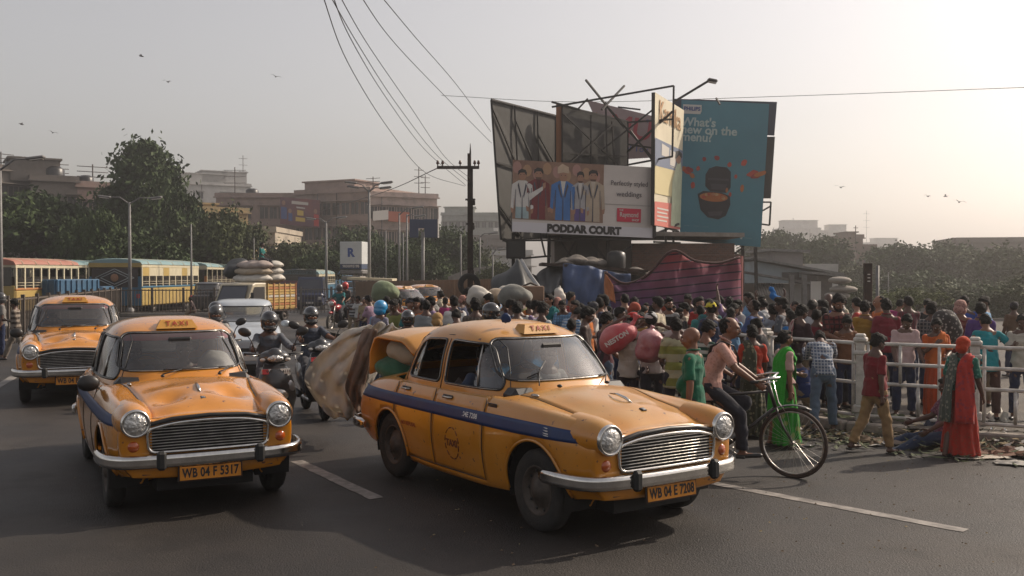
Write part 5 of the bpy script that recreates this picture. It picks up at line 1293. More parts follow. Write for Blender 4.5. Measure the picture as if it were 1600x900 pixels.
wire('wire from the crossarm sloping down to the left buildings', [at(686, 262, 33), at(600, 300, 50), at(500, 330, 75)], .018, None)
# twin posts
q = MB(); p = at(1356, 411, 19); q.box((0, 0, p.z / 2), (.15, .10, p.z), DKSTEEL, bev=.01)
for z in (.84, .87, .90): q.box((0, -.055, p.z * z), (.05, .012, .02), CW)
o = q.build('dark_post'); o.location = (p.x, 19, 0); tag(o, 'thick dark flat post, the wider of the two standing behind the crowd', 'post')
q = MB(); p = at(1371, 415, 20); q.tube([(0, 0, 0), (0, 0, p.z)], .038, STEEL, 8); o = q.build('thin_post'); o.location = (p.x, 20, 0); tag(o, 'thin grey post right beside the thick dark flat post', 'post')
# ------------------------------------------------------------------ hoarding structure with advertisement boards
FR = mat('black iron framework', (.022, .019, .018), rough=.6, metal=.3, var=.3, scale=4)
BACKS = mat('grey back sheet', (.06, .058, .055), rough=.85, var=.2, scale=.9, dirt=(.03, .027, .025), dirt_amt=.5)
def bars(name, segs, r, parent, m=FR):
 for a, b in segs:
  q = MB(); a = Vector(a); b = Vector(b); t = b - a; rt = t.to_track_quat('Z', 'Y').to_matrix().to_4x4()
  q.box((a + b) / 2, (r * 2, r * 2, t.length), m, rot=rt); q.build(name, parent)
def ply(n, *pts): return [pts[(i)] for i in range(n)]
# left angled sheet seen from behind, with its own frame
lf = thing('billboard', 'leftmost tall blank billboard seen from behind with black bracing', 'billboard')
LP = [at(768, 157, 31), at(872, 183, 34.5), at(873, 372, 34.5), at(783, 374, 31)]
board_at('panel', None, LP, .05, BACKS, back=FR, parent=lf); Bq = quad_fn(LP)
def fr_pts(B, off, *uv): return [B(u, v) + Vector((0, -off, 0)) for u, v in uv]
E_ = lambda B, off, L: [tuple(fr_pts(B, off, a, b)) for a, b in L]
bars('frame_bar', E_(Bq, .1, [((0, 0), (1, 0)), ((0, 0), (0, 1)), ((1, 0), (1, 1)), ((0, 1), (1, 1)), ((.32, 0), (.32, 1)), ((.66, 0), (.66, 1)), ((0, .05), (.45, .62)), ((.32, .1), (.75, .6)), ((0, .45), (1, .5)), ((.66, .18), (1, .45)), ((.66, .62), (.32, .95)), ((0, .75), (.32, .98))]), .026, lf)
bars('edge_strip', E_(Bq, .0, [((1.01, -.01), (1.01, 1.0))]), .09, lf, mat('dark blue edge paint', (.02, .03, .09), rough=.6))
# middle sheet
mf = thing('billboard', 'middle blank billboard seen from behind with crossed bracing', 'billboard')
MP = [at(878, 167, 33.5), at(980, 191, 35.5), at(980, 300, 35.5), at(878, 300, 33.5)]
board_at('panel', None, MP, .05, BACKS, back=FR, parent=mf); Bm = quad_fn(MP)
bars('frame_bar', E_(Bm, .12, [((0, 0), (1, 0)), ((0, 0), (0, 1)), ((1, 0), (1, 1)), ((.42, .03), (.42, .8)), ((0, .08), (1, .75)), ((0, .75), (.75, .1)), ((0, .55), (1, .5)), ((.0, .85), (1, .62)), ((.75, .05), (.8, .8))]), .026, mf)
bars('edge_strip', E_(Bm, .0, [((-.02, -.01), (-.02, 1.0)), ((-.06, -.01), (-.06, 1.0))]), .06, mf, mat('rusty orange edge', (.25, .10, .04), rough=.8))
# rear pinkish board
PNKB = mat('faded pink print', (.30, .22, .22), rough=.8, var=.15, scale=.8)
rp_ = [at(917, 157, 38), at(1024, 183, 38), at(1024, 246, 38), at(960, 250, 38)]
rb, rn = board_at('billboard', 'faded pinkish billboard half hidden at the back of the framework', rp_, .06, PNKB); Br = quad_fn([at(917, 157, 38), at(1024, 183, 38), at(1024, 246, 38), at(917, 240, 38)])
text('MU', 1.15, mat('faded red print', (.36, .05, .07), rough=.8), rb, on_board(Br, rn, .64, .40, .03), offset=.02, ext=.004)
text('o', .25, CB, rb, on_board(Br, rn, .88, .14, .03), ext=.004)
text('of Tou', .34, CB, rb, on_board(Br, rn, .72, .84, .03), ext=.004)
for u, v, c, rr in ((.38, .28, CS, .05), (.14, .30, CS, .05)):
 poly_print(Br, rn, [(u + rr * .5 * cos(a), v + rr * 2.2 * sin(a)) for a in np.linspace(0, 2 * pi, 12, endpoint=False)], c, rb, .03); poly_print(Br, rn, [(u - .06, .75), (u + .06, .75), (u + .05, v + .12), (u - .05, v + .12)], CW if u < .3 else mat('print brick red', (.30, .07, .05), rough=.8), rb, .03)
# ---- wedding clothes advertisement
RP = [at(801, 250, 30), at(1023, 262, 31.5), at(1020, 372, 31.5), at(800, 362, 30)]
WARM = mat('advert warm backdrop', (.30, .19, .13), rough=.8, col2=(.17, .09, .065), scale=1.1)
OFFW = mat('advert off white', (.55, .50, .46), rough=.7, var=.08, scale=.7)
ra, rn = board_at('billboard', 'wide wedding suits billboard with five men and a white strip below', RP, .08, OFFW, back=FR); RB_ = quad_fn(RP)
poly_print(RB_, rn, [(0, 0), (.63, 0), (.63, .82), (.0, .82)], WARM, ra, .012)
poly_print(RB_, rn, [(0, .86), (1, .86), (1, 1.0), (0, 1.0)], mat('advert pale strip', (.58, .56, .58), rough=.7), ra, .012)
poly_print(RB_, rn, [(.63, .545), (1, .545), (1, .555), (.63, .555)], mat('advert fold line', (.35, .31, .29), rough=.7), ra, .014)
for k in range(9):     # soft shapes behind the men: hanging flowers and faces
 u = .03 + k * .068; poly_print(RB_, rn, [(u + .03 * cos(a), .10 + .04 * (k % 3) + .085 * sin(a)) for a in np.linspace(0, 2 * pi, 12, endpoint=False)], mat('advert blurred ochre', (.36, .22, .13), rough=.8) if k % 2 else mat('advert blurred pink', (.36, .20, .17), rough=.8), ra, .014)
def advert_man(u, suit, trouser, shirt, turban=None, top=.16, wd=.052, arm=0, hairm=CK):
 k = 0.016; wd *= 1.30
 pr = lambda P, m, o: poly_print(RB_, rn, P, m, ra, o)
 b = .81; sh = top + .15
 pr([(u - wd * .62, sh + .30), (u + wd * .62, sh + .30), (u + wd * .66, b), (u + wd * .08, b), (u, sh + .42), (u - wd * .08, b), (u - wd * .66, b)], trouser, k)
 pr([(u - wd * .35, sh - .01), (u + wd * .35, sh - .01), (u + wd, sh + .05), (u + wd * 1.12, sh + .38), (u + wd * .85, sh + .40), (u + wd * .75, sh + .16), (u + wd * .72, sh + .36), (u - wd * .72, sh + .36), (u - wd * .75, sh + .16), (u - wd * .85, sh + .40), (u - wd * 1.12, sh + .38), (u - wd, sh + .05)], suit, k + .003)
 pr([(u - wd * .22, sh - .01), (u + wd * .22, sh - .01), (u, sh + .20)], shirt, k + .006)
 pr([(u + wd * .36 * cos(a), top + .075 + .072 * sin(a)) for a in np.linspace(0, 2 * pi, 14, endpoint=False)], CS, k + .006)
 pr([(u - wd * .42, top + .07), (u - wd * .40, top + .01), (u - wd * .1, top - .02), (u + wd * .3, top - .01), (u + wd * .44, top + .03), (u + wd * .40, top + .075), (u + wd * .2, top + .03), (u - wd * .2, top + .035)] if not turban else [(u - wd * .5, top + .04), (u - wd * .5, top - .05), (u - .1 * wd, top - .10), (u + wd * .45, top - .06), (u + wd * .5, top + .03), (u, top + .02)], turban or hairm, k + .009)
 for s in (-1, 1): pr([(u + s * wd * .10, sh + .20), (u + s * wd * .34, sh + .02), (u + s * wd * .46, sh + .06), (u + s * wd * .16, sh + .24)], M_('lapel shade', (.06, .06, .08)), k + .008); pr([(u + s * wd * .12, top + .055), (u + s * wd * .20, top + .055), (u + s * wd * .20, top + .065), (u + s * wd * .12, top + .065)], CK, k + .010); pr([(u + s * wd * .60, sh + .12), (u + s * wd * .66, sh + .12), (u + s * wd * .70, sh + .36), (u + s * wd * .64, sh + .36)], M_('lapel shade', (.06, .06, .08)), k + .008)
 pr([(u - wd * .03, sh + .20), (u + wd * .03, sh + .20), (u + wd * .05, b), (u - wd * .05, b)], M_('lapel shade', (.06, .06, .08)), k + .0085)
 if not turban and hairm is not None and arm == 0: pr([(u - wd * .28, top + .115), (u + wd * .28, top + .115), (u + wd * .2, top + .145), (u - wd * .2, top + .145)], M_('beard', (.10, .05, .035)), k + .009)
 if arm: pr([(u + wd * .6, sh + .18), (u + wd * 2.0, sh + .06), (u + wd * 2.05, sh + .11), (u + wd * .7, sh + .27)], suit, k + .012); pr([(u + wd * 2.0, sh + .02), (u + wd * 2.3, sh - .0), (u + wd * 2.3, sh + .07), (u + wd * 2.03, sh + .10)], CS, k + .013)
 for s in (-1, 1): pr([(u + s * wd * 1.12, sh + .37), (u + s * wd * .84, sh + .39), (u + s * wd * .88, sh + .45), (u + s * wd * 1.06, sh + .44)], CS, k + .004)
M_ = lambda n, c: mat('advert ' + n, c, rough=.75, var=.12, scale=3)
advert_man(.465, M_('grey shirt', (.33, .32, .33)), M_('violet', (.09, .06, .20)), CW, top=.13, wd=.045)
advert_man(.175, M_('maroon suit', (.16, .025, .03)), M_('maroon suit', (.16, .025, .03)), M_('maroon dark', (.08, .015, .02)), top=.11, wd=.058)
advert_man(.065, M_('white suit', (.55, .53, .50)), M_('pale teal', (.30, .40, .42)), CW, top=.14, wd=.053, arm=1)
advert_man(.555, M_('beige suit', (.40, .32, .24)), M_('beige suit', (.40, .32, .24)), M_('beige light', (.5, .43, .35)), top=.10, wd=.060)
advert_man(.345, M_('blue suit', (.045, .15, .38)), M_('blue suit', (.045, .15, .38)), CW, M_('cream turban', (.48, .36, .26)), top=.12, wd=.062)
text('PODDAR COURT', .325, CK, ra, on_board(RB_, rn, .50, .93, .02), offset=.022, ext=.003, spacing=1.0)
text('Perfectly styled', .215, M_('ink', (.10, .09, .10)), ra, on_board(RB_, rn, .815, .25, .02), offset=.001, ext=.002)
text('weddings', .24, MATS['advert ink'], ra, on_board(RB_, rn, .815, .40, .02), offset=.001, ext=.002)
poly_print(RB_, rn, [(.73, .60), (.905, .60), (.905, .79), (.73, .79)], mat('logo crimson', (.50, .015, .05), rough=.6), ra, .02)
text('THE', .08, CW, ra, on_board(RB_, rn, .76, .628, .026), offset=.002, ext=.002); text('Raymond', .22, CW, ra, on_board(RB_, rn, .8175, .69, .026) @ Matrix.Diagonal((.80, 1, 1, 1)), offset=.002, ext=.002); text('SHOP', .10, CW, ra, on_board(RB_, rn, .865, .763, .026), offset=.002, ext=.002)
# ---- angled yellow advertisement
YP = [at(1023, 145, 31.2), at(1068, 173, 34.6), at(1062, 359, 34.6), at(1022, 352, 31.2)]
ya, yn = board_at('billboard', 'narrow angled pale yellow billboard between the wedding board and the teal board', YP, .12, mat('advert pale yellow', (.62, .56, .42), rough=.7, var=.08, scale=.8), back=FR); YB = quad_fn(YP)
poly_print(YB, yn, [(0, .34), (1, .34), (1, .52), (0, .55)], mat('advert slate blue', (.16, .19, .27), rough=.7), ya, .015)
poly_print(YB, yn, [(0, .52), (1, .50), (1, .74), (0, .76)], mat('advert mid yellow', (.58, .50, .28), rough=.7), ya, .014)
poly_print(YB, yn, [(0, .82), (1, .79), (1, 1.0), (0, 1.0)], mat('advert coral', (.55, .16, .13), rough=.7), ya, .015)
poly_print(YB, yn, [(.22, .36), (.48, .37), (.48, .45), (.22, .45)], CW, ya, .02); poly_print(YB, yn, [(.52, .38), (.72, .38), (.72, .50), (.52, .50)], CW, ya, .02)
poly_print(YB, yn, [(.60, .98), (.62, .62), (.72, .52), (.78, .46), (.92, .44), (.99, .52), (1, .98)], M_('pale green dress', (.45, .50, .36)), ya, .02)
poly_print(YB, yn, [(.82 + .10 * cos(a), .42 + .045 * sin(a)) for a in np.linspace(0, 2 * pi, 12, endpoint=False)], CS, ya, .025)
poly_print(YB, yn, [(.70, .43), (.72, .37), (.84, .355), (.95, .37), (.95, .41), (.84, .39), (.74, .43)], CK, ya, .03)
for k in range(4): poly_print(YB, yn, [(.08, .86 + k * .03), (.5 - .05 * (k % 2), .858 + k * .03), (.5 - .05 * (k % 2), .870 + k * .03), (.08, .872 + k * .03)], CW, ya, .02)
text('Karnika', .92, mat('advert tan ink', (.42, .25, .12), rough=.7), ya, on_board(YB, yn, .50, .12, .02), offset=.012, ext=.003)
# ---- teal kitchen appliance advertisement
PP = [at(1064, 157, 35.6), at(1201, 163, 35), at(1188, 386, 35), at(1062, 376, 35.6)]
TEAL = mat('advert teal', (.06, .20, .26), rough=.75, var=.12, scale=.35)
pb_, pn = board_at('billboard', 'tall teal billboard with a black air fryer and flying food', PP, .1, TEAL, back=FR); PB = quad_fn(PP)
board_at('backing_panel', None, [at(1052, 155, 36.2), at(1213, 160, 36.2), at(1209, 212, 36.2), at(1052, 205, 36.2)], .08, mat('dark backing sheet', (.03, .04, .07), rough=.7), back=FR, parent=pb_)
board_at('backing_panel', None, [at(1198, 214, 36.2), at(1210, 214, 36.2), at(1204, 310, 36.2), at(1192, 310, 36.2)], .08, BACKS, back=FR, parent=pb_)
LT = M_('pale lettering', (.36, .46, .46))
poly_print(PB, pn, [(.02, .03), (.235, .03), (.235, .075), (.22, .095), (.02, .095)], CW, pb_, .015); text('PHILIPS', .19, CB, pb_, on_board(PB, pn, .125, .060, .025), offset=.006, ext=.003)
for i, s_ in enumerate(("What's", 'new on the', 'menu?')): text(s_, .44, LT, pb_, on_board(PB, pn, .0, .155 + i * .053, .02), offset=.012, ext=.003, align='LEFT')
rnd = random.Random(5); RED1 = M_('tomato red', (.40, .06, .035)); RED2 = M_('chilli red', (.25, .03, .03))
AF = M_('appliance black', (.018, .018, .026)); AF2 = M_('appliance grey', (.045, .045, .06))
poly_print(PB, pn, [(.30, .52), (.34, .475), (.42, .455), (.55, .460), (.60, .49), (.605, .60), (.56, .64), (.36, .635), (.30, .60)], AF, pb_, .016)
poly_print(PB, pn, [(.33, .54), (.58, .54), (.58, .555), (.33, .555)], AF2, pb_, .02); poly_print(PB, pn, [(.36, .58), (.56, .58), (.54, .62), (.38, .62)], AF2, pb_, .02)
poly_print(PB, pn, [(.21, .66), (.28, .635), (.50, .64), (.60, .66), (.61, .72), (.56, .80), (.47, .83), (.34, .82), (.25, .77)], AF, pb_, .022)
poly_print(PB, pn, [(.405 + .17 * cos(a), .675 + .032 * sin(a)) for a in np.linspace(0, 2 * pi, 20, endpoint=False)], M_('curry orange', (.40, .13, .035)), pb_, .028)
for k in range(10): a = rnd.random() * 6.3; u, v = .405 + .12 * cos(a), .675 + .02 * sin(a); poly_print(PB, pn, [(u + .025 * cos(b), v + .010 * sin(b)) for b in np.linspace(0, 2 * pi, 7, endpoint=False)], RED1 if k % 2 else M_('paneer cream', (.5, .32, .16)), pb_, .033)
poly_print(PB, pn, [(.34, .78), (.52, .77), (.50, .80), (.36, .81)], AF2, pb_, .028)
for u, v, w_, an in ((.28, .41, .04, .4), (.43, .395, .055, 0), (.58, .44, .045, -.2), (.75, .42, .07, -.6), (.90, .49, .13, -.35), (.08, .49, .08, .3), (.14, .53, .06, .5), (.21, .48, .04, .2), (.15, .60, .06, 1.0), (.74, .60, .07, 1.3), (.60, .65, .03, .2), (.66, .52, .03, 0), (.56, .62, .025, 0)):
 for j in range(3 if w_ > .075 else 1):
  uu = u + (j - 1) * w_ * .35 if w_ > .075 else u; vv = v + (j % 2) * .015
  poly_print(PB, pn, [(uu + w_ * .55 * (1 + .2 * rnd.random()) * cos(b) * cos(an) - .02 * sin(b) * sin(an), vv + (.55 * w_ * sin(an) * cos(b) + .030 * sin(b) * (.7 + .5 * rnd.random())) * .6) for b in np.linspace(0, 2 * pi, 9, endpoint=False)], (RED1, RED2, M_('curry orange', (.40, .13, .035)))[(j + int(u * 100)) % 3], pb_, .018 + j * .003)
for u in (.07, .28, .50, .76): poly_print(PB, pn, [(u + .016 * cos(b), .945 + .0115 * sin(b)) for b in np.linspace(0, 2 * pi, 12, endpoint=False)], LT, pb_, .016); poly_print(PB, pn, [(u + .03, .942), (u + .13, .942), (u + .13, .948), (u + .03, .948)], M_('dim lettering', (.10, .24, .30)), pb_, .016)
text('f', .14, TEAL, pb_, on_board(PB, pn, .50, .945, .022), offset=.004, ext=.002)
for u in (.08, .20, .32): poly_print(PB, pn, [(u - .03, .885), (u + .035, .885), (u + .035, .892), (u - .03, .892)], MATS['advert dim lettering'], pb_, .016)
# ---- carrying framework
fw = thing('iron_framework', 'black iron framework carrying the billboards above the brick hut', 'framework')
def seg(*L): return [(at(*a), at(*b)) for a, b in L]
bars('frame_bar', seg(((1052, 135, 31), (862, 168, 31.5)), ((1052, 135, 31), (1050, 245, 31)), ((1050, 245, 31), (980, 258, 33)), ((915, 126, 31), (975, 200, 33)), ((975, 135, 33), (940, 172, 31.5)), ((946, 160, 32), (948, 258, 32)),
 ((862, 160, 31), (905, 172, 31.5)), ((980, 192, 34), (1050, 187, 31)), ((980, 238, 34), (1050, 175, 31)), ((985, 205, 33.5), (1022, 255, 33)), ((980, 226, 33), (1022, 232, 33)), ((1052, 160, 31), (1110, 125, 30)), ((946, 165, 32), (1022, 250, 32)), ((940, 235, 33), (1022, 170, 33)),
 ((918, 155, 34), (902, 172, 34)), ((965, 168, 37), (1000, 172, 37)), ((1118, 154, 35), (1124, 164, 34.8)),
 ((1190, 316, 36), (1204, 316, 36)), ((1204, 316, 36), (1202, 352, 36)), ((1202, 352, 36), (1188, 350, 36)), ((1190, 330, 36), (1204, 322, 36))), .028, fw)
bars('column', seg(((786, 374, 31), (795, 378, 31)), ((802, 364, 31), (802, 428, 31)), ((858, 368, 32), (857, 430, 32)), ((806, 380, 31), (800, 405, 31)), ((950, 372, 32), (948, 440, 32)), ((1022, 352, 31.5), (1022, 372, 31.5)), ((1160, 384, 35.4), (1160, 460, 35.4)), ((1180, 386, 35.4), (1182, 455, 35.4))), .055, fw)
bars('brace', seg(((785, 376, 31), (1020, 374, 31.5)), ((800, 378, 31), (812, 404, 31)), ((812, 404, 31), (860, 400, 32)), ((872, 372, 32), (900, 412, 32)), ((900, 374, 32), (880, 412, 32)), ((925, 376, 32), (948, 408, 32)), ((990, 382, 32), (948, 408, 32)), ((1130, 386, 35), (1160, 402, 35.2)), ((1160, 388, 35), (1135, 404, 35.2)),
 ((815, 370, 31), (806, 396, 31)), ((845, 370, 32), (852, 400, 32))), .03, fw)
bars('frame_bar', seg(((1026, 350, 33), (1060, 362, 34)), ((1026, 365, 33), (1060, 350, 34)), ((1040, 345, 33), (1040, 380, 33)), ((1052, 345, 34), (1052, 382, 34)), ((1022, 378, 32), (1062, 380, 34.5))), .035, fw)
t = thing('floodlight', 'small floodlight on a long slanting arm above the teal billboard', 'floodlight'); p = at(1112, 127, 30); q = MB(); q.box((0, 0, 0), (.30, .22, .10), FR, rot=(0, .2, 0), bev=.03); o = q.build('lamp_housing', t); q = MB(); q.box((0, 0, -.06), (.24, .17, .02), CW, rot=(0, .2, 0)); q.build('lamp_glass', t); t.location = p
q = MB(); q.box((0, 0, 0), (.62, .3, .62), FR, bev=.02); q.box((0, -.16, 0), (.5, .02, .5), TRIM); o = q.build('meter_box'); o.location = at(806, 389, 30.8); tag(o, 'black square box hanging below the left end of the wedding billboard', 'box')
# ------------------------------------------------------------------ brick hut under the boards
BR = bpy.data.materials.new('sooty brickwork'); BR.use_nodes = True; n, l = nt(BR); p = n['Principled BSDF']; tc = n.new('ShaderNodeTexCoord'); mp = n.new('ShaderNodeMapping'); mp.inputs['Rotation'].default_value = (pi / 2, 0, 0)
bk = n.new('ShaderNodeTexBrick'); bk.inputs['Color1'].default_value = (.16, .075, .05, 1); bk.inputs['Color2'].default_value = (.10, .055, .04, 1); bk.inputs['Mortar'].default_value = (.12, .10, .085, 1); bk.inputs['Scale'].default_value = 3.6; bk.inputs['Mortar Size'].default_value = .025
l.new(tc.outputs['Object'], mp.inputs[0]); l.new(mp.outputs[0], bk.inputs[0]); l.new(bk.outputs[0], p.inputs['Base Color']); bp = n.new('ShaderNodeBump'); bp.inputs['Strength'].default_value = .7; l.new(bk.outputs[1], bp.inputs['Height']); bp.invert = True; l.new(bp.outputs[0], p.inputs['Normal']); p.inputs['Roughness'].default_value = .9
hut = thing('brick_hut', 'low sooty brick and plaster hut beneath the billboards', 'hut')
a = at(866, 372, 33.5); b = at(988, 376, 33); c = at(1154, 384, 32.5)
q = MB(); q.box(((a.x + b.x) / 2, 35, a.z / 2), (b.x - a.x, 3.4, a.z), mat('grey hut plaster', (.15, .13, .115), rough=.9, var=.25, scale=1.2, dirt=(.06, .05, .04), dirt_amt=.8)); q.build('plaster_wall', hut)
q = MB(); q.box(((b.x + c.x) / 2, 34.8, c.z / 2 + .05), (c.x - b.x, 3.4, c.z + .1), BR); q.build('brick_wall', hut)
# courses of proud bricks one can tell apart, near the right end
bme = MB(); bme.box((0, 0, 0), (.27, .05, .085), BR, bev=.006); bme = bme.mesh('brick'); rnd = random.Random(9); yb = 34.8 - 1.7
for row in range(12):
 for k in range(14):
  if rnd.random() < .25: continue
  link_mesh('brick', bme, hut, (b.x + .25 + k * .25 + (row % 2) * .12, yb - rnd.uniform(-.005, .015), 1.5 + row * .105), (0, 0, rnd.uniform(-.03, .03)))
rl = [at(1024, 372, 32.2), at(1134, 385, 32.4)]
q = MB(); q.box(((a.x + c.x) / 2, 34.8, a.z + .12), (c.x - a.x + .5, 4.2, .14), CONC, rot=(0, .012, 0)); q.build('roof', hut)
q = MB(); q.box((at(925, 400, 31).x, 33.2, at(0, 397, 33.3).z), (.75, .08, .9), DKWIN); q.build('window', hut)
# ------------------------------------------------------------------ tarpaulins
def sheet(name, label, cat, grid_pts, m, k=6, amp=.05, fr=7, thick_=.012, seed=0):
 """cloth through a net of (x, y, d) pixel rows"""
 G = np.array([[list(at(*p)) for p in r] for r in grid_pts]); A = cat_rom(G, k); Bz = np.array([cat_rom(r, k) for r in A]); rows = []
 for i, r in enumerate(Bz):
  rows.append([Vector(p) + Vector((0, amp * (sin(j * fr * .17 + i * .31 + seed) + .6 * sin(j * .53 - i * fr * .11 + seed * 2) + noise.noise(Vector((i * .35, j * .35, seed))) * 1.2), amp * .3 * sin(i * .5 + j * .8))) for j, p in enumerate(r)])
 q = MB(); q.grid(rows, m, True); o = q.build(name, fix=False); thick(o, thick_, 0); tag(o, label, cat); return o
PUR = bpy.data.materials.new('striped purple red sheet'); PUR.use_nodes = True; n, l = nt(PUR); p = n['Principled BSDF']; p.inputs['Roughness'].default_value = .85
g = n.new('ShaderNodeTexCoord'); sx = n.new('ShaderNodeSeparateXYZ'); l.new(g.outputs['Object'], sx.inputs[0])
rp = n.new('ShaderNodeMapRange'); rp.inputs[1].default_value = 1.0; rp.inputs[2].default_value = 2.6; l.new(sx.outputs[2], rp.inputs[0])
nz = n.new('ShaderNodeTexNoise'); nz.inputs['Scale'].default_value = .8; l.new(g.outputs['Object'], nz.inputs[0]); ad = n.new('ShaderNodeMath'); ad.operation = 'MULTIPLY_ADD'; ad.inputs[1].default_value = .9; l.new(nz.outputs[0], ad.inputs[0]); l.new(rp.outputs[0], ad.inputs[2])
cr = n.new('ShaderNodeValToRGB'); e = cr.color_ramp.elements; e[0].position = .35; e[0].color = (.11, .05, .14, 1); e[1].position = 1.0; e[1].color = (.28, .05, .06, 1); x = cr.color_ramp.elements.new(.62); x.color = (.22, .08, .145, 1); sb = n.new('ShaderNodeMath'); sb.operation = 'MULTIPLY'; sb.inputs[1].default_value = .72; l.new(ad.outputs[0], sb.inputs[0]); l.new(sb.outputs[0], cr.inputs[0])
wv = n.new('ShaderNodeMath'); wv.operation = 'DIVIDE'; wv.inputs[1].default_value = .21; zz = n.new('ShaderNodeMath'); zz.operation = 'MULTIPLY_ADD'; zz.inputs[1].default_value = -.10; l.new(sx.outputs[0], zz.inputs[0]); l.new(sx.outputs[2], zz.inputs[2]); l.new(zz.outputs[0], wv.inputs[0]); fc = n.new('ShaderNodeMath'); fc.operation = 'FRACT'; l.new(wv.outputs[0], fc.inputs[0]); lt = n.new('ShaderNodeMath'); lt.operation = 'LESS_THAN'; lt.inputs[1].default_value = .17; l.new(fc.outputs[0], lt.inputs[0])
mx = n.new('ShaderNodeMix'); mx.data_type = 'RGBA'; l.new(lt.outputs[0], mx.inputs[0]); l.new(cr.outputs[0], mx.inputs[6]); mx.inputs[7].default_value = (.035, .015, .035, 1); l.new(mx.outputs[2], p.inputs['Base Color'])
tr = n.new('ShaderNodeBsdfTranslucent'); ms = n.new('ShaderNodeMixShader'); ms.inputs[0].default_value = .45; l.new(mx.outputs[2], tr.inputs[0]); om = n['Material Output']; l.new(p.outputs[0], ms.inputs[1]); l.new(tr.outputs[0], ms.inputs[2]); l.new(ms.outputs[0], om.inputs[0])
sheet('hanging_sheet', 'large purple and red striped sheet strung up behind the crowd', 'sheet', [
 [(948, 428, 25), (975, 444, 25), (1010, 432, 25), (1050, 394, 25), (1085, 408, 25.2), (1122, 412, 25.4), (1156, 404, 25.6)],
 [(952, 455, 24.9), (980, 464, 24.9), (1012, 456, 24.8), (1050, 438, 24.8), (1086, 440, 25), (1122, 442, 25.2), (1158, 436, 25.5)],
 [(958, 500, 24.8), (984, 500, 24.8), (1014, 500, 24.7), (1050, 498, 24.7), (1086, 498, 24.8), (1122, 498, 25), (1158, 496, 25.3)]], PUR, amp=.07)
q = MB(); TUBE = cloth((.07, .03, .03)); q.tube([tuple(v) for v in cat_rom([list(at(x, y, d)) for x, y, d in ((946, 426, 25), (975, 443, 25), (1010, 431, 25), (1050, 392, 24.9), (1085, 407, 25.1), (1122, 411, 25.3), (1156, 402, 25.5))], 6)], .035, TUBE, 8); o = q.build('sheet_hem'); tag(o, 'rolled brown hem rope along the top of the striped sheet', 'rope')
for x, y, d, lb in ((947, 424, 25, 'left wooden pole holding the striped sheet'), (1157, 400, 25.6, 'right wooden pole holding the striped sheet, wrapped in red cloth')):
 p = at(x, y, d); q = MB(); q.tube([(0, 0, 0), (0, 0, p.z)], .05 if x < 1000 else .09, mat('wood pole', (.12, .07, .04), rough=.9) if x < 1000 else cloth((.16, .04, .035)), 8); o = q.build('wooden_pole'); o.location = (p.x, d + .08, 0); tag(o, lb, 'pole')
sheet('orange_cloth', 'small orange cloth flap at the left pole of the striped sheet', 'cloth', [[(946, 428, 24.9), (952, 436, 24.8), (958, 446, 24.8)], [(944, 445, 24.9), (953, 452, 24.8), (960, 458, 24.8)], [(946, 462, 24.8), (953, 468, 24.7), (962, 474, 24.7)]], cloth((.42, .15, .06)), amp=.015)
DT = mat('black tarpaulin', (.014, .017, .020), rough=.55, var=.3, scale=2, bump=.4, bscale=4); GT = mat('grey tarpaulin', (.06, .062, .066), rough=.6, var=.3, scale=2, bump=.4, bscale=4); BT = mat('faded blue tarpaulin', (.035, .065, .15), rough=.6, var=.35, scale=1.4, bump=.4, bscale=4)
sheet('tent', 'black tarpaulin tent with a pointed peak left of the billboards', 'tent', [[(800, 424, 29), (804, 412, 29), (809, 404, 28.5), (815, 412, 29), (822, 424, 29)], [(770, 434, 28.6), (786, 434, 28.0), (812, 436, 27.4), (836, 452, 27.6), (850, 440, 29)], [(768, 455, 28.4), (786, 470, 27.6), (812, 480, 27), (842, 478, 27.2), (864, 470, 29)], [(768, 490, 28.4), (786, 498, 27.6), (812, 500, 27), (842, 500, 27.2), (868, 498, 29)]], DT, amp=.05)
sheet('tarpaulin', 'pale edged strip of tarpaulin running down the black tent', 'tarpaulin', [[(812, 406, 28.4), (816, 404, 28.4)], [(826, 432, 27.6), (832, 430, 27.6)], [(840, 450, 27.2), (848, 452, 27.2)]], mat('pale plastic edge', (.3, .3, .3), rough=.4), amp=.01, k=4)
sheet('tarpaulin', 'grey tarpaulin sagging between the black tent and the blue one', 'tarpaulin', [[(838, 430, 29), (852, 418, 29), (868, 416, 29), (886, 420, 29)], [(842, 446, 28), (854, 455, 28), (868, 446, 28), (886, 424, 28.6)], [(846, 458, 28), (856, 464, 28), (868, 456, 28), (886, 432, 28.6)]], GT, amp=.05)
sheet('tarpaulin', 'blue tarpaulin wall of the stall left of the striped sheet', 'tarpaulin', [[(880, 412, 28.4), (905, 414, 28.3), (930, 418, 28.2), (950, 424, 28.2), (985, 428, 28.2)], [(878, 445, 28.2), (905, 446, 28.0), (930, 448, 28.0), (950, 450, 28.0), (985, 448, 28.2)], [(876, 500, 28), (905, 500, 27.9), (930, 500, 27.9), (950, 500, 27.9), (985, 500, 28)]], BT, amp=.06)
st = thing('stall_roof', 'dark makeshift stall roof slab loaded with rolled sacking', 'roof'); A_ = at(846, 412, 28.6); C_ = at(1012, 424, 28.6); q = MB(); q.box(((A_.x + C_.x) / 2, 30, (A_.z + C_.z) / 2), ((C_.x - A_.x), 3.2, .08), DKSTEEL, rot=(0, .07, 0)); q.build('roof_sheet', st)
q = MB(); q.box(((A_.x + C_.x) / 2, 31, 1.0), ((C_.x - A_.x), 1.6, 2.0), DARK); q.build('stall_wall', st)
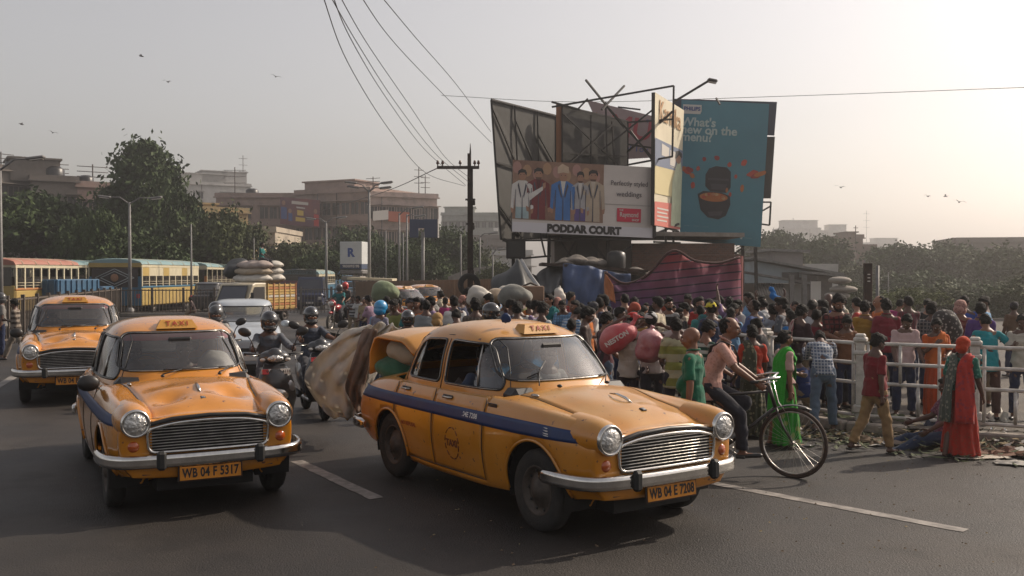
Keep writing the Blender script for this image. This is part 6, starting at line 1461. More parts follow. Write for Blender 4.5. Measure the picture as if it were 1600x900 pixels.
for i, (x, y, rx, rz) in enumerate(((882, 410, .34, .11), (900, 407, .45, .15), (922, 410, .42, .14), (935, 412, .30, .12), (990, 424, .36, .10), (1002, 427, .28, .08))):
 q = MB(); q.ball((0, 0, 0), (rx, .35, rz), mat('old sacking', (.17, .15, .13), rough=.9, var=.3, scale=5, bump=.8, bscale=9), 14, 9)
 me = fuse(q, .04, 'sack', 1, .03, 7); o = link_mesh('rolled_sack', me, None, at(x, y + 1, 29.2)); tag(o, ['flat folded sacking at the left end of the stall roof', 'largest roll of old sacking on the stall roof', 'grey roll of sacking next to the largest one', 'small roll of sacking beside the black barrel', 'flattened sacking right of the black barrel on the stall roof', 'small bundle of sacking at the right end of the stall roof'][i], 'sacking')
q = MB(); q.lathe([(.26, 0), (.28, .1), (.29, .35), (.27, .5), (.15, .56), (.001, .57)], TRIM, 18); o = q.build('barrel'); o.location = at(963, 421, 29); tag(o, 'black plastic barrel on the dark stall roof', 'barrel')
# ------------------------------------------------------------------ tin roofed sheds to the right
sd = thing('shed', 'pale blue grey shed with a sloping tin roof behind the crowd at right', 'shed'); SB = mat('pale blue grey plaster', (.26, .31, .34), rough=.85, var=.15, scale=1, dirt=(.14, .13, .12), dirt_amt=.7)
a = at(1180, 408, 46); b = at(1282, 428, 46)
q = MB(); q.add([(a.x, 46, 0), (b.x, 46, 0), (b.x, 46, b.z), (a.x, 46, a.z), (a.x, 52, 0), (b.x, 52, 0), (b.x, 52, b.z), (a.x, 52, a.z)], [(0, 1, 2, 3), (5, 4, 7, 6), (1, 5, 6, 2), (4, 0, 3, 7)], SB); q.build('wall', sd)
q = MB(); q.add([(a.x - .3, 45.6, a.z + .10), (b.x + 1.0, 45.6, b.z - .06), (b.x + 1.0, 52.5, b.z - .06), (a.x - .3, 52.5, a.z + .10), (a.x - .3, 45.6, a.z + .2), (b.x + 1, 45.6, b.z + .04), (b.x + 1, 52.5, b.z + .04), (a.x - .3, 52.5, a.z + .2)], [(0, 1, 2, 3), (4, 5, 6, 7), (0, 1, 5, 4), (1, 2, 6, 5), (3, 0, 4, 7)], STEEL); q.build('roof', sd)
for x, y, w_, h_ in ((1235, 431, .8, .35), (1254, 440, .9, .4)): p = at(x, y, 45.97); q = MB(); q.box(tuple(p), (w_, .08, h_), DKWIN); q.build('window', sd)
g1 = thing('shed', 'grey plaster block with a thin flat roof rising behind the blue grey shed', 'shed'); a = at(1222, 392, 50); b = at(1268, 396, 50); q = MB(); q.box(((a.x + b.x) / 2, 54, a.z / 2), (b.x - a.x, 5, a.z), mat('dim grey plaster', (.22, .20, .19), rough=.9, var=.2, scale=1)); q.build('wall', g1); q = MB(); q.box(((a.x + b.x) / 2, 54, a.z + .05), (b.x - a.x + .6, 5.6, .14), STEEL, rot=(0, .04, 0)); q.build('roof', g1)
q = MB(); q.box((b.x + 1.0, 54, b.z * .48), (1.8, 5, b.z * .96 - .8), WHT); q.build('annexe', g1)
g2 = thing('shed', 'front shed with a small corrugated lean-to roof right of the striped sheet', 'shed'); a = at(1160, 432, 36); b = at(1262, 444, 36); q = MB(); q.box(((a.x + b.x) / 2, 38.5, b.z / 2), (b.x - a.x, 4, b.z), mat('whitewashed grey wall', (.28, .28, .27), rough=.9, var=.15, scale=1, dirt=(.12, .11, .10), dirt_amt=.6)); q.build('wall', g2)
q = MB(); q.add([(a.x, 35.6, a.z + .12), (b.x, 35.6, b.z), (b.x, 41, b.z + .2), (a.x, 41, a.z + .32), (a.x, 35.6, a.z + .20), (b.x, 35.6, b.z + .08), (b.x, 41, b.z + .28), (a.x, 41, a.z + .40)], [(0, 1, 2, 3), (4, 5, 6, 7), (0, 1, 5, 4), (1, 2, 6, 5), (3, 0, 4, 7)], STEEL); q.build('roof', g2)
ca = at(1184, 444, 35.2); cb = at(1232, 446, 35.2); rows = []
for k in range(49): u = k / 48; x = ca.x + (cb.x - ca.x) * u; z = .035 * sin(k * pi / 2); rows.append([(x, 35.2, ca.z - .42 + z), (x + .05, 36.0, ca.z + z)])
q = MB(); q.grid(rows, mat('corrugated asbestos', (.20, .185, .17), rough=.9, var=.2, scale=2), True); o = q.build('corrugated_roof', g2, fix=False); thick(o, .02, 0)
for x in (1238, 1258): p = at(x, 455, 35.3); q = MB(); q.box((p.x, 35.4, 1.0), (.16, .16, 2.0), STEEL); q.build('post', g2)
dk = thing('shed', 'dark open fronted annexe at the right end of the blue grey shed', 'shed'); a = at(1282, 430, 44); b = at(1306, 436, 44); q = MB(); q.box(((a.x + b.x) / 2, 47, a.z / 2), (b.x - a.x, 5, a.z), mat('dim brown plaster', (.13, .11, .10), rough=.9, var=.2)); q.build('wall', dk); q = MB(); q.box(((a.x + b.x) / 2, 46.8, a.z + .04), (b.x - a.x + .8, 6, .1), STEEL, rot=(0, .1, 0)); q.build('roof', dk); q = MB(); p = at(1279, 455, 43.9); q.box((p.x, 44.3, p.z), (.45, .1, .9), CW); q.build('door', dk)
# smoke blue rubbish slope and stacked dishes behind the crowd at right
for i, (x, y, w_) in enumerate(((1312, 438, .8), (1318, 452, 1.0), (1308, 462, .9))):
 p = at(x, y, 40); q = MB(); q.ball((0, 0, 0), (w_ * .6, .5, .16), CONC, 12, 7); q.box((0, 0, -p.z / 2), (.06, .06, p.z), STEEL); o = q.build('awning'); o.location = p; tag(o, ['topmost pale dish like awning beside the sheds', 'middle pale dish like awning beside the sheds', 'lowest pale dish like awning beside the sheds'][i], 'awning')
# slope of rubble beyond
q = MB(); rows = []
for i in range(16):
 rows.append([(lambda u, v: Vector((8 + 34 * u, 36 + 26 * v, -.2 + 1.2 * v * (.6 + .4 * noise.noise(Vector((u * 5, v * 5, 1)))) + .35 * noise.noise(Vector((u * 22, v * 22, 5))))))(i / 15, j / 19) for j in range(20)])
q.grid(rows, ground_mat('rubble slope', (.06, .055, .045), (.11, .10, .085), 1.2, 8, .95), True); o = q.build('rubble_slope', fix=True); tag(o, kind='structure')
rnd = random.Random(4)
q = MB()
for i in range(200):
 u = rnd.random(); v = rnd.random() * .85; s_ = rnd.uniform(.08, .3); q.box((9 + 32 * u, 36 + 26 * v, -.05 + .8 * v + .1 * rnd.random()), (s_ * 1.6, s_, s_ * .5), (CONC, GREYB, GREYB, STEEL)[i % 4], rot=(rnd.uniform(-.3, .3), rnd.uniform(-.3, .3), rnd.random() * 3))
tag(q.build('rubble'), 'pale rubble and rubbish scattered on the slope behind the crowd', 'rubble', kind='stuff')
# ------------------------------------------------------------------ the taxis
TG = 'yellow taxis in the traffic'
taxiA, shA, ghA = make_taxi('yellow taxi nearest the camera with open boot and plate WB 04 E 7208', 'WB 04 E 7208', number_side='WB04E 7208', mirror=False, boot='open', dents=[(1.35, .10, .15, .035), (1.50, .0, .10, -.012), (1.48, -.3, .14, .012), (1.55, .28, .12, .012)], group=TG)
taxiA.location = (.13, 8.97, 0); taxiA.rotation_euler.z = R(-56)
PAINT = PAINT_GLOSSY
taxiB, shB, _ = make_taxi('yellow taxi at left with dented bonnet and red windscreen film, plate WB 04 F 5317', 'WB 04 F 5317', film=True, seed=3, dents=[(1.50, -.26, .13, .075), (1.43, .27, .14, .085), (1.28, .02, .12, -.020), (1.60, .05, .12, -.016), (1.10, -.28, .14, .03), (1.2, .33, .12, -.018)], group=TG)
taxiB.location = (-3.46, 9.80, 0); taxiB.rotation_euler.z = R(-62)
taxiC = copy_tree(taxiB, (-7.60, 16.7, 0), R(-66), scl=1.04, label='yellow taxi behind the left one, at the left edge beside the striped shirted man')
taxiD = copy_tree(taxiB, tuple(at(632, 470, 36).xy) + (0,), R(-40), label='far yellow taxi carrying the big green bundle behind the pedestrians')
taxiE = copy_tree(taxiB, tuple(at(668, 468, 41).xy) + (0,), R(-60), label='farthest yellow taxi, only its roof showing above the crowd')
# open boot lid, luggage and the great pale sheet at the back of the near taxi
PAINT = PAINT_DUSTY
def car_space(root): return Matrix.Translation(root.location) @ Matrix.Rotation(root.rotation_euler.z, 4, 'Z')
rows = []
hinge = Vector((-1.30, 0, 1.16))
for i in range(17):
 u = i / 16; s_ = u * .98
 x = -1.28 - .78 * min(1, s_ / .8); z = 1.40 + .04 * sin(u * 2.2) - (.0 if s_ < .66 else (s_ - .66) * 1.25)
 if i < 3: z = 1.28 + .05 * i
 if s_ > .8: x -= (s_ - .8) * .15
 hw = .50 + .12 * sin(min(1, u * 1.3) * pi / 2) - .06 * max(0, u - .7)
 rows.append([(x, hw * t, z - .085 * abs(t) ** 2.6) for t in np.linspace(-1, 1, 15)])
q = MB(); q.grid(rows, PAINT, True); o = q.build('boot_lid', taxiA, fix=False); thick(o, .025, 0)
q = MB(); q.tube([(-1.96, -.22, 1.27), (-1.99, -.22, 1.22), (-1.96, -.14, 1.24)], .012, CHROMED, 6); q.build('handle', o)
BAG = [cloth((.42, .38, .30)), cloth((.30, .29, .25), 'check', (.20, .19, .17), .05), cloth((.06, .16, .10)), cloth((.40, .30, .20)), cloth((.5, .48, .45))]
def sack(label, c, r, m, seed, parent=None, group=None, vox=.03, amp=.015, name='sack', M=None, tie=False, cat='sack', rot=None):
 q = MB(); rr = random.Random(seed); q.ball((0, 0, 0), r, m, 16, 10); q.ball((r[0] * .25, 0, -r[2] * .15), (r[0] * .8, r[1] * .9, r[2] * .8), m, 14, 8); q.ball((-r[0] * .3, r[1] * .1, -r[2] * .1), (r[0] * .72, r[1] * .85, r[2] * .85), m, 14, 8)
 if tie: cap_rings(q, (0, 0, r[2] * .7), r[0] * .40, (0, 0, r[2] * 1.05), r[0] * .12, m); cap_rings(q, (0, 0, r[2] * 1.0), r[0] * .09, (0.02, 0, r[2] * 1.22), r[0] * .20, m, flat=True)
 me = fuse(q, vox, name, 1, amp, 2.6 / max(.12, r[0])); o = link_mesh(name, me, parent, c, rot)
 if label: tag(o, label, cat, group)
 return o
M = car_space(taxiA)
for i, (c, r, mi, lb) in enumerate((((-1.80, -.05, 1.19), (.36, .48, .19), 0, 'bulging cream sack at the top of the open taxi boot'), ((-1.93, -.30, 1.00), (.26, .30, .15), 2, 'green cloth bundle in the open taxi boot'), ((-1.85, .25, 1.0), (.36, .34, .17), 1, 'checked bag deep in the open taxi boot'), ((-1.95, .10, .90), (.18, .35, .10), 3, 'tan cloth bundle on the lip of the taxi boot'))):
 o = sack(lb, M @ Vector(c), r, BAG[mi], i, group=None, vox=.022); o.rotation_euler.z = taxiA.rotation_euler.z
SH = mat('pale plastic sheeting', (.50, .475, .43), rough=.6, var=.08, scale=2.5, bump=.5, bscale=6, dirt=(.34, .30, .25), dirt_amt=.5)
n, l = nt(SH); tr = n.new('ShaderNodeBsdfTranslucent'); tr.inputs[0].default_value = (.5, .45, .38, 1); ms = n.new('ShaderNodeMixShader'); ms.inputs[0].default_value = .35; l.new(n['Principled BSDF'].outputs[0], ms.inputs[1]); l.new(tr.outputs[0], ms.inputs[2]); l.new(ms.outputs[0], n['Material Output'].inputs[0])
SH2 = mat('brown sheet shadow', (.13, .085, .06), rough=.8, var=.3, scale=4, bump=.5, bscale=10)  # brown colour standing in for the shadow inside the pale sheeting
# pixel silhouette of the billowing sheet at about 12 m: it hangs from the boot and fans out behind the car
sheet('plastic_sheet', 'large pale plastic sheet billowing out of the open taxi boot', 'plastic sheet', [
 [(572, 512, 11.4), (584, 507, 11.3), (600, 505, 11.1), (614, 508, 10.9), (628, 512, 10.8)],
 [(532, 522, 11.9), (556, 528, 11.5), (580, 530, 11.2), (596, 528, 11.0), (612, 534, 11.1)],
 [(505, 548, 12.2), (530, 556, 11.7), (556, 560, 11.3), (578, 560, 11.2), (598, 566, 11.3)],
 [(478, 588, 12.3), (506, 594, 11.8), (536, 598, 11.4), (560, 600, 11.3), (580, 604, 11.4)],
 [(492, 628, 12.1), (512, 632, 11.7), (536, 634, 11.3), (556, 636, 11.2), (574, 636, 11.3)],
 [(518, 651, 11.9), (530, 653, 11.6), (544, 655, 11.3), (556, 656, 11.2), (566, 654, 11.2)]], SH, amp=.075, thick_=.006)
sheet('sacking', 'brown painted shadow strip inside the pale sheet behind the taxi', 'sacking', [  # added strip that paints the shadow in the sheet's fold, no separate cloth
 [(566, 516, 11.15), (580, 513, 11.0), (590, 516, 10.9)], [(556, 545, 11.0), (568, 545, 10.9), (582, 545, 10.9)], [(546, 580, 11.0), (560, 580, 10.85), (574, 585, 10.9)],
 [(540, 606, 11.0), (552, 614, 10.9), (566, 616, 10.9)], [(549, 632, 11.0), (556, 642, 10.95), (564, 648, 10.95)]], SH2, amp=.03, thick_=.006)
o = sack('blue white bottle cap coloured ribbon tied to the taxi roof sign', M @ Vector((.02, -.24, 1.62)), (.05, .02, .05), BLUE, 3, name='ribbon', vox=.012, amp=.002, cat='ribbon')
o['label'] = 'small blue pennant at the left end of the taxi roof sign'
# ------------------------------------------------------------------ other vehicles
def generic_car(name, label, cat, paint, L=3.9, Wd=1.6, H=1.5, hood_z=.95, belt=.92, wb=2.4, nose=.85, front=True, glassm=GLASS, boxy=3.6, ws0=.95, ws1=.35, rear_x=-1.75, group=None, lamps=CW, plate=None, tail=False):
 root = thing(name, label, cat, group=group); hw = Wd / 2; fx = wb / 2 + nose; rx = -(L - fx)
 def sec(w, zt, zc, zb=.22): return [(0, zb), (hw * .70 * w, zb), (hw * .92 * w, zb + .04), (hw * .99 * w, .42), (hw * w, .60), (hw * .985 * w, zc * .88), (hw * .90 * w, zc), (hw * .70 * w, zt * .995), (hw * .35 * w, zt), (0, zt)]
 xs = [(rx, .88, belt * .96), (rx + .12, .96, belt), (rx + .5, 1, belt), (-wb * .25, 1, belt), (wb * .1, 1, belt), (ws0, 1, hood_z), (fx - .55, .985, hood_z * .96), (fx - .2, .95, hood_z * .86), (fx - .04, .88, hood_z * .76)]
 st = [(x, sec(w, z + .02, z)) for x, w, z in xs]
 sh = make_lower(st, front=[(fx, .95, .5), (fx + .02, .8, .5), (fx + .025, .03, .5)], rear=[(rx - .03, .95, .55), (rx - .04, .7, .55), (rx - .04, .03, .55)], ks=5, kj=3)
 F_ = sh.F
 for cx in (wb / 2, -wb / 2):
  rr = .335; poly = [(cx + rr * cos(a), .30 + rr * sin(a)) for a in np.linspace(-.08 * pi, 1.08 * pi, 40)] + [(cx - rr * .97, -.2), (cx + rr * .97, -.2)]
  F_, _ = sh.cut(F_, poly, (0, 2), lambda c: abs(c.y) > hw * .5, lambda u, v, p: (u, p[1], v))
 b = sub_mesh(sh, F_, paint).build('body', root); thick(b, .012)
 w0 = hw * .93; z0 = belt - .04; zr = H - .12
 gh = make_greenhouse([(z0, ws0 + .12, rear_x - .02, w0), (z0 + .12, ws0, rear_x + .02, w0 * .98), ((z0 + zr) / 2, (ws0 + ws1) / 2, rear_x + .10, w0 * .93), (zr, ws1, rear_x + .22, w0 * .86), (H - .05, ws1 - .15, rear_x + .34, w0 * .80), (H - .015, ws1 - .35, rear_x + .55, w0 * .62), (H, ws1 - .7, rear_x + .9, w0 * .3), (H + .003, ws1 - .85, rear_x + 1.05, .04)], n=boxy, nphi=150, kz=5)
 G = gh.F; out = []
 wf = dense_poly(round_poly([(-w0 * .88, z0 + .15), (w0 * .88, z0 + .15), (w0 * .78, zr - .02), (-w0 * .78, zr - .02)], .06), .04)
 for poly, fr in ((wf, 1), (wf, 0)):
  G, rem = gh.cut(G, poly, (1, 2), (lambda c: c.x > ws1 - .3) if fr else (lambda c: c.x < rear_x + .5), gh.lift_end); out.append(('windscreen' if fr else 'rear_window', rem, [gh.lift_end(u, v, (9 if fr else -9, 0, 0)) for u, v in poly]))
 xm = (ws1 + rear_x) / 2 + .1
 for s in (1, -1):
  for a, bb, c, d in ((xm + .04, ws0 - .18, ws1 - .06, xm + .04), (rear_x + .22, xm - .04, xm - .04, rear_x + .38)):
   poly = dense_poly(round_poly([(a, z0 + .12), (bb, z0 + .12), (c, zr - .02), (d, zr - .02)], .05), .04)
   G, rem = gh.cut(G, poly, (0, 2), lambda c_: c_.y * s > w0 * .55, gh.lift_side); out.append(('side_window', rem, [gh.lift_side(u, v, (0, s, 0)) for u, v in poly]))
 o = sub_mesh(gh, G, paint).build('roof', root); thick(o, .02)
 for nm, rem, ol in out:
  if rem: w = sub_mesh(gh, rem, glassm, off=lambda p: Vector((p.x * .992, p.y * .992, p.z))).build(nm, root); q = MB(); q.tube(ol, .012, TRIM, 5, closed=True); q.build('window_seal', w)
 for s in (1, -1):
  for cx in (wb / 2, -wb / 2): o = wheel_tree(root, cx, s * (hw - .10), .29, s=s, m_rim=STEEL); o.name = 'wheel'
  q = MB(); q.ball((fx - .12, s * hw * .68, hood_z * .72), (.16, .17, .09), lamps, 12, 8); q.build('headlight', root)
  q = MB(); q.box((rx + .02, s * hw * .82, belt * .85), (.10, .16, .26), REDP if not tail else mat('red tail lamp', (.55, .02, .015), rough=.3), bev=.03); q.build('tail_light', root)
  q = MB(); q.ball((ws0 - .12, s * (hw + .09), belt + .06), (.05, .10, .07), paint, 10, 7); q.build('wing_mirror', root)
  q = MB(); y = sh.side_y(0, belt * .8); q.box((xm - .25, s * y, belt * .86), (.16, .03, .03), TRIM, bev=.008); q.box((xm, s * (y + .001), belt * .6), (.008, .01, .5), TRIM); q.build('door_handle', root)
 q = MB(); q.box((fx - .0, 0, .52), (.06, Wd * .5, .12), TRIM, bev=.03); q.build('grille', root)
 q = MB(); q.box((fx - .02, 0, .36), (.10, Wd * .93, .16), paint, bev=.05); q.build('bumper', root)
 q = MB(); q.box((0, 0, .28), (L * .8, Wd * .7, .1), DARK); q.box((-.1, 0, .62), (.5, Wd * .75, .5), SEATM, bev=.08); q.box((ws0 - .2, 0, belt - .04), (.3, Wd * .8, .1), TRIM, bev=.03); q.build('interior', root)
 if plate: p = MB(); p.box((fx + .035, 0, .36), (.012, .48, .11), PLATE if plate[0] == 'y' else CW, bev=.003); p.build('number_plate', root)
 return root
SILV = mat('silver blue car paint', (.42, .46, .50), rough=.3, metal=.2, coat=.5, var=.05, dirt=(.25, .23, .20), dirt_amt=.4)
hb_ = generic_car('hatchback', 'pale silver hatchback behind the scooter riders in the middle of the road', 'car', SILV, L=3.6, Wd=1.52, H=1.47, ws0=.95, ws1=.30, plate='w')
p = at(370, 470, 20.5); hb_.location = (p.x, 21.0, 0); hb_.rotation_euler.z = R(-74)
suv = generic_car('car', 'dark car with red tail lights behind the railing by the pickup truck', 'car', mat('dark car paint', (.02, .018, .02), rough=.3, coat=.6), L=4.2, Wd=1.7, H=1.6, tail=True, glassm=GLASS_D)
p = at(331, 460, 52); suv.location = (p.x, 52, 0); suv.rotation_euler.z = R(98)
# ---- box vans, pickup truck
def pickup(label, loc, rz):
 CP = mat('cream truck paint', (.46, .40, .28), rough=.45, coat=.3, var=.08, dirt=(.25, .2, .14), dirt_amt=.5); root = thing('pickup_truck', label, 'truck', loc, rz)
 q = MB(); W_ = .74; prof = [(.30, .35), (1.62, .35), (1.70, .55), (1.68, .80), (1.56, .98), (1.22, 1.72), (1.05, 1.80), (.34, 1.80), (.30, 1.72)]
 rows = []
 for y, s_ in ((-W_, .94), (-W_ * .97, 1.0), (-W_ * .6, 1.012), (0, 1.02), (W_ * .6, 1.012), (W_ * .97, 1.0), (W_, .94)): rows.append([(.95 + (x - .95) * s_, y, 1.05 + (z - 1.05) * s_) for x, z in prof] + [(.95 + (prof[0][0] - .95) * s_, y, 1.05 + (prof[0][1] - 1.05) * s_)])
 q.grid(rows, CP, False); q.add(rows[0][:-1], [tuple(range(len(prof)))], CP); q.add(rows[-1][:-1], [tuple(range(len(prof)))], CP); q.build('cab', root)
 q = MB(); n0 = Vector((.74, 0, .34)).normalized() * .03; q.add([(1.565 + .03, -.60, 1.02), (1.565 + .03, .60, 1.02), (1.265 + .03, .56, 1.66), (1.265 + .03, -.56, 1.66)], [(0, 1, 2, 3)], mat('truck windscreen', (.025, .03, .045), rough=.08, coat=1.0)); q.build('windscreen', root)
 q = MB(); q.tube([(1.60, -.61, 1.01), (1.60, .61, 1.01), (1.30, .57, 1.67), (1.30, -.57, 1.67)], .02, TRIM, 5, closed=True); q.build('window_seal', root)
 for s in (1, -1):
  q = MB(); q.add([(.45, s * .757, 1.05), (1.40, s * .757, 1.05), (1.14, s * .757, 1.62), (.45, s * .757, 1.62)], [(0, 1, 2, 3)], DKWIN); q.build('side_window', root)
  q = MB(); q.box((1.68, s * .52, .72), (.08, .26, .16), CW, bev=.03); q.build('headlight', root)
  q = MB(); q.tube([(1.45, s * .74, 1.1), (1.55, s * .90, 1.25)], .015, TRIM, 5); q.box((1.55, s * .93, 1.25), (.04, .14, .26), TRIM, bev=.02); q.build('wing_mirror', root)
  for cx in (1.0, -1.1): o = wheel_tree(root, cx, s * .62, .27, s=s); o.name = 'wheel'
 q = MB(); q.box((1.71, 0, .42), (.08, 1.42, .16), STEEL, bev=.03); q.build('bumper', root)
 q = MB(); q.box((1.75, 0, .44), (.02, .45, .10), PLATE); q.build('number_plate', root)
 q = MB(); q.box((-.75, 0, .52), (2.1, 1.45, .10), DKSTEEL); q.box((-.2, 0, .36), (2.9, .7, .14), DARK); q.build('chassis', root)
 SL = [mat('truck board yellow', (.42, .27, .08), rough=.7, var=.12, scale=4), mat('truck board orange', (.35, .13, .04), rough=.7, var=.12, scale=4), mat('truck board white', (.45, .42, .36), rough=.7)]
 cr = MB(); cr.box((-.75, 0, .60), (2.1, 1.5, .06), SL[0]); cr = cr.build('crate', root)
 for s in (1, -1):
  for k in range(9):
   q = MB(); q.box((-.75, s * .75, .68 + k * .125), (2.1, .03, .10), SL[(0, 1, 0, 0, 2, 0, 0, 1, 0)[k]]); q.build('slat', cr)
  for k in range(6): q = MB(); q.box((-1.75 + k * .4, s * .775, 1.18), (.05, .03, 1.2), SL[0 if k % 2 else 1]); q.build('upright', cr)
 for k in range(9): q = MB(); q.box((.31, 0, .68 + k * .125), (.03, 1.5, .10), SL[(0, 1, 0, 0, 2, 0, 0, 1, 0)[k]]); q.build('slat', cr); q = MB(); q.box((-1.81, 0, .68 + k * .125), (.03, 1.5, .10), SL[0]); q.build('slat', cr)
 return root
pk = pickup('cream pickup truck with slatted yellow sides piled high with sacks', tuple(at(398, 470, 41).xy) + (0,), R(-112)); pk.scale = (1.0, 1.12, .92)
Mp = Matrix.Translation(pk.location) @ Matrix.Rotation(pk.rotation_euler.z, 4, 'Z')
SK = [mat('white woven sacking', (.50, .47, .42), rough=.8, var=.12, scale=3, bump=.4, bscale=9), mat('tan woven sacking', (.33, .27, .20), rough=.85, var=.15, scale=3, bump=.4, bscale=9), mat('greyish pink sacking', (.34, .28, .25), rough=.85, var=.15, scale=3, bump=.4, bscale=9)]
for i, (c, r, m, lb) in enumerate((((.10, 0, 1.83), (.50, .95, .20), SK[0], 'white sack lying lowest on the pickup load above the cab'), ((-.70, .05, 1.85), (.55, .95, .22), SK[0], 'white sack lying lowest at the back of the pickup load'), ((.05, 0, 2.13), (.50, .92, .17), SK[1], 'tan sack in the middle layer of the pickup load'), ((-.75, .0, 2.15), (.52, .90, .18), SK[0], 'white sack in the middle layer at the back of the pickup load'), ((0.0, .05, 2.40), (.46, .88, .18), SK[2], 'greyish pink sack on top of the pickup load'), ((-.75, .1, 2.42), (.48, .80, .16), SK[0], 'white sack on top at the back of the pickup load'))):
 o = sack(lb, Mp @ Vector(c), r, m, i, vox=.05, amp=.03); o.rotation_euler.z = pk.rotation_euler.z
o = sack('black tarpaulin bundle hanging over the far side of the pickup load', Mp @ Vector((-.4, -1.15, 2.2)), (.7, .42, .48), DT, 9, vox=.05, amp=.05, cat='bundle'); o.rotation_euler.z = pk.rotation_euler.z
def van(label, loc, rz, m, name='van', L=3.3, H=1.75, cat='van', Wd=1.5):
 root = thing(name, label, cat, loc, rz); q = MB(); q.box((0, 0, H * .32), (L, Wd, H * .40), m, bev=.10); q.build('body', root)
 q = MB(); q.add([(L * .45, -Wd * .49, H * .5), (L * .45, Wd * .49, H * .5), (L * .33, Wd * .44, H), (L * .33, -Wd * .44, H), (-L * .49, -Wd * .49, H * .5), (-L * .49, Wd * .49, H * .5), (-L * .46, Wd * .44, H), (-L * .46, -Wd * .44, H)], [(0, 1, 2, 3), (5, 4, 7, 6), (1, 5, 6, 2), (4, 0, 3, 7), (3, 2, 6, 7)], m); q.build('cabin', root)
 q = MB(); q.add([(L * .447, -Wd * .43, H * .55), (L * .447, Wd * .43, H * .55), (L * .357, Wd * .39, H * .93), (L * .357, -Wd * .39, H * .93)], [(0, 1, 2, 3)], MATS['truck windscreen']); q.build('windscreen', root)
 for s in (1, -1):
  for a, b in ((.02, .34), (-.44, -.04)): q = MB(); q.add([(L * a, s * Wd * .487, H * .55), (L * b, s * Wd * .487, H * .55), (L * (b - .04), s * Wd * .452, H * .92), (L * a, s * Wd * .452, H * .92)], [(0, 1, 2, 3)], DKWIN); q.build('side_window', root)
  q = MB(); q.box((L * .5, s * Wd * .36, H * .36), (.06, .24, .18), CW, bev=.03); q.build('headlight', root)
  for cx in (.3, -.32): o = wheel_tree(root, L * cx, s * Wd * .42, .27, s=s); o.name = 'wheel'
 q = MB(); q.box((L * .5, 0, H * .22), (.10, Wd * .96, .14), TRIM, bev=.03); q.build('bumper', root); q = MB(); q.box((L * .53, 0, H * .23), (.02, .4, .1), CW); q.build('number_plate', root)
 q = MB(); q.box((L * .495, 0, H * .37), (.05, Wd * .4, .10), TRIM); q.build('grille', root)
 return root
van('dark blue minivan behind the grey railing', tuple(at(487, 470, 55).xy) + (0,), R(-82), mat('dark blue van paint', (.02, .03, .075), rough=.35, coat=.4), H=1.85)
van('small maroon van behind the railing right of the dark blue minivan', tuple(at(452, 470, 60).xy) + (0,), R(-85), mat('dull maroon paint', (.10, .03, .03), rough=.5), H=1.6)
def lorry(label, loc, rz, m, L=5, H=3.0, Wd=2.2):
 root = thing('truck', label, 'truck', loc, rz); q = MB(); q.box((-.6, 0, H * .56), (L, Wd, H * .66), m, bev=.04); b = q.build('cargo_box', root)
 for s in (1, -1):
  for k in range(8): q = MB(); q.box((-.6 - L / 2 + L * (k + .5) / 8, s * (Wd / 2 + .03), H * .56), (.10, .06, H * .62), m); q.build('rib', b)
  for cx in (L * .35, -L * .35): o = wheel_tree(root, cx, s * Wd * .4, .42, s=s, w=.24); o.name = 'wheel'
 for k in range(5): q = MB(); q.box((-.6 - L / 2 - .03, -Wd / 2 + Wd * (k + .5) / 5, H * .56), (.06, .10, H * .62), m); q.build('rib', b)
 q = MB(); q.box((L / 2 + .35, 0, H * .42), (1.4, Wd * .94, H * .58), m, bev=.12); q.build('cab', root); q = MB(); q.box((L / 2 + 1.06, 0, H * .55), (.03, Wd * .8, H * .22), DKWIN); q.build('windscreen', root)
 q = MB(); q.box((0, 0, .6), (L * 1.1, 1.0, .25), DARK); q.build('chassis', root)
 return root
BLT = mat('bright blue truck paint', (.025, .09, .17), rough=.5, var=.15, scale=2, dirt=(.08, .09, .10), dirt_amt=.5)
lorry('blue truck with ribbed sides behind the railing at left', tuple(at(110, 470, 46).xy) + (0,), R(82), BLT, L=3.4, H=2.0, Wd=1.7)
lorry('blue truck beyond the dark blue minivan', tuple(at(505, 455, 72).xy) + (0,), R(75), BLT, L=4.5, H=2.7)
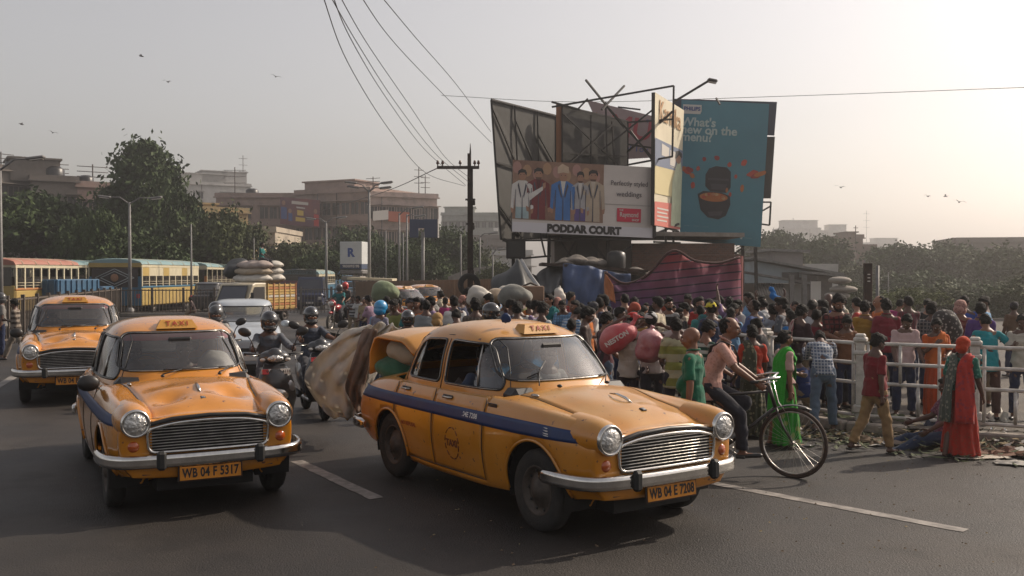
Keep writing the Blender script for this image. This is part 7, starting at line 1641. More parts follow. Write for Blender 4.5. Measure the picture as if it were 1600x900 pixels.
# ---- buses
TEALR = mat('bus roof teal', (.16, .26, .27), rough=.55, var=.12, scale=1, dirt=(.2, .2, .18), dirt_amt=.4); BYEL = mat('bus side yellow', (.36, .25, .07), rough=.6, var=.12, scale=1, dirt=(.25, .17, .08), dirt_amt=.5); BBLU = mat('bus blue', (.03, .12, .20), rough=.5)
BRED = mat('bus faded salmon', (.32, .13, .09), rough=.6, var=.12); BCRM = mat('bus cream', (.48, .43, .30), rough=.6, var=.08); BORG = mat('bus orange band', (.38, .16, .05), rough=.6); BGRY = mat('bus silver band', (.34, .37, .37), rough=.5)
def bus(label, rear, front, roofm, lowm, band, Wd=2.45, H=2.85, nwin=8, diamond=False, frontface=False, shutters=True):
 """rear/front: ground points of the side nearest the camera's right"""
 a = Vector((rear[0], rear[1], 0)); b = Vector((front[0], front[1], 0)); L = (b - a).length; an = atan2(b.y - a.y, b.x - a.x)
 root = thing('bus', label, 'bus', (a.x, a.y, 0), an)      # x along the bus from rear, y to the left
 q = MB(); q.box((L / 2, Wd / 2, .85), (L, Wd, .95), lowm, bev=.06); q.build('body', root)
 q = MB(); q.box((L / 2, Wd / 2, 1.36), (L + .02, Wd + .02, .10), band, bev=.02); q.build('waist_band', root)
 q = MB(); rows = []
 for k in range(9):
  an_ = pi * k / 8; y = Wd / 2 - (Wd / 2 + .03) * cos(an_); z = H - .30 + .30 * sin(an_) ** .7; rows.append([(-.03, y, z - .0), (.10, y, z + .03), (L - .10, y, z + .03), (L + .03, y, z)])
 q.grid(rows, roofm, True); q.add([r[0] for r in rows], [tuple(range(9))], roofm); q.add([r[-1] for r in rows], [tuple(range(9))], roofm); q.box((L / 2, Wd / 2, H - .36), (L, Wd, .16), BCRM, bev=.02)
 rf = q.build('roof', root)
 for k in range(5): q = MB(); q.tube([(L * (k + .5) / 5, Wd / 2 - (Wd / 2 + .045) * cos(a_), H - .28 + .30 * sin(a_) ** .7) for a_ in np.linspace(0, pi, 9)], .022, BCRM, 4); q.build('roof_rib', rf)
 z0, z1 = 1.40, H - .42
 for s, y in ((0, 0.02), (1, Wd - .02)):
  for k in range(nwin + 1): q = MB(); q.box((L * k / nwin * .98 + .03, y, (z0 + z1) / 2), (.09, .06, z1 - z0 + .04), BCRM); q.build('pillar', root)
  for k in range(nwin):
   w = L / nwin * .98 - .09; xc = L * (k + .5) / nwin * .98 + .03; q = MB(); q.box((xc, y, z0 + (z1 - z0) * .28), (w, .02, (z1 - z0) * .55), GLASS_D)
   wn_ = q.build('window', root)
   if shutters: q = MB(); q.box((xc, y - .02 * (1 - 2 * s), z1 - (z1 - z0) * .24), (w, .03, (z1 - z0) * .44), BCRM if k % 3 else BYEL); q.build('shutter', wn_)
   for j in (.12, .24): q = MB(); q.tube([(xc - w / 2, y - .03 * (1 - 2 * s), z0 + j), (xc + w / 2, y - .03 * (1 - 2 * s), z0 + j)], .012, BCRM, 4); q.build('window_bar', wn_)
 q = MB(); q.box((L / 2, Wd / 2, 1.30), (L - .2, Wd - .3, .06), DARK)
 for k in range(nwin): q.box((L * (k + .4) / nwin, Wd * .5, 1.55), (.12, Wd * .8, .55), SEATM)
 q.build('interior', root)
 # rear face
 q = MB(); q.box((-.01, Wd / 2, 1.15), (.08, Wd * .98, 1.5), BBLU if diamond else lowm, bev=.02); q.box((-.005, Wd / 2, H - .32), (.09, Wd * .98, .22), BYEL if diamond else BCRM); q.build('rear_panel', root)
 q = MB(); q.box((-.06, Wd / 2, (z0 + z1) / 2 - .06), (.03, Wd * .86, z1 - z0 - .02), mat('painted black rear window', (.03, .02, .018), rough=.5)); rw = q.build('rear_window', root)
 if diamond:
  zc = (z0 + z1) / 2 - .06; hh = (z1 - z0) / 2 - .03
  for k_ in (1.0, .72):
   for s in (1, -1):
    q = MB(); P = [(-.09, Wd / 2 + s * 1.0 * k_, zc), (-.09, Wd / 2, zc + hh * k_), (-.09, Wd / 2 - s * 1.0 * k_, zc)]
    if s < 0: P = [(p_[0], p_[1], 2 * zc - p_[2]) for p_ in P]
    q.tube(P, .022, BGRY, 5); q.build('diamond_trim', rw)
  q = MB(); q.lathe([(.20, 0), (.20, .03), (.16, .05), (.001, .05)], mat('copper coloured disc', (.30, .15, .08), rough=.5), 18, Matrix.Translation((-.08, Wd / 2, zc)) @ Matrix.Rotation(-pi / 2, 4, 'Y')); q.build('roundel', rw)
 q = MB(); q.box((L + .01, Wd / 2, 1.9), (.04, Wd * .86, .85), GLASS_D, bev=.02); q.build('windscreen', root); q = MB(); q.box((L, Wd / 2, 1.0), (.08, Wd * .98, 1.05), lowm, bev=.04); q.build('front_panel', root)
 for s in (0, 1):
  for cx in (L * .22, L * .80): o = wheel_tree(root, cx, Wd * .08 + s * Wd * .84, .44, s=(1 if s else -1), w=.22); o.name = 'wheel'
  q = MB(); q.box((-.07, .18 + s * (Wd - .36), .9), (.04, .16, .22), REDP, bev=.02); q.build('tail_light', root)
 return root
bus('bus with a painted diamond rear window and blue corners at left', at(222, 470, 49).xy, at(311, 470, 57.5).xy, TEALR, BYEL, BBLU, Wd=2.75, H=2.80, nwin=9, diamond=True)
bus('salmon roofed bus cut off by the left edge', at(47, 470, 47).xy, at(-60, 470, 42).xy, BRED, BYEL, BORG, Wd=2.5, H=2.72, nwin=8, shutters=False)
bus('long teal roofed bus behind the blue truck at left', at(150, 470, 60).xy, at(20, 470, 54).xy, TEALR, BORG, BGRY, Wd=2.5, H=2.82, nwin=9, shutters=False)
bus('teal roofed bus with orange band just right of the diamond bus', at(324, 470, 59.5).xy, at(378, 470, 73).xy, TEALR, BORG, BGRY, Wd=2.5, H=2.75, nwin=8, shutters=False)
bus('small cream roofed bus beyond the teal ones', at(372, 470, 78).xy, at(392, 470, 86).xy, BCRM, BORG, BCRM, Wd=2.3, H=2.5, nwin=6, shutters=False)
bus('dim teal bus between the pickup truck and the blue truck', at(470, 470, 68).xy, at(438, 470, 60).xy, TEALR, BBLU, BGRY, Wd=2.4, H=2.3, nwin=7, shutters=False)
# ------------------------------------------------------------------ scooters, motorcycle, bicycle
SCG = mat('scooter dark grey plastic', (.035, .036, .04), rough=.28, coat=.5); SCS = mat('scooter silver panel', (.30, .30, .31), rough=.3, metal=.5)
def spoked_wheel(parent, c, r, tyre_r, n=28, ax='Y', rimm=CHROMED, tm=TYRE):
 """wheel in the xz plane"""
 pts = lambda rr, k=40: [(c[0] + rr * cos(2 * pi * i / k), c[1], c[2] + rr * sin(2 * pi * i / k)) for i in range(k)]
 q = MB(); q.tube(pts(r - tyre_r), tyre_r, tm, 8, closed=True); t = q.build('tyre', parent)
 q = MB(); q.tube(pts(r - tyre_r * 2.2), tyre_r * .55, rimm, 6, closed=True); q.build('rim', t)
 q = MB(); q.tube([(c[0], c[1] - .05, c[2]), (c[0], c[1] + .05, c[2])], .02, rimm, 8); q.build('hub', t)
 q = MB(); q.tube([(0, 0, 0), (1, 0, 0)], .0016, rimm, 3, caps=False); sp_ = q.mesh('spoke')
 for i in range(n):
  a = 2 * pi * i / n; s = (-1) ** i; p0 = Vector((c[0] + .018 * cos(a + .6 * s), c[1] + s * .03, c[2] + .018 * sin(a + .6 * s))); p1 = Vector((c[0] + (r - tyre_r * 2.5) * cos(a), c[1], c[2] + (r - tyre_r * 2.5) * sin(a))); d_ = p1 - p0
  link_mesh('spoke', sp_, t, p0, d_.to_track_quat('X', 'Z').to_euler(), (d_.length, 1.1, 1.1))
 return t
def scooter(label, group='scooters', plate='WB 03B 4118', shield=SCG, trim=SCS):
 root = thing('scooter', label, 'scooter', group=group)           # x forward
 for cx in (.64, -.60):
  M = Matrix.Translation((cx, 0, .22)) @ Matrix.Rotation(pi / 2, 4, 'X'); q = MB(); q.lathe([(.13, -.05), (.18, -.055), (.215, -.035), (.225, 0), (.215, .035), (.18, .055), (.13, .05)], TYRE, 26, M); t = q.build('wheel', root); q = MB(); q.lathe([(.13, -.04), (.05, -.03), (.03, -.06), (.03, .06), (.05, .03), (.13, .04)], SCG, 20, M); q.build('rim', t)
 q = MB(); P = []
 for a in np.linspace(-.15 * pi, .78 * pi, 14): P.append([(.64 + .255 * cos(a), y, .22 + .255 * sin(a) + .03 * (1 - (y / .075) ** 2)) for y in (-.075, -.05, 0, .05, .075)])
 q.grid(P, shield, True); o = q.build('mudguard', root, fix=False); thick(o, .008)
 for s in (-1, 1): q = MB(); q.tube([(.64, s * .075, .22), (.56, s * .085, .55)], .022, CHROMED, 8); q.build('fork', root)
 # leg shield: lofted from bottom to neck
 rows = []
 for z, x, w, b in ((.22, .30, .13, .04), (.34, .40, .22, .06), (.50, .45, .25, .08), (.66, .45, .24, .11), (.80, .42, .19, .12), (.92, .37, .13, .10)):
  rows.append([(x + b * cos(a) * 1.0, w * sin(a), z) for a in np.linspace(-pi / 2, pi / 2, 13)])
 q = MB(); q.grid(rows, shield, True); o = q.build('leg_shield', root, fix=False); thick(o, .05, -1)
 q = MB()
 q.ball((.545, 0, .55), (.065, .15, .085), CHROMED, 16, 10); q.build('front_panel', root)
 for s in (-1, 1): q = MB(); q.ball((.475, s * .165, .66), (.06, .06, .09), trim, 12, 8, rot=(s * .5, 0, 0)); q.build('side_panel', root)
 q = MB(); q.tube([(.57, -.11, .44), (.61, 0, .42), (.57, .11, .44)], .022, CHROMED, 8); q.build('chrome_strip', root)
 # handlebar cowl with headlight
 q = MB(); q.ball((.34, 0, 1.00), (.13, .19, .095), shield, 18, 11); q.ball((.40, 0, 1.03), (.06, .10, .09), SCG, 14, 9); q.build('handlebar_cowl', root)
 q = MB(); q.ball((.465, 0, .99), (.040, .10, .045), LENS, 16, 9); q.build('headlight', root)
 for s in (-1, 1):
  q = MB(); q.ball((.43, s * .150, .975), (.028, .035, .022), CW, 12, 8); q.build('indicator', root)
  q = MB(); q.tube([(.31, s * .15, 1.02), (.27, s * .36, 1.04)], .017, BLACK, 8); q.tube([(.33, s * .20, 1.02), (.36, s * .34, 1.03)], .007, CHROMED, 5); q.build('handlebar', root)
  q = MB(); q.tube([(.30, s * .22, 1.05), (.30, s * .27, 1.20), (.28, s * .32, 1.27)], .007, TRIM, 6); q.ball((.27, s * .35, 1.31), (.025, .085, .055), TRIM, 14, 9, rot=(s * .35, 0, 0)); q.ball((.250, s * .35, 1.31), (.008, .072, .045), GLASS_D, 12, 8, rot=(s * .35, 0, 0)); q.build('mirror', root)
 q = MB(); q.box((.500, 0, .835), (.012, .34, .065), CW, rot=(0, -.35, 0), bev=.003); q.box((.506, -.125, .835), (.012, .075, .062), REDP, rot=(0, -.35, 0)); pl = q.build('number_plate', root)
 text(plate, .052, CK, pl, frame_matrix((.514, .03, .836), (0, 1, 0), (-.36, 0, .93)) , offset=.001, ext=.0005)
 q = MB(); q.box((.10, 0, .25), (.50, .34, .06), SCG, bev=.02); q.build('footboard', root)
 rows = []
 for x, w, z0, z1 in ((-.12, .10, .25, .66), (-.20, .16, .24, .70), (-.45, .18, .30, .72), (-.75, .14, .46, .74), (-.95, .05, .58, .74)):
  rows.append([(x, w * cos(a), (z0 + z1) / 2 + (z1 - z0) / 2 * sin(a)) for a in np.linspace(0, 2 * pi, 17)])
 q = MB(); q.grid(rows, shield, True); q.add(rows[0][:-1], [tuple(range(16))], shield); q.add(rows[-1][:-1], [tuple(range(16))], shield); q.build('rear_body', root)
 q = MB(); q.ball((-.42, 0, .745), (.42, .15, .07), BLACK, 18, 10); q.build('seat', root)
 q = MB(); q.box((-.45, .12, .26), (.45, .14, .14), DKSTEEL, bev=.04); q.tube([(-.35, -.16, .25), (-.9, -.17, .34)], .045, SCG, 10); q.build('engine', root)
 q = MB(); q.tube([(-.9, -.1, .72), (-1.05, -.08, .80), (-1.05, .08, .80), (-.9, .1, .72)], .012, CHROMED, 6); q.build('grab_rail', root)
 return root
def rel(root, x, y, z=0): return Matrix.Translation(root.location) @ Matrix.Rotation(root.rotation_euler.z, 4, 'Z') @ Vector((x, y, z))
sc1 = scooter('dark scooter ridden by the nearer helmeted rider beside the left taxi'); sc1.location = (-3.06, 12.2, 0); sc1.rotation_euler.z = R(-70)
sc2 = copy_tree(sc1, (-2.86, 13.9, 0), R(-66), label='scooter of the second helmeted rider, just behind the nearer scooter'); sc3 = copy_tree(sc1, (-4.50, 14.6, 0), R(-72), label='scooter mostly hidden behind the left taxi, ridden by the masked rider')
def rider(label, sc, top, helmet, skin=0, h=.92, dy=0, turn=0, sleeve='long', bottom=cloth((.05, .05, .06)), chin=True, fine=True):
 p = rel(sc, -.30 + dy, 0, 0)
 ppl, J = person(label, (p.x, p.y, .0), sc.rotation_euler.z - pi / 2, dict(hipz=.86 / h * .92 + .02, lean=6, turn=turn, ikf=dict(r=(.14, .36, .33), l=(-.14, .36, .33)), ik=dict(r=(.30, .62, 1.16), l=(-.30, .62, 1.16)), curl=60), dict(top=top, sleeve=sleeve, bottom=bottom, shoe=TRIM), h=h, hats=('helmet', helmet, 1) if chin else ('helmet', helmet), skin=skin, fine=fine, face=False, hair='none')
 return ppl
HELM = mat('glossy black helmet', (.02, .02, .022), rough=.18, coat=1.0); HELG = mat('dark grey helmet', (.05, .05, .052), rough=.35, coat=.5); HELB = mat('bright blue helmet', (.02, .22, .45), rough=.25, coat=.8)
rider('rider in a grey shirt and black helmet on the nearer scooter', sc1, cloth((.10, .11, .13)), HELM, 1)
rider('rider in a dark blue grey t-shirt and black helmet on the second scooter', sc2, cloth((.065, .075, .10)), HELM, 0, sleeve='short')
rider('rider with a pale face mask and dark grey helmet behind the left taxi', sc3, cloth((.38, .36, .34)), HELG, 0)
p = rel(sc3, -.75, 0); person('pillion passenger in a black helmet hidden behind the masked rider', (p.x, p.y, 0), sc3.rotation_euler.z - pi / 2, dict(hipz=.90, ikf=dict(r=(.15, .3, .4), l=(-.15, .3, .4)), ik=dict(r=(.2, .3, 1.0), l=(-.2, .3, 1.0))), dict(top=cloth((.06, .06, .07)), bottom=cloth((.05, .05, .06)), shoe=TRIM), h=.93, hats=('helmet', HELM, 1), fine=False, face=False, hair='none')
# red motorcycle
RM = mat('red motorcycle paint', (.35, .02, .03), rough=.3, coat=.6)
mc = thing('motorcycle', 'red motorcycle coming up the road with two riders', 'motorcycle', tuple(at(529, 515, 34.5).xy) + (0,), R(-105))
for cx in (.66, -.64): spoked_wheel(mc, (cx, 0, .31), .31, .045, n=12)
q = MB(); q.ball((.12, 0, .82), (.30, .15, .14), RM, 14, 9); q.build('fuel_tank', mc); q = MB(); q.ball((.62, 0, .66), (.16, .06, .05), RM, 12, 8, rot=(0, .0, 0)); q.build('mudguard', mc)
q = MB(); q.ball((.50, 0, .98), (.12, .13, .14), RM, 14, 9); q.ball((.60, 0, .98), (.04, .09, .09), LENS, 12, 8); q.build('headlight', mc)
q = MB(); q.box((-.35, 0, .80), (.75, .24, .10), BLACK, bev=.04); q.build('seat', mc); q = MB(); q.ball((.05, 0, .45), (.22, .14, .20), DKSTEEL, 12, 8); q.build('engine', mc)
q = MB(); q.tube([(.40, -.33, 1.05), (.44, 0, 1.08), (.40, .33, 1.05)], .016, TRIM, 6); q.build('handlebar', mc)
for s in (-1, 1): q = MB(); q.tube([(.66, s * .08, .31), (.46, s * .08, .98)], .022, CHROMED, 6); q.build('fork', mc); q = MB(); q.ball((.42, s * .36, 1.22), (.02, .06, .04), TRIM, 10, 6); q.tube([(.42, s * .3, 1.08), (.42, s * .35, 1.2)], .008, TRIM, 4); q.build('mirror', mc)
q = MB(); q.tube([(.0, -.14, .35), (-.8, -.15, .42)], .04, CHROMED, 8); q.build('exhaust', mc)
q = MB(); q.tube([(.45, 0, .85), (.1, 0, .65), (-.2, 0, .40), (-.64, 0, .31)], .03, DKSTEEL, 6); q.tube([(-.1, 0, .7), (-.7, 0, .75)], .03, DKSTEEL, 6); q.build('frame', mc)
p = rel(mc, -.15, 0); person('motorcycle driver in a teal shirt and dark cap helmet on the red motorcycle', (p.x, p.y, 0), mc.rotation_euler.z - pi / 2, dict(hipz=.95, lean=8, ikf=dict(r=(.18, .30, .34), l=(-.18, .30, .34)), ik=dict(r=(.32, .52, 1.06), l=(-.32, .52, 1.06))), dict(top=cloth((.02, .16, .17)), bottom=cloth((.04, .04, .05)), shoe=TRIM), h=.95, hats=('helmet', HELG), fine=False, hair='none')
p = rel(mc, -.58, 0); person('passenger in a red and white helmet behind the teal shirted motorcycle driver', (p.x, p.y, .02), mc.rotation_euler.z - pi / 2, dict(hipz=1.0, ikf=dict(r=(.2, .28, .42), l=(-.2, .28, .42)), ik=dict(r=(.2, .3, 1.1), l=(-.2, .3, 1.1))), dict(top=cloth((.06, .05, .05)), bottom=cloth((.04, .04, .05)), shoe=TRIM), h=.95, hats=('helmet', mat('red helmet', (.5, .05, .05), rough=.3)), fine=False, hair='none')
# bicycle: front wheel contact at pixel (1240, 748)
BF = mat('old black bicycle enamel', (.018, .015, .014), rough=.4, coat=.3, dirt=(.10, .06, .04), dirt_amt=.4)
wc = gx(1240, 748); bdir = R(-14); bk_ = thing('bicycle', 'old black roadster bicycle with a large front wheel ridden past the railing', 'bicycle', (wc.x - 1.12 * cos(bdir), wc.y - 1.12 * sin(bdir), 0), bdir)
fw_ = spoked_wheel(bk_, (0, 0, .35), .352, .019, n=32, tm=mat('bicycle tyre', (.05, .032, .024), rough=.8)); fw_.name = 'front_wheel'
fw_.rotation_euler = (0, 0, R(-22)); fw_.location = (1.12, 0, 0)
rw_ = spoked_wheel(bk_, (0, 0, .35), .352, .019, n=32, tm=MATS['bicycle tyre']); rw_.name = 'rear_wheel'
bb = Vector((.47, 0, .29)); st_ = Vector((.30, 0, .82)); hd1 = Vector((.90, 0, .86)); hd0 = Vector((.95, 0, .70))
for a, b, r_ in ((bb, st_, .016), (bb, hd0, .017), (st_ + Vector((.01, 0, -.03)), hd1, .015), (hd0, hd1 + Vector((-.015, 0, .06)), .020)): q = MB(); q.tube([a, b], r_, BF, 8); q.build('frame_tube', bk_)
for s in (-1, 1):
 q = MB(); q.tube([bb + Vector((0, s * .03, 0)), (0, s * .06, .35)], .010, BF, 6); q.tube([st_ + Vector((0, s * .02, -.04)), (0, s * .06, .35)], .009, BF, 6); q.build('stay', bk_)
 q = MB(); q.tube([(.955, s * .045, .70), (1.02, s * .06, .52), (1.12, s * .06, .35)], [.014, .012, .009], BF, 6); q.build('fork', bk_)
 q = MB(); q.tube([(.89, 0, .98), (.94, s * .08, 1.0), (.98, s * .22, 1.02), (.88, s * .27, 1.01), (.76, s * .27, .98)], .012, CHROME, 8); q.tube([(.78, s * .27, .98), (.70, s * .27, .97)], .017, BLACK, 8); q.build('handlebar', bk_)
 q = MB(); q.tube([(.96, s * .20, .985), (.80, s * .23, .95)], .006, CHROME, 5); q.tube([(.93, s * .05, .96), (.98, s * .05, .75), (1.05, s * .04, .66)], .005, CHROME, 5); q.build('brake_rod', bk_)
q = MB(); q.tube([(.90, 0, .86), (.875, 0, 1.0)], .014, CHROME, 8); q.build('stem', bk_)
P = [[(1.12 + .385 * cos(a) * 1.0, y * 1.0, .35 + .385 * sin(a) - abs(y) * .4) for y in (-.03, -.015, 0, .015, .03)] for a in np.linspace(.35 * pi, .92 * pi, 12)]
q = MB(); q.grid(P, BF, True); o = q.build('mudguard', bk_, fix=False); thick(o, .003, 0)
P = [[(.385 * cos(a), y, .35 + .385 * sin(a) - abs(y) * .4) for y in (-.03, -.015, 0, .015, .03)] for a in np.linspace(.05 * pi, 1.05 * pi, 16)]
q = MB(); q.grid(P, BF, True); o = q.build('mudguard', bk_, fix=False); thick(o, .003, 0)
q = MB(); q.tube([st_, (.28, 0, .93)], .013, CHROMED, 8); q.build('seat_post', bk_); q = MB(); q.ball((.22, 0, .96), (.14, .10, .04), BLACK, 14, 8); q.ball((.36, 0, .955), (.10, .035, .03), BLACK, 12, 7); q.build('saddle', bk_)
q = MB(); q.tube([(bb.x + .095 * cos(2 * pi * k / 24), -.06, bb.z + .095 * sin(2 * pi * k / 24)) for k in range(24)], .006, CHROMED, 5, closed=True)
for k in range(5): q.tube([(bb.x, -.06, bb.z), (bb.x + .09 * cos(k * 1.257), -.06, bb.z + .09 * sin(k * 1.257))], .006, CHROMED, 4)
q.build('chainwheel', bk_)
for s, a in ((-1, -.5), (1, pi - .5)): q = MB(); pe = bb + Vector((.165 * cos(a), 0, .165 * sin(a))); q.tube([bb + Vector((0, s * .07, 0)), pe + Vector((0, s * .08, 0))], .009, CHROMED, 6); q.box((pe.x, s * .13, pe.z), (.09, .09, .022), BLACK, bev=.005); q.build('pedal', bk_)
q = MB(); q.tube([(0, -.06, .39), (bb.x, -.06, bb.z + .095)], .004, DKSTEEL, 4); q.tube([(0, -.06, .31), (bb.x, -.06, bb.z - .095)], .004, DKSTEEL, 4); q.build('chain', bk_)
q = MB(); q.box((-.05, 0, .76), (.42, .15, .015), BF); q.tube([(0, -.07, .35), (-.05, -.07, .75)], .006, BF, 4); q.tube([(0, .07, .35), (-.05, .07, .75)], .006, BF, 4); q.build('carrier', bk_)
# ------------------------------------------------------------------ advert boxes in the middle distance
bx = thing('advert_box', 'white advertising box with a blue letter R on a pedestal', 'advert box', tuple(at(553, 440, 52).xy) + (0,), R(-12))
zb_, zt_ = at(0, 413, 52).z, at(0, 378, 52).z; WB_ = mat('white advert panel', (.48, .50, .50), rough=.6, var=.06)
q = MB(); q.box((0, 0, (zb_ + zt_) / 2), (1.25, .9, zt_ - zb_), WB_, bev=.02); bo = q.build('box', bx); q = MB(); q.box((0, 0, zb_ - .12), (1.22, .88, .26), mat('advert navy strip', (.03, .05, .10), rough=.6)); q.build('lower_strip', bx)
text('R', .62, CB, bo, frame_matrix((0, -.46, (zb_ + zt_) / 2), (1, 0, 0), (0, 0, 1)), offset=.03, ext=.004); text('9830092198', .19, CW, bo, frame_matrix((0, -.452, zb_ - .11), (1, 0, 0), (0, 0, 1)), offset=.004, ext=.003)
text('THE ROOTS OFFICES', .10, CB, bo, frame_matrix((0, -.462, (zb_ + zt_) / 2 + .1), (1, 0, 0), (0, 0, 1)), ext=.003) if False else None
for i, w_ in enumerate((1.3, 1.1, 1.15)): q = MB(); q.box((0, 0, zb_ - .42 - i * .34), (w_, .9, .26), (STEEL, CONC, STEEL)[i], bev=.06); q.build('pedestal_block', bx)
q = MB(); q.box((0, 0, .5), (.8, .6, 1.1), STEEL); q.build('pedestal', bx)
bs = thing('sign_frame', 'dark blue square sign frame with a hole, on a grey pole', 'sign', tuple(at(662, 440, 55).xy) + (0,), 0); zc = at(0, 357, 55).z; NV = mat('navy sign panel', (.018, .035, .085), rough=.6)
for x, w_, z, h_ in ((-.55, .5, 0, 1.05), (.42, .75, 0, 1.05), (-.12, .36, .26, .5)): q = MB(); q.box((x, 0, zc + z), (w_, .12, h_), NV, bev=.01); q.build('panel', bs)
q = MB(); q.box((.83, .02, zc), (.07, .3, 1.08), CW); q.build('edge', bs); q = MB(); q.tube([(-.05, .1, 0), (-.05, .1, zc - .2)], .10, POLE, 10); q.build('pole', bs)
sh_ = thing('shelter', 'low brown roofed shelter beside the white advertising box', 'shelter', tuple(at(582, 440, 50).xy) + (0,), 0); z = at(0, 436, 50).z
q = MB(); q.box((0, 0, z), (2.3, 2, .12), BCRM, rot=(0, .03, 0)); q.build('roof', sh_)
for x in (-1, 1): q = MB(); q.tube([(x, 0, 0), (x, 0, z)], .05, POLE, 6); q.build('post', sh_)
o = sack('big pale green bundle tied with rope on the far taxi', at(601, 456, 35.4), (.52, .5, .42), cloth((.20, .25, .15)), 5, vox=.05, amp=.02, name='bundle', cat='bundle')
# ------------------------------------------------------------------ people
C_ = cloth
STAND = [dict(legr=(4, 4, 3), legl=(-4, 4, 2), armr=(8, 7, 18), arml=(-4, 7, 15)), dict(armr=(25, 8, 70, 30), arml=(5, 8, 20), nod=12), dict(armr=(10, 8, 60, 40), arml=(12, 8, 65, 40), nod=18, legr=(2, 5, 0), legl=(-3, 4, 4)),
   dict(lean=12, nod=22, armr=(30, 6, 40), arml=(25, 6, 50), legr=(8, 4, 6), legl=(-8, 4, 6)), dict(legr=(18, 3, 6), legl=(-18, 3, 14), armr=(-18, 6, 18), arml=(18, 6, 25)), dict(turn=35, armr=(-5, 8, 12), arml=(-5, 8, 12)), dict(turn=-35, nod=8, armr=(40, 10, 80), arml=(0, 8, 15))]
DKT = C_((.03, .03, .04)); NAVY = C_((.025, .035, .08)); JEAN = C_((.10, .14, .20)); KHAKI = C_((.22, .17, .11))
def on_ground(x, d, z=0): return ((x - 800) * d / F, d, z)
def P_(label, x, y, d, rz, top, pose=None, z=.11, fine=False, name='person', hmin=.78, **k):
 """head top at pixel (x, y), standing at distance d"""
 wear = k.pop('wear', {}); pose = dict(pose or STAND[int(x * 7 + d * 3) % len(STAND)])
 h = k.pop('h', None) or max(hmin, min(1.06, (CH - (y - YH) * d / F - z) / (1.735 - .25 * sin(R(pose.get('lean', 0))))))
 w = dict(top=top, bottom=(DKT, NAVY, KHAKI, JEAN)[int(x + d * 5) % 4], shoe=TRIM); w.update(wear)
 return person(label, on_ground(x, d, z), R(rz), pose, w, h=h, skin=k.pop('skin', int(x * 3) % 3 if int(x) % 5 else 1), fine=fine, name=name, **k)
# --- near people, built finely
P_('bald man in a green polo shirt standing beside the near taxi bonnet', 1083, 508, 9.2, 62, C_((.015, .13, .075)), dict(armr=(-4, 9, 8), arml=(-6, 9, 10), turn=12, nod=4), z=0, fine=True, hair='bald', skin=0, wear=dict(bottom=DKT, collar=1, hem=-.20), belly=.02)
# cyclist
cyc = dict(hipz=.98, lean=23, nod=6, turn=-4, armlean=1, ik=dict(r=(.25, .50, 1.03), l=(-.25, .50, 1.03)), ikf=dict(r=(.12, .36, .28), l=(-.12, .10, .50)), curl=75)
sdl = Matrix.Translation(bk_.location) @ Matrix.Rotation(bk_.rotation_euler.z, 4, 'Z') @ Vector((.30, 0, 0))
person('man in a pink shirt with a shoulder strap riding the black bicycle', (sdl.x, sdl.y, 0), bk_.rotation_euler.z - pi / 2, cyc, dict(top=C_((.62, .36, .30), 'print', (.52, .28, .23), .03), bottom=DKT, shoe=TRIM, collar=1, moustache=1, hem=-.16), h=.93, skin=0, hair='receding', fine=True)
JJ = pose_joints(cyc); q = MB(); q.tube([JJ['neck'] + Vector(v) for v in ((.11, -.02, .00), (.07, .09, -.05), (.0, .14, -.18), (-.10, .13, -.36), (-.15, .06, -.46), (-.12, -.10, -.42), (.0, -.19, -.25), (.09, -.14, -.06))], .020, TRIM, 6, closed=True, flat=.4); o = q.build('shoulder_strap'); o.location = (sdl.x, sdl.y, 0); o.rotation_euler.z = bk_.rotation_euler.z - pi / 2; o.scale = (.93,) * 3; tag(o, 'black bag strap across the pink shirted cyclist', 'strap')
P_('woman in a bright green saree and pale blouse walking behind the bicycle', 1226, 513, 11.2, -78, C_((.50, .34, .30)), dict(legr=(12, 3, 4), legl=(-8, 3, 6), armr=(-4, 8, 6), arml=(20, 8, 55)), z=0, fine=True, hair='bun', skin=0, wear=dict(bottom=C_((.035, .30, .03), 'print', (.28, .38, .10), .12), legs='skirt', drape=C_((.035, .34, .03)), drape_side=1, drape_long=1, top_name='blouse', hem=.02, swing=(0, .04)))
P_('woman in an orange red blouse and dark printed saree seen from behind the cyclist', 1176, 506, 11.9, 8, C_((.45, .045, .02)), dict(armr=(6, 10, 20), arml=(6, 10, 20)), z=0, fine=True, hair='bun', skin=1, wear=dict(bottom=C_((.06, .06, .04), 'print', (.25, .22, .14), .07), legs='skirt', drape=C_((.07, .075, .05), 'print', (.25, .22, .14), .07), top_name='blouse', hem=.02))
P_('youth in a blue checked shirt and jeans leaning over the railing', 1287, 538, 12.3, -12, C_((.10, .13, .20), 'check', (.40, .42, .45), .045), dict(lean=48, nod=70, armr=(70, 10, 60), arml=(60, 10, 70), legr=(6, 5, 6), legl=(-14, 5, 10)), z=0, fine=True, hair='short', skin=1, h=.86, wear=dict(bottom=JEAN, sleeve='long', shoe=TRIM))
P_('bearded man in a maroon checked shirt facing the road behind the railing', 1308, 458, 13.7, 184, C_((.13, .02, .022), 'check', (.03, .01, .012), .07), dict(nod=22, armr=(20, 8, 60, 30), arml=(10, 8, 30)), fine=True, hair='thick', skin=0, wear=dict(beard=1, moustache=1, collar=1))
P_('man in a mustard shirt standing with his back to the road behind the pillar', 1352, 468, 14.4, -28, C_((.36, .20, .03)), dict(turn=-20, armr=(20, 8, 70), arml=(0, 8, 10)), fine=True, hair='short', skin=0, wear=dict(collar=1, bottom=KHAKI))
P_('man in a plain crimson shirt seen from behind, right of the mustard shirt', 1386, 465, 14.2, -8, C_((.22, .025, .04)), dict(nod=14), fine=True, hair='short', skin=1, wear=dict(collar=1))
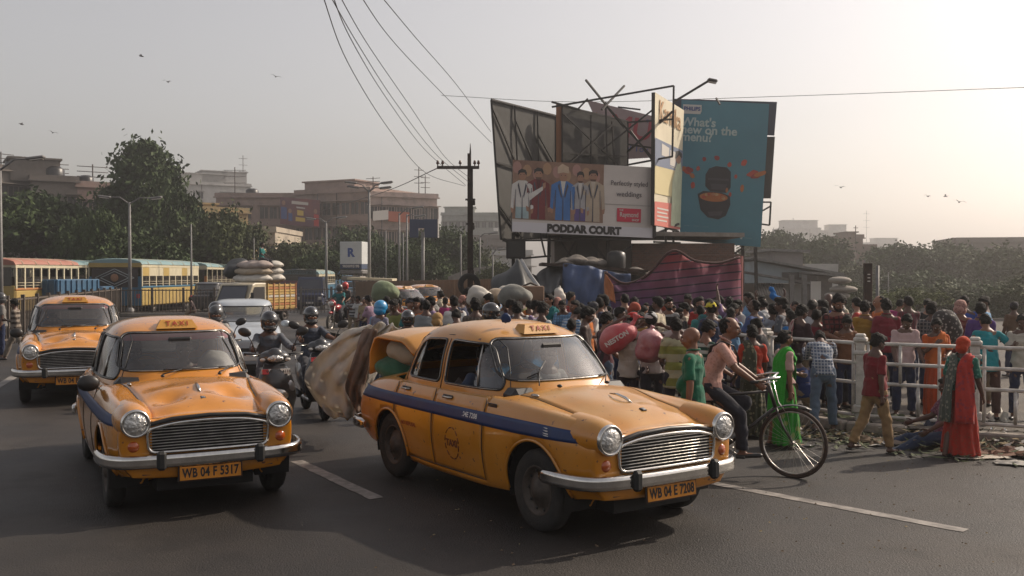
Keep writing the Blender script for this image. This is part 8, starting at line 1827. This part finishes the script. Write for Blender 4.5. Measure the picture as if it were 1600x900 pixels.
P_('man in a pale pink shirt looking down behind the railing', 1414, 489, 12.9, 172, C_((.50, .36, .36)), dict(nod=38, lean=8, armr=(18, 8, 30), arml=(16, 8, 30)), fine=True, hair='short', skin=1, wear=dict(collar=1, bottom=NAVY, moustache=1))
P_('person in a dark plaid shirt carrying a patterned backpack', 1456, 471, 13.9, -35, C_((.05, .05, .06), 'check', (.20, .18, .17), .06), dict(turn=-10), fine=True, hair='thick', skin=1)
P_('woman in an orange dupatta and kurta facing the road behind the railing', 1463, 504, 12.8, 168, C_((.50, .10, .02)), dict(nod=25, armr=(30, 8, 100, 30), arml=(20, 8, 60, 30)), fine=True, hair='plait', skin=1, wear=dict(bottom=C_((.45, .07, .02)), legs='skirt', drape=C_((.55, .14, .03)), flare=.2, top_name='kurta'))
P_('man with a pink cloth wrapped round his head and shoulders', 1500, 467, 14.3, -60, C_((.20, .03, .03), 'hs', (.30, .12, .09), .10), dict(nod=10), fine=True, hair='none', skin=0, hats=('wrap', C_((.42, .24, .20), 'print', (.30, .15, .13), .04), 1))
P_('man in a purple shirt seen from behind at right', 1533, 471, 13.9, -18, C_((.10, .045, .20)), dict(turn=-14, armr=(14, 8, 30), arml=(0, 8, 10)), fine=True, hair='short', skin=0, wear=dict(collar=1))
P_('man in a turquoise t-shirt resting his outstretched arm on the railing', 1545, 493, 12.6, -12, C_((.015, .24, .28)), dict(lean=16, nod=30, ik=dict(r=(.55, .30, 1.22), l=(-.15, .32, 1.1))), fine=True, hair='short', skin=0, wear=dict(bottom=C_((.08, .04, .035)), hem=-.16))
P_('man in a cream shirt cut off by the right edge of the view', 1598, 488, 12.6, 150, C_((.45, .42, .36)), dict(nod=20, armr=(30, 8, 80, 20), arml=(10, 8, 40)), fine=True, hair='short', skin=1, wear=dict(collar=1))
P_('man in a crimson shirt and khaki trousers walking along the road edge', 1368, 518, 10.85, -72, C_((.20, .018, .025)), dict(legr=(14, 3, 6), legl=(-14, 3, 16), armr=(-10, 7, 12), arml=(10, 7, 20), nod=22), z=0, fine=True, hair='thick', skin=1, wear=dict(bottom=C_((.33, .21, .10)), shoe=BLACK, sandal=1, moustache=1), belly=.03, slim=1.12)
P_('woman in a red orange saree with an orange head wrap walking at the road edge', 1503, 524, 10.6, -48, C_((.02, .14, .10), 'print', (.12, .30, .24), .05), dict(legr=(16, 3, 4), legl=(-10, 3, 10), armr=(10, 8, 20), arml=(-8, 10, 20), lean=6), z=0, fine=True, hair='none', skin=1, hats=('wrap', C_((.50, .055, .02))), wear=dict(bottom=C_((.42, .035, .02), 'print', (.34, .05, .03), .05), legs='skirt', drape=C_((.09, .11, .09), 'print', (.28, .28, .22), .06), drape2=C_((.45, .04, .03), 'print', (.30, .04, .05), .06), drape_long=1, top_name='blouse', hem=.02, flare=.26, sandal=1, shoe=BLACK))
P_('man sitting on the ground with his legs stretched out against the railing', 1478, 600, 11.2, 88, C_((.20, .07, .12), 'print', (.32, .16, .20), .04), dict(hipz=.16, lean=-8, nod=20, legr=(82, 8, 10), legl=(84, 10, 20), armr=(30, 12, 40), arml=(28, 10, 30)), z=.02, h=.88, fine=True, hair='short', skin=1, wear=dict(bottom=C_((.03, .05, .10)), shoe=None))
# men carrying loads beside the taxi
P_('porter in a white shirt with a red printed sack on his shoulder', 982, 532, 12.4, 176, C_((.48, .45, .40)), dict(nod=30, lean=8, tilt=12, ik=dict(r=(.12, .10, 1.72), l=(-.28, .20, 1.0))), z=0, h=.84, fine=True, hair='short', skin=1, wear=dict(collar=1, bottom=DKT))
P_('man in a pale grey shirt and white cap carrying a pink bundle on his back', 1020, 489, 12.3, 8, C_((.42, .38, .37)), dict(lean=8, nod=8, ik=dict(r=(.20, .05, 1.5), l=(-.2, .05, 1.5))), z=0, fine=True, hair='short', skin=1, hats=('cap', C_((.5, .5, .5))), wear=dict(bottom=DKT))
P_('man in a yellow green striped shirt seen from behind beside the bald man', 1057, 494, 11.7, 4, C_((.24, .25, .06), 'hs', (.42, .40, .26), .22), dict(nod=10, armr=(20, 8, 60, 20), arml=(10, 8, 60, 20)), z=0, fine=True, hair='short', skin=1, wear=dict(bottom=DKT, hem=-.2))
P_('man in a dark green and white striped t-shirt facing right behind the bald man', 1102, 497, 11.3, -70, C_((.02, .06, .045), 'hs', (.40, .40, .36), .09), dict(nod=26, armr=(10, 8, 50)), z=0, fine=True, hair='short', skin=0)
P_('young man in a black t-shirt in profile beside the red sack', 945, 487, 13.3, -70, C_((.035, .025, .03), 'vs', (.12, .04, .05), .12), dict(nod=14, armr=(10, 8, 40)), z=0, fine=True, hair='thick', skin=0)
P_('dark haired man in a dark brown shirt left of the black shirted youth', 914, 479, 14.0, -100, C_((.06, .04, .035)), dict(nod=16), z=0, fine=True, hair='thick', skin=1)
P_('man in a red baseball cap and dark shirt behind the porter', 988, 486, 13.8, -80, C_((.06, .03, .03)), dict(nod=4), z=0, fine=True, hair='short', skin=1, hats=('cap', C_((.45, .02, .02))))
P_('man in an ochre shirt just right of the red cap', 1002, 496, 14.6, 150, C_((.36, .20, .05)), hair='short', skin=1)
P_('man in a yellow baseball cap and navy shirt with his back turned', 1112, 470, 14.3, 14, C_((.03, .04, .09)), dict(nod=6, armr=(20, 10, 60), arml=(20, 10, 60)), fine=True, hair='short', skin=1, hats=('cap', C_((.60, .50, .04))))
P_('bearded man in a black t-shirt with a grey band in front of the striped sheet', 1045, 464, 16.2, 150, C_((.015, .015, .018), 'hs', (.30, .30, .30), .34), dict(turn=40), fine=True, hair='thick', skin=0, wear=dict(beard=1))
P_('balding man in a blue shirt facing left beneath the front shed', 1179, 466, 14.6, 40, C_((.07, .11, .26)), dict(turn=20, armr=(20, 8, 60), arml=(20, 8, 60)), fine=True, hair='receding', skin=1)
P_('man in a light grey shirt raising both arms with a blue cloth', 1208, 474, 15.2, 10, C_((.33, .36, .42)), dict(armr=(160, 15, 20), arml=(150, 20, 30)), fine=True, hair='short', skin=1)
P_('man raising one arm in a lilac shirt in front of the striped sheet', 1140, 463, 16.4, -30, C_((.26, .17, .32)), dict(arml=(150, 20, 20), nod=5), fine=True, hair='short', skin=1)
P_('person in a turquoise shawl left of the raised arm', 1095, 476, 16.0, 20, C_((.05, .24, .24)), hair='short', skin=1)
P_('young man in a grey patterned shirt facing left near the sheds', 1222, 464, 14.6, 60, C_((.10, .11, .13), 'print', (.25, .25, .26), .06), dict(turn=10), fine=True, hair='thick', skin=1)
P_('young man in a black shirt with a red scarf facing right near the sheds', 1250, 475, 13.6, -60, C_((.04, .02, .025)), dict(nod=18, armr=(16, 8, 70)), fine=True, hair='thick', skin=1, wear=dict(drape=C_((.25, .07, .08), 'vs', (.40, .30, .26), .07)))
P_('person in a bright blue shirt left of the red scarf wearer', 1237, 484, 14.2, 30, C_((.02, .16, .42)), hair='short', skin=1)
P_('boy in a dark crimson shirt at the railing', 1276, 482, 13.9, -10, C_((.18, .02, .035)), hair='short', skin=1)
P_('man in a white shirt right of the red scarf wearer', 1262, 470, 15.0, -50, C_((.50, .50, .50)), hair='short', skin=1)
P_('dark haired man in a navy shirt far behind the crimson boy', 1287, 468, 15.8, 10, NAVY, hair='thick', skin=1)
P_('grey haired man looking left beside the bearded man', 1325, 476, 15.2, 70, C_((.34, .32, .30)), hair='short', skin=0, wear=dict(hair_mat=HAIRG))
P_('man behind the plain crimson shirt with only his head showing', 1362, 472, 16.2, 20, C_((.10, .07, .06)), hair='short', skin=1)
P_('short boy in a dark vest between the bicycle woman and the railing', 1196, 530, 12.9, 60, C_((.03, .03, .035)), hair='short', skin=1)
P_('child in a blue jacket crouching behind the railing beside the green saree', 1262, 590, 12.9, 20, C_((.02, .04, .14)), dict(hipz=.45, lean=30, legr=(90, 12, 120), legl=(90, 12, 120)), h=.72, hair='short', skin=1)
P_('man in a brown shirt facing the road beside the pillar', 1322, 500, 13.5, 178, C_((.16, .07, .035)), dict(nod=30), hair='thick', skin=1)
# --- people beyond the near taxi's roof
P_('man in a bright blue helmet and grey lilac shirt behind the pale sheet', 593, 470, 16.5, -40, C_((.24, .23, .30)), dict(nod=10), z=0, fine=True, hair='none', face=False, skin=1, hats=('helmet', HELB))
P_('man in a glossy black helmet smiling toward the road above the boot lid', 638, 485, 14.5, 175, C_((.05, .05, .06)), z=0, fine=True, hair='none', face=False, skin=1, hats=('helmet', HELM))
P_('person wearing a tan hood right behind the open boot lid', 683, 487, 13.9, 20, C_((.33, .22, .10)), z=0, hair='none', skin=1, hats=('wrap', C_((.36, .22, .09)), 1))
P_('person in a yellow t-shirt bending, seen over the taxi roof', 718, 486, 14.8, 15, C_((.46, .38, .02)), dict(lean=25, nod=40), z=0, hair='short', skin=1)
P_('man in a grey brown plaid shirt seen from behind over the taxi roof', 743, 462, 15.4, 0, C_((.10, .08, .07), 'check', (.17, .14, .12), .06), z=0, fine=True, hair='thick', skin=1)
P_('person in a black helmet with a white emblem and blue shirt above the taxi roof', 765, 474, 13.8, -60, C_((.03, .20, .42)), z=0, fine=True, hair='none', face=False, skin=1, hats=('helmet', HELM))
P_('man in a brown khaki shirt seen from behind over the roof sign', 808, 470, 14.5, 5, C_((.22, .14, .08)), z=0, fine=True, hair='short', skin=1)
P_('man in a white shirt with a dark collar facing right over the roof sign', 846, 470, 14.7, -50, C_((.52, .53, .52)), z=0, fine=True, hair='short', skin=1)
P_('person in a blue and white striped shirt bending beside the railing', 878, 480, 15.0, -50, C_((.08, .17, .32), 'hs', (.36, .42, .48), .05), dict(lean=40, nod=50), z=.11, hair='short', skin=1)
P_('dark haired boy standing close behind the taxi windscreen pillar', 893, 497, 13.7, 10, C_((.03, .03, .035)), z=0, hair='short', skin=1)
P_('grey haired man in a pale shirt among the crowd below the blue tarpaulin', 856, 466, 18.0, 60, C_((.45, .45, .45)), hair='short', skin=1, wear=dict(hair_mat=HAIRG))
P_('balding man in a blue grey shirt left of the tan hood', 666, 466, 16.5, 12, C_((.24, .26, .27)), z=0, hair='receding', skin=1)
P_('grey haired figure in a silver jacket near the tan hood', 678, 474, 17.2, -30, C_((.34, .34, .33)), z=0, hair='short', skin=1, wear=dict(hair_mat=HAIRG))
P_('man in an olive yellow shirt between the blue helmet and the black helmet', 622, 468, 17.5, 150, C_((.24, .25, .08)), z=0, hair='short', skin=1)
P_('man in a lilac pink shirt with a black backpack left of the blue helmet', 583, 462, 22.0, 60, C_((.36, .24, .32)), z=0, hair='short', skin=1)
P_('man in a khaki cream shirt crossing the road with a grey cap', 569, 464, 28.0, 170, C_((.34, .27, .16)), z=0, hair='short', skin=0, wear=dict(hair_mat=HAIRG))
P_('man in a white shirt crossing the road beside the striped polo', 560, 463, 30.0, 150, C_((.48, .47, .45)), z=0, hair='short', skin=1)
P_('man in a black and white striped polo walking toward the camera', 551, 463, 31.0, 182, C_((.04, .04, .045), 'hs', (.33, .33, .33), .13), dict(legr=(16, 3, 6), legl=(-14, 3, 14), armr=(-10, 7, 12), arml=(10, 7, 15)), z=0, fine=True, hair='short', skin=1)
P_('man in a striped brown sweater walking at the left edge by the railing', 24, 462, 22.5, 100, C_((.06, .045, .035), 'hs', (.26, .22, .18), .13), dict(legr=(26, 3, 6), legl=(-24, 3, 24), armr=(10, 8, 90, 30), arml=(-14, 7, 20), nod=10), z=0, fine=True, hair='short', skin=1, wear=dict(sleeve='long', bottom=C_((.20, .17, .14))))
P_('helmeted person in a grey shirt at the very left edge', 2, 458, 23.0, 120, C_((.20, .19, .18)), z=0, hair='none', face=False, skin=1, hats=('helmet', HELG))
P_('man crouching by the railing beside the pickup truck', 303, 472, 43, 100, C_((.06, .04, .04)), dict(hipz=.5, lean=20, legr=(80, 8, 100), legl=(70, 8, 110)), z=0, h=.8, hair='short', skin=1)
pt = Mp @ Vector((-.2, .2, 2.62)); person('man in a teal shirt sitting on top of the pickup load', tuple(pt), R(-100), dict(hipz=.12, lean=4, legr=(75, 12, 60), legl=(75, 12, 60), armr=(20, 8, 40), arml=(20, 8, 40)), dict(top=C_((.01, .16, .15)), bottom=DKT), h=.85, skin=1, fine=False)
# drivers and passengers
def seated(label, car, x, y, top, z=.60, skin=1, arm=None, hair='short', rzo=0, fine=True, sc=.90, **k):
 Mx = car_space(car); p = Mx @ Vector((x, y, z)); ps = dict(hipz=.10, lean=-6, nod=6, legr=(80, 6, 30), legl=(80, 6, 30), armr=(30, 8, 60), arml=(30, 8, 60)); ps.update(arm or {})
 return person(label, tuple(p), car.rotation_euler.z - pi / 2 + rzo, ps, dict(top=top, bottom=DKT), h=sc, skin=skin, hair=hair, fine=fine, **k)
seated('driver of the near taxi in a blue grey shirt with his elbow at the window', taxiA, -.12, -.36, C_((.06, .075, .12)), arm=dict(armr=(20, 40, 70, -10), ik=dict(l=(-.1, .50, .42))), z=.58)
seated('passenger in a white shirt in the front of the near taxi', taxiA, -.10, .36, C_((.40, .40, .40)), z=.57)
seated('rear passenger of the near taxi in a bright blue cloth', taxiA, -1.0, .30, C_((.02, .16, .35)), z=.56, fine=False)
seated('driver of the left taxi in a blue grey shirt', taxiB, -.10, -.36, C_((.08, .09, .13)), z=.56, arm=dict(ik=dict(r=(.12, .50, .45), l=(-.16, .50, .45))))
seated('passenger in a maroon shirt in the front of the left taxi', taxiB, -.12, .12, C_((.12, .04, .04)), z=.56, fine=False)
seated('driver of the taxi behind the left one', taxiC, -.10, -.36, C_((.05, .05, .06)), z=.56, fine=False)
o = sack('white cloth bundle on the front passenger seat of the left taxi', car_space(taxiB) @ Vector((.05, .42, 1.02)), (.20, .20, .22), BAG[4], 8, vox=.025, amp=.012, cat='bundle', name='bundle')
# loads
RS = mat('red printed sack', (.42, .03, .045), rough=.5, bump=.3, bscale=12, col2=(.50, .20, .20), scale=2.6); o = sack('red sack with white print on the porter\'s shoulder', at(964, 527, 12.25), (.26, .15, .17), RS, 2, vox=.02, amp=.008, tie=False, rot=(0, -.55, 0)); rso = o
for t_, dz, sz in (('NESTON', .0, .085),): text(t_, sz, CW, o, frame_matrix((-.02, -.152, dz), (1, 0, 0), (0, .12, 1)), offset=.003, ext=.004)
q = MB(); cap_rings(q, (.20, 0, .02), .05, (.30, .0, .06), .02, RS); cap_rings(q, (.29, 0, .05), .015, (.37, 0, .12), .05, RS, flat=True); me = fuse(q, .012, 'tied_neck', 1, .003, 40); link_mesh('tied_neck', me, o)
PKS = mat('pink plastic bundle', (.27, .045, .065), rough=.4, col2=(.42, .24, .25), scale=3.5, bump=.5, bscale=12); o = sack('pink translucent bundle on the back of the white capped man', at(1018, 541, 11.9), (.20, .17, .21), PKS, 4, vox=.02, amp=.010, tie=True)
HEADL = [('pinkish white sack carried on a head right of the electric pole', 748, 462, 19.5, (.26, .24, .20), 0), ('cream sack with orange marks carried on a head beside the black tent', 776, 464, 20, (.30, .26, .16), 1), ('large grey sack carried on a head beneath the black tent', 803, 461, 19, (.34, .28, .20), 2), ('pale sack carried on a head under the point of the tent', 790, 458, 22, (.26, .24, .15), 0)]
for i, (lb, x, y, d, r, m) in enumerate(HEADL):
 sack(lb, at(x, y, d), r, (SK[0], C_((.38, .30, .22)), C_((.22, .22, .20)))[m], 30 + i, vox=.035, amp=.02)
 P_('man in a dark shirt bearing the ' + lb.split(' carried')[0], x, y + (r[2]) / d * F - 4, d, 10 + 60 * i, C_((.05 + .02 * i, .04, .04)), dict(armr=(150, 25, 40), arml=(150, 25, 40)), hair='short', skin=1)
q = MB(); q.box((0, 0, 0), (.56, .4, .30), mat('brown cardboard', (.17, .11, .075), rough=.85, var=.2), bev=.02); q.tube([(-.15, 0, .15), (0, 0, .21), (.15, 0, .15)], .02, DKSTEEL, 5); o = q.build('cardboard_box'); o.location = at(829, 458, 20); tag(o, 'brown box held up above the crowd in front of the black tent', 'box')
P_('man holding up the brown box in front of the black tent', 829, 468, 20, 20, C_((.16, .11, .09)), dict(armr=(150, 15, 30), arml=(150, 15, 30)), hair='short', skin=1)
o = sack('white tied plastic bag held up above the crowd by the blue tarpaulin', at(874, 462, 18.5), (.11, .11, .16), SK[0], 6, vox=.02, amp=.008, tie=True, name='bag', cat='bag')
P_('man in a pink checked shirt holding up the white tied bag', 871, 474, 18.5, 0, C_((.34, .18, .22), 'check', (.45, .32, .34), .05), dict(armr=(165, 4, 12), arml=(10, 8, 30)), hair='short', skin=1)
BPK = C_((.05, .045, .045), 'print', (.28, .26, .24), .05)
p = at(1478, 512, 13.45); o = sack('patterned black and white backpack behind the orange dupatta', p, (.22, .16, .26), BPK, 3, vox=.022, amp=.006, name='backpack', cat='backpack')
o = sack('bright blue cloth waved above the heads near the sheds', at(1215, 470, 15.0), (.06, .04, .22), C_((.02, .16, .45)), 3, vox=.02, amp=.02, name='cloth', cat='cloth', rot=(0, -.5, 0))
# --- the rest of the crowd
ZN = [(588, 738, 16.5, 24, 'by the brown hoarding', 13), (745, 850, 16.0, 20.5, 'by the black tent', 11), (852, 948, 15.2, 20, 'below the blue tarpaulin', 11), (950, 1052, 15.0, 19, 'before the striped sheet on its left', 11), (1056, 1160, 15.0, 18.5, 'before the striped sheet on its right', 11), (1164, 1300, 14.8, 19, 'by the tin roofed sheds', 13), (1310, 1430, 15.6, 20, 'near the thick dark post', 6), (1440, 1600, 15.4, 18, 'in front of the grove at right', 4)]
CN = [('dark grey', (.06, .06, .065)), ('bright red', (.42, .035, .03)), ('white', (.68, .67, .65)), ('navy', (.025, .035, .09)), ('black', (.016, .016, .018)), ('sky blue', (.18, .36, .58)), ('maroon', (.14, .02, .035)), ('cream', (.58, .51, .38)), ('olive green', (.12, .13, .05)), ('brown', (.13, .075, .045)), ('lilac', (.27, .19, .33)), ('orange', (.55, .16, .03)), ('teal', (.02, .17, .18)), ('pink', (.58, .27, .31)), ('pale grey', (.30, .30, .30)), ('magenta', (.33, .03, .14)), ('royal blue', (.03, .07, .32)), ('yellow', (.45, .34, .04))]
rnd = random.Random(11)
for zi, (xa, xb, da, db, lm, n_) in enumerate(ZN):
 cols = CN[:]; rnd.shuffle(cols)
 for k in range(n_):
  cn, cc = cols[k]; x = xa + (xb - xa) * (k + rnd.uniform(.2, .8)) / n_; d = da + (db - da) * rnd.random() ** 1.3; fem = rnd.random() < .22; r_ = rnd.random()
  w = {}; hr = rnd.choice(('short', 'short', 'thick', 'short', 'receding')); ht = None; what = 'shirt'; who = 'man'
  if fem: who = 'woman'; hr = rnd.choice(('bun', 'plait')); what = 'saree'; w = dict(bottom=C_(cc), legs='skirt', drape=C_(cc))
  elif r_ < .12: ht = ('cap', C_(rnd.choice(((.4, .02, .02), (.05, .05, .06), (.4, .4, .38))))); who = 'capped man'
  elif r_ < .20: ht = ('wrap', C_(rnd.choice(((.4, .2, .16), (.42, .38, .3), (.35, .08, .05))))); hr = 'none'; who = 'head wrapped man'
  zf = .0 if x < 640 else .11
  P_('%s in a %s %s %s' % (who, cn, what, lm), x, 0, d, rnd.choice((0, 0, 20, -30, 60, -70, 100, -120, 160, 200)), C_(cc) if rnd.random() < .75 or fem else C_(cc, rnd.choice(('check', 'hs', 'vs')), tuple(min(.5, c * .45 + .04) for c in cc), .06), pose=dict(rnd.choice(STAND), turn=rnd.uniform(-45, 45), tilt=rnd.uniform(-9, 9), side=rnd.uniform(-5, 5)), z=zf, h=rnd.uniform(.77, .93), wear=w, hair=hr, hats=ht, group='people in the market crowd', skin=rnd.choice((0, 1, 1, 2)), face=d < 18)
# ------------------------------------------------------------------ litter, greens and rubbish along the kerb, birds
rnd = random.Random(8)
def strip_pt(off0, off1, i0=4, i1=9):
 i = rnd.randint(i0, i1 - 1); p = KL[i].lerp(KL[i + 1], rnd.random()); return p + Vector((-.55, -.84, 0)) * rnd.uniform(off0, off1)
LGM = [mat('wilted leaf green', (.06, .075, .03), rough=.8, var=.4, scale=4), mat('dry straw', (.22, .17, .09), rough=.9, var=.3, scale=6), mat('grey paper scrap', (.34, .32, .29), rough=.8, var=.15), mat('brown leaf litter', (.09, .06, .035), rough=.9, var=.3, scale=5)]
q = MB()
for k in range(3600):
 g_ = rnd.random(); p = strip_pt(-.5, .95 if g_ > .25 else 1.5); L = rnd.uniform(.02, .10); w_ = rnd.uniform(.006, .035); a = rnd.uniform(0, 6.3); m = LGM[0] if g_ < .42 else LGM[1] if g_ < .66 else LGM[3] if g_ < .92 else LGM[2]
 if g_ >= .92: w_ = L * .7
 dx, dy = cos(a) * L, sin(a) * L; nx, ny = -sin(a) * w_, cos(a) * w_; z = .012 + rnd.random() * (.10 if -.4 < p.x - 5 < 9 and rnd.random() < .6 else .02); u = rnd.uniform(-.03, .05)
 q.add([(p.x - dx, p.y - dy, z), (p.x + nx, p.y + ny, z + .012), (p.x + dx, p.y + dy, z + abs(u)), (p.x - nx, p.y - ny, z)], [(0, 1, 2, 3)], m)
tag(q.build('litter', fix=False), 'wilted greens, straw and scraps strewn along the kerb', 'litter', kind='stuff')
q = MB()
for k in range(900):
 p = Vector((rnd.uniform(-1, 9), rnd.uniform(6.5, 13), 0)) if rnd.random() < .5 else Vector((rnd.uniform(-12, 5), rnd.uniform(9, 32), 0)); s_ = rnd.uniform(.004, .014)
 q.add([(p.x - s_, p.y, .012), (p.x, p.y - s_, .012), (p.x + s_, p.y, .014), (p.x, p.y + s_ * .8, .02)], [(0, 1, 2, 3)], LGM[rnd.choice((1, 3, 3, 3))])
tag(q.build('grit', fix=False), 'tiny scraps and grit scattered over the road', 'grit', kind='stuff')
def crumple(label, c, r, m, seed, cat='litter', name='rubbish', rz=0):
 rows = [];
 for i in range(11): rows.append([Vector(((i - 5) / 5 * r[0] + noise.noise(Vector((i * .7, j * .7, seed))) * r[0] * .25, (j - 5) / 5 * r[1] + noise.noise(Vector((i * .6, j * .8, seed + 9))) * r[1] * .25, .02 + r[2] * (1 + noise.noise(Vector((i * .55, j * .55, seed + 3))) * 1.6) * (1 - (max(abs(i - 5), abs(j - 5)) / 5) ** 3 * .8))) for j in range(11)])
 q = MB(); q.grid(rows, m, True); o = q.build(name, fix=False); o.location = c; o.rotation_euler.z = rz; tag(o, label, cat); return o
CLR = glass('clear plastic film', (.75, .76, .78), .25, .35)
for i, (x, y, r, m, lb, cat) in enumerate(((1440, 694, (.42, .26, .05), mat('grey brown rag', (.16, .13, .11), rough=.9, var=.3, scale=5), 'grey brown rag lying behind the walking man', 'rag'), (1572, 686, (.18, .14, .07), CLR, 'crumpled clear plastic bag at the foot of the railing', 'plastic bag'), (1530, 716, (.30, .16, .015), mat('flattened carton', (.40, .36, .30), rough=.8, var=.1), 'flattened pale carton beside the woman in red', 'carton'),
 (1565, 712, (.36, .18, .05), mat('rusty tin sheet', (.16, .08, .05), rough=.8, var=.3), 'rusty tin sheet lying at the road edge at right', 'tin sheet'), (1592, 728, (.22, .10, .02), LGM[2], 'white paper scrap at the right edge of the road', 'paper'), (1318, 664, (.30, .2, .10), LGM[0], 'heap of wilted greens at the foot of the left pillar', 'greens'), (1405, 668, (.45, .25, .11), LGM[0], 'heap of wilted greens in the middle of the railing', 'greens'),
 (1350, 690, (.28, .16, .04), LGM[3], 'brown leaves heaped near the walking man', 'leaves'), (1210, 665, (.14, .10, .10), REDP, 'red plastic bundle behind the bicycle wheel', 'bundle'), (1232, 672, (.18, .12, .04), LGM[2], 'crumpled white bag behind the bicycle wheel', 'bag'), (1300, 640, (.12, .08, .16), mat('blue and white packet', (.04, .25, .5), rough=.4, col2=(.6, .55, .45), scale=9), 'blue and white packet by the leaning youth', 'packet'), (1460, 676, (.26, .18, .12), mat('dark blue bundle', (.015, .02, .04), rough=.8), 'dark blue bundle beside the sitting man', 'bundle'), (1562, 668, (.30, .16, .14), mat('white rice sack', (.42, .40, .35), rough=.8, var=.1), 'pale sack slumped behind the railing at right', 'sack'))):
 g_ = gx(x, y); crumple(lb, (g_.x, g_.y, 0), r, m, i * 5 + 1, cat, cat.replace(' ', '_'), rz=.5 - .2 * i)
BRD = mat('dark bird', (.03, .028, .026), rough=.8)
q = MB(); q.ball((0, 0, 0), (.20, .07, .06), BRD, 10, 7); q.add([(.06, 0, .02), (-.08, 0, .02), (-.14, .30, .14), (.0, .34, .15), (-.16, .62, .06), (-.10, .60, .06), (-.14, -.30, .14), (.0, -.34, .15), (-.16, -.62, .06), (-.10, -.60, .06), (-.2, 0, 0), (-.36, .07, 0), (-.36, -.07, 0)], [(0, 1, 2, 3), (3, 2, 4, 5), (1, 0, 7, 6), (6, 7, 9, 8), (10, 11, 12)], BRD); bme = q.mesh('bird')
for x, y, d, a, lb in ((223, 89, 90, .4, 'kite bird high at the upper left'), (264, 129, 110, 1.2, 'bird just below the upper left one'), (432, 121, 120, 2, 'bird left of the overhead wires'), (36, 195, 110, .2, 'small bird near the left edge'), (84, 208, 130, 2.4, 'small bird right of the left edge one'), (1313, 293, 100, .8, 'bird low in the sky right of the teal billboard'), (1498, 316, 100, 1.5, 'lower bird in the sky at right'), (1476, 307, 120, 2.6, 'middle bird in the sky at right'), (1449, 307, 130, .3, 'leftmost of the small birds in the sky at right')):
 o = link_mesh('bird', bme, None, at(x, y, d), (.2, .1, a), (1.1,) * 3); tag(o, lb, 'bird', 'birds in the sky')
# ------------------------------------------------------------------ haze
HZ = bpy.data.materials.new('haze'); HZ.use_nodes = True; n, l = nt(HZ); n.clear(); o_ = n.new('ShaderNodeOutputMaterial'); v_ = n.new('ShaderNodeVolumePrincipled'); v_.inputs['Color'].default_value = (.93, .90, .88, 1); v_.inputs['Density'].default_value = .0017; v_.inputs['Anisotropy'].default_value = .7; l.new(v_.outputs[0], o_.inputs[1])
q = MB(); q.box((0, 420, 17), (1420, 970, 37), HZ); tag(q.build('haze'), kind='stuff')
bpy.data.scenes.remove(WS)
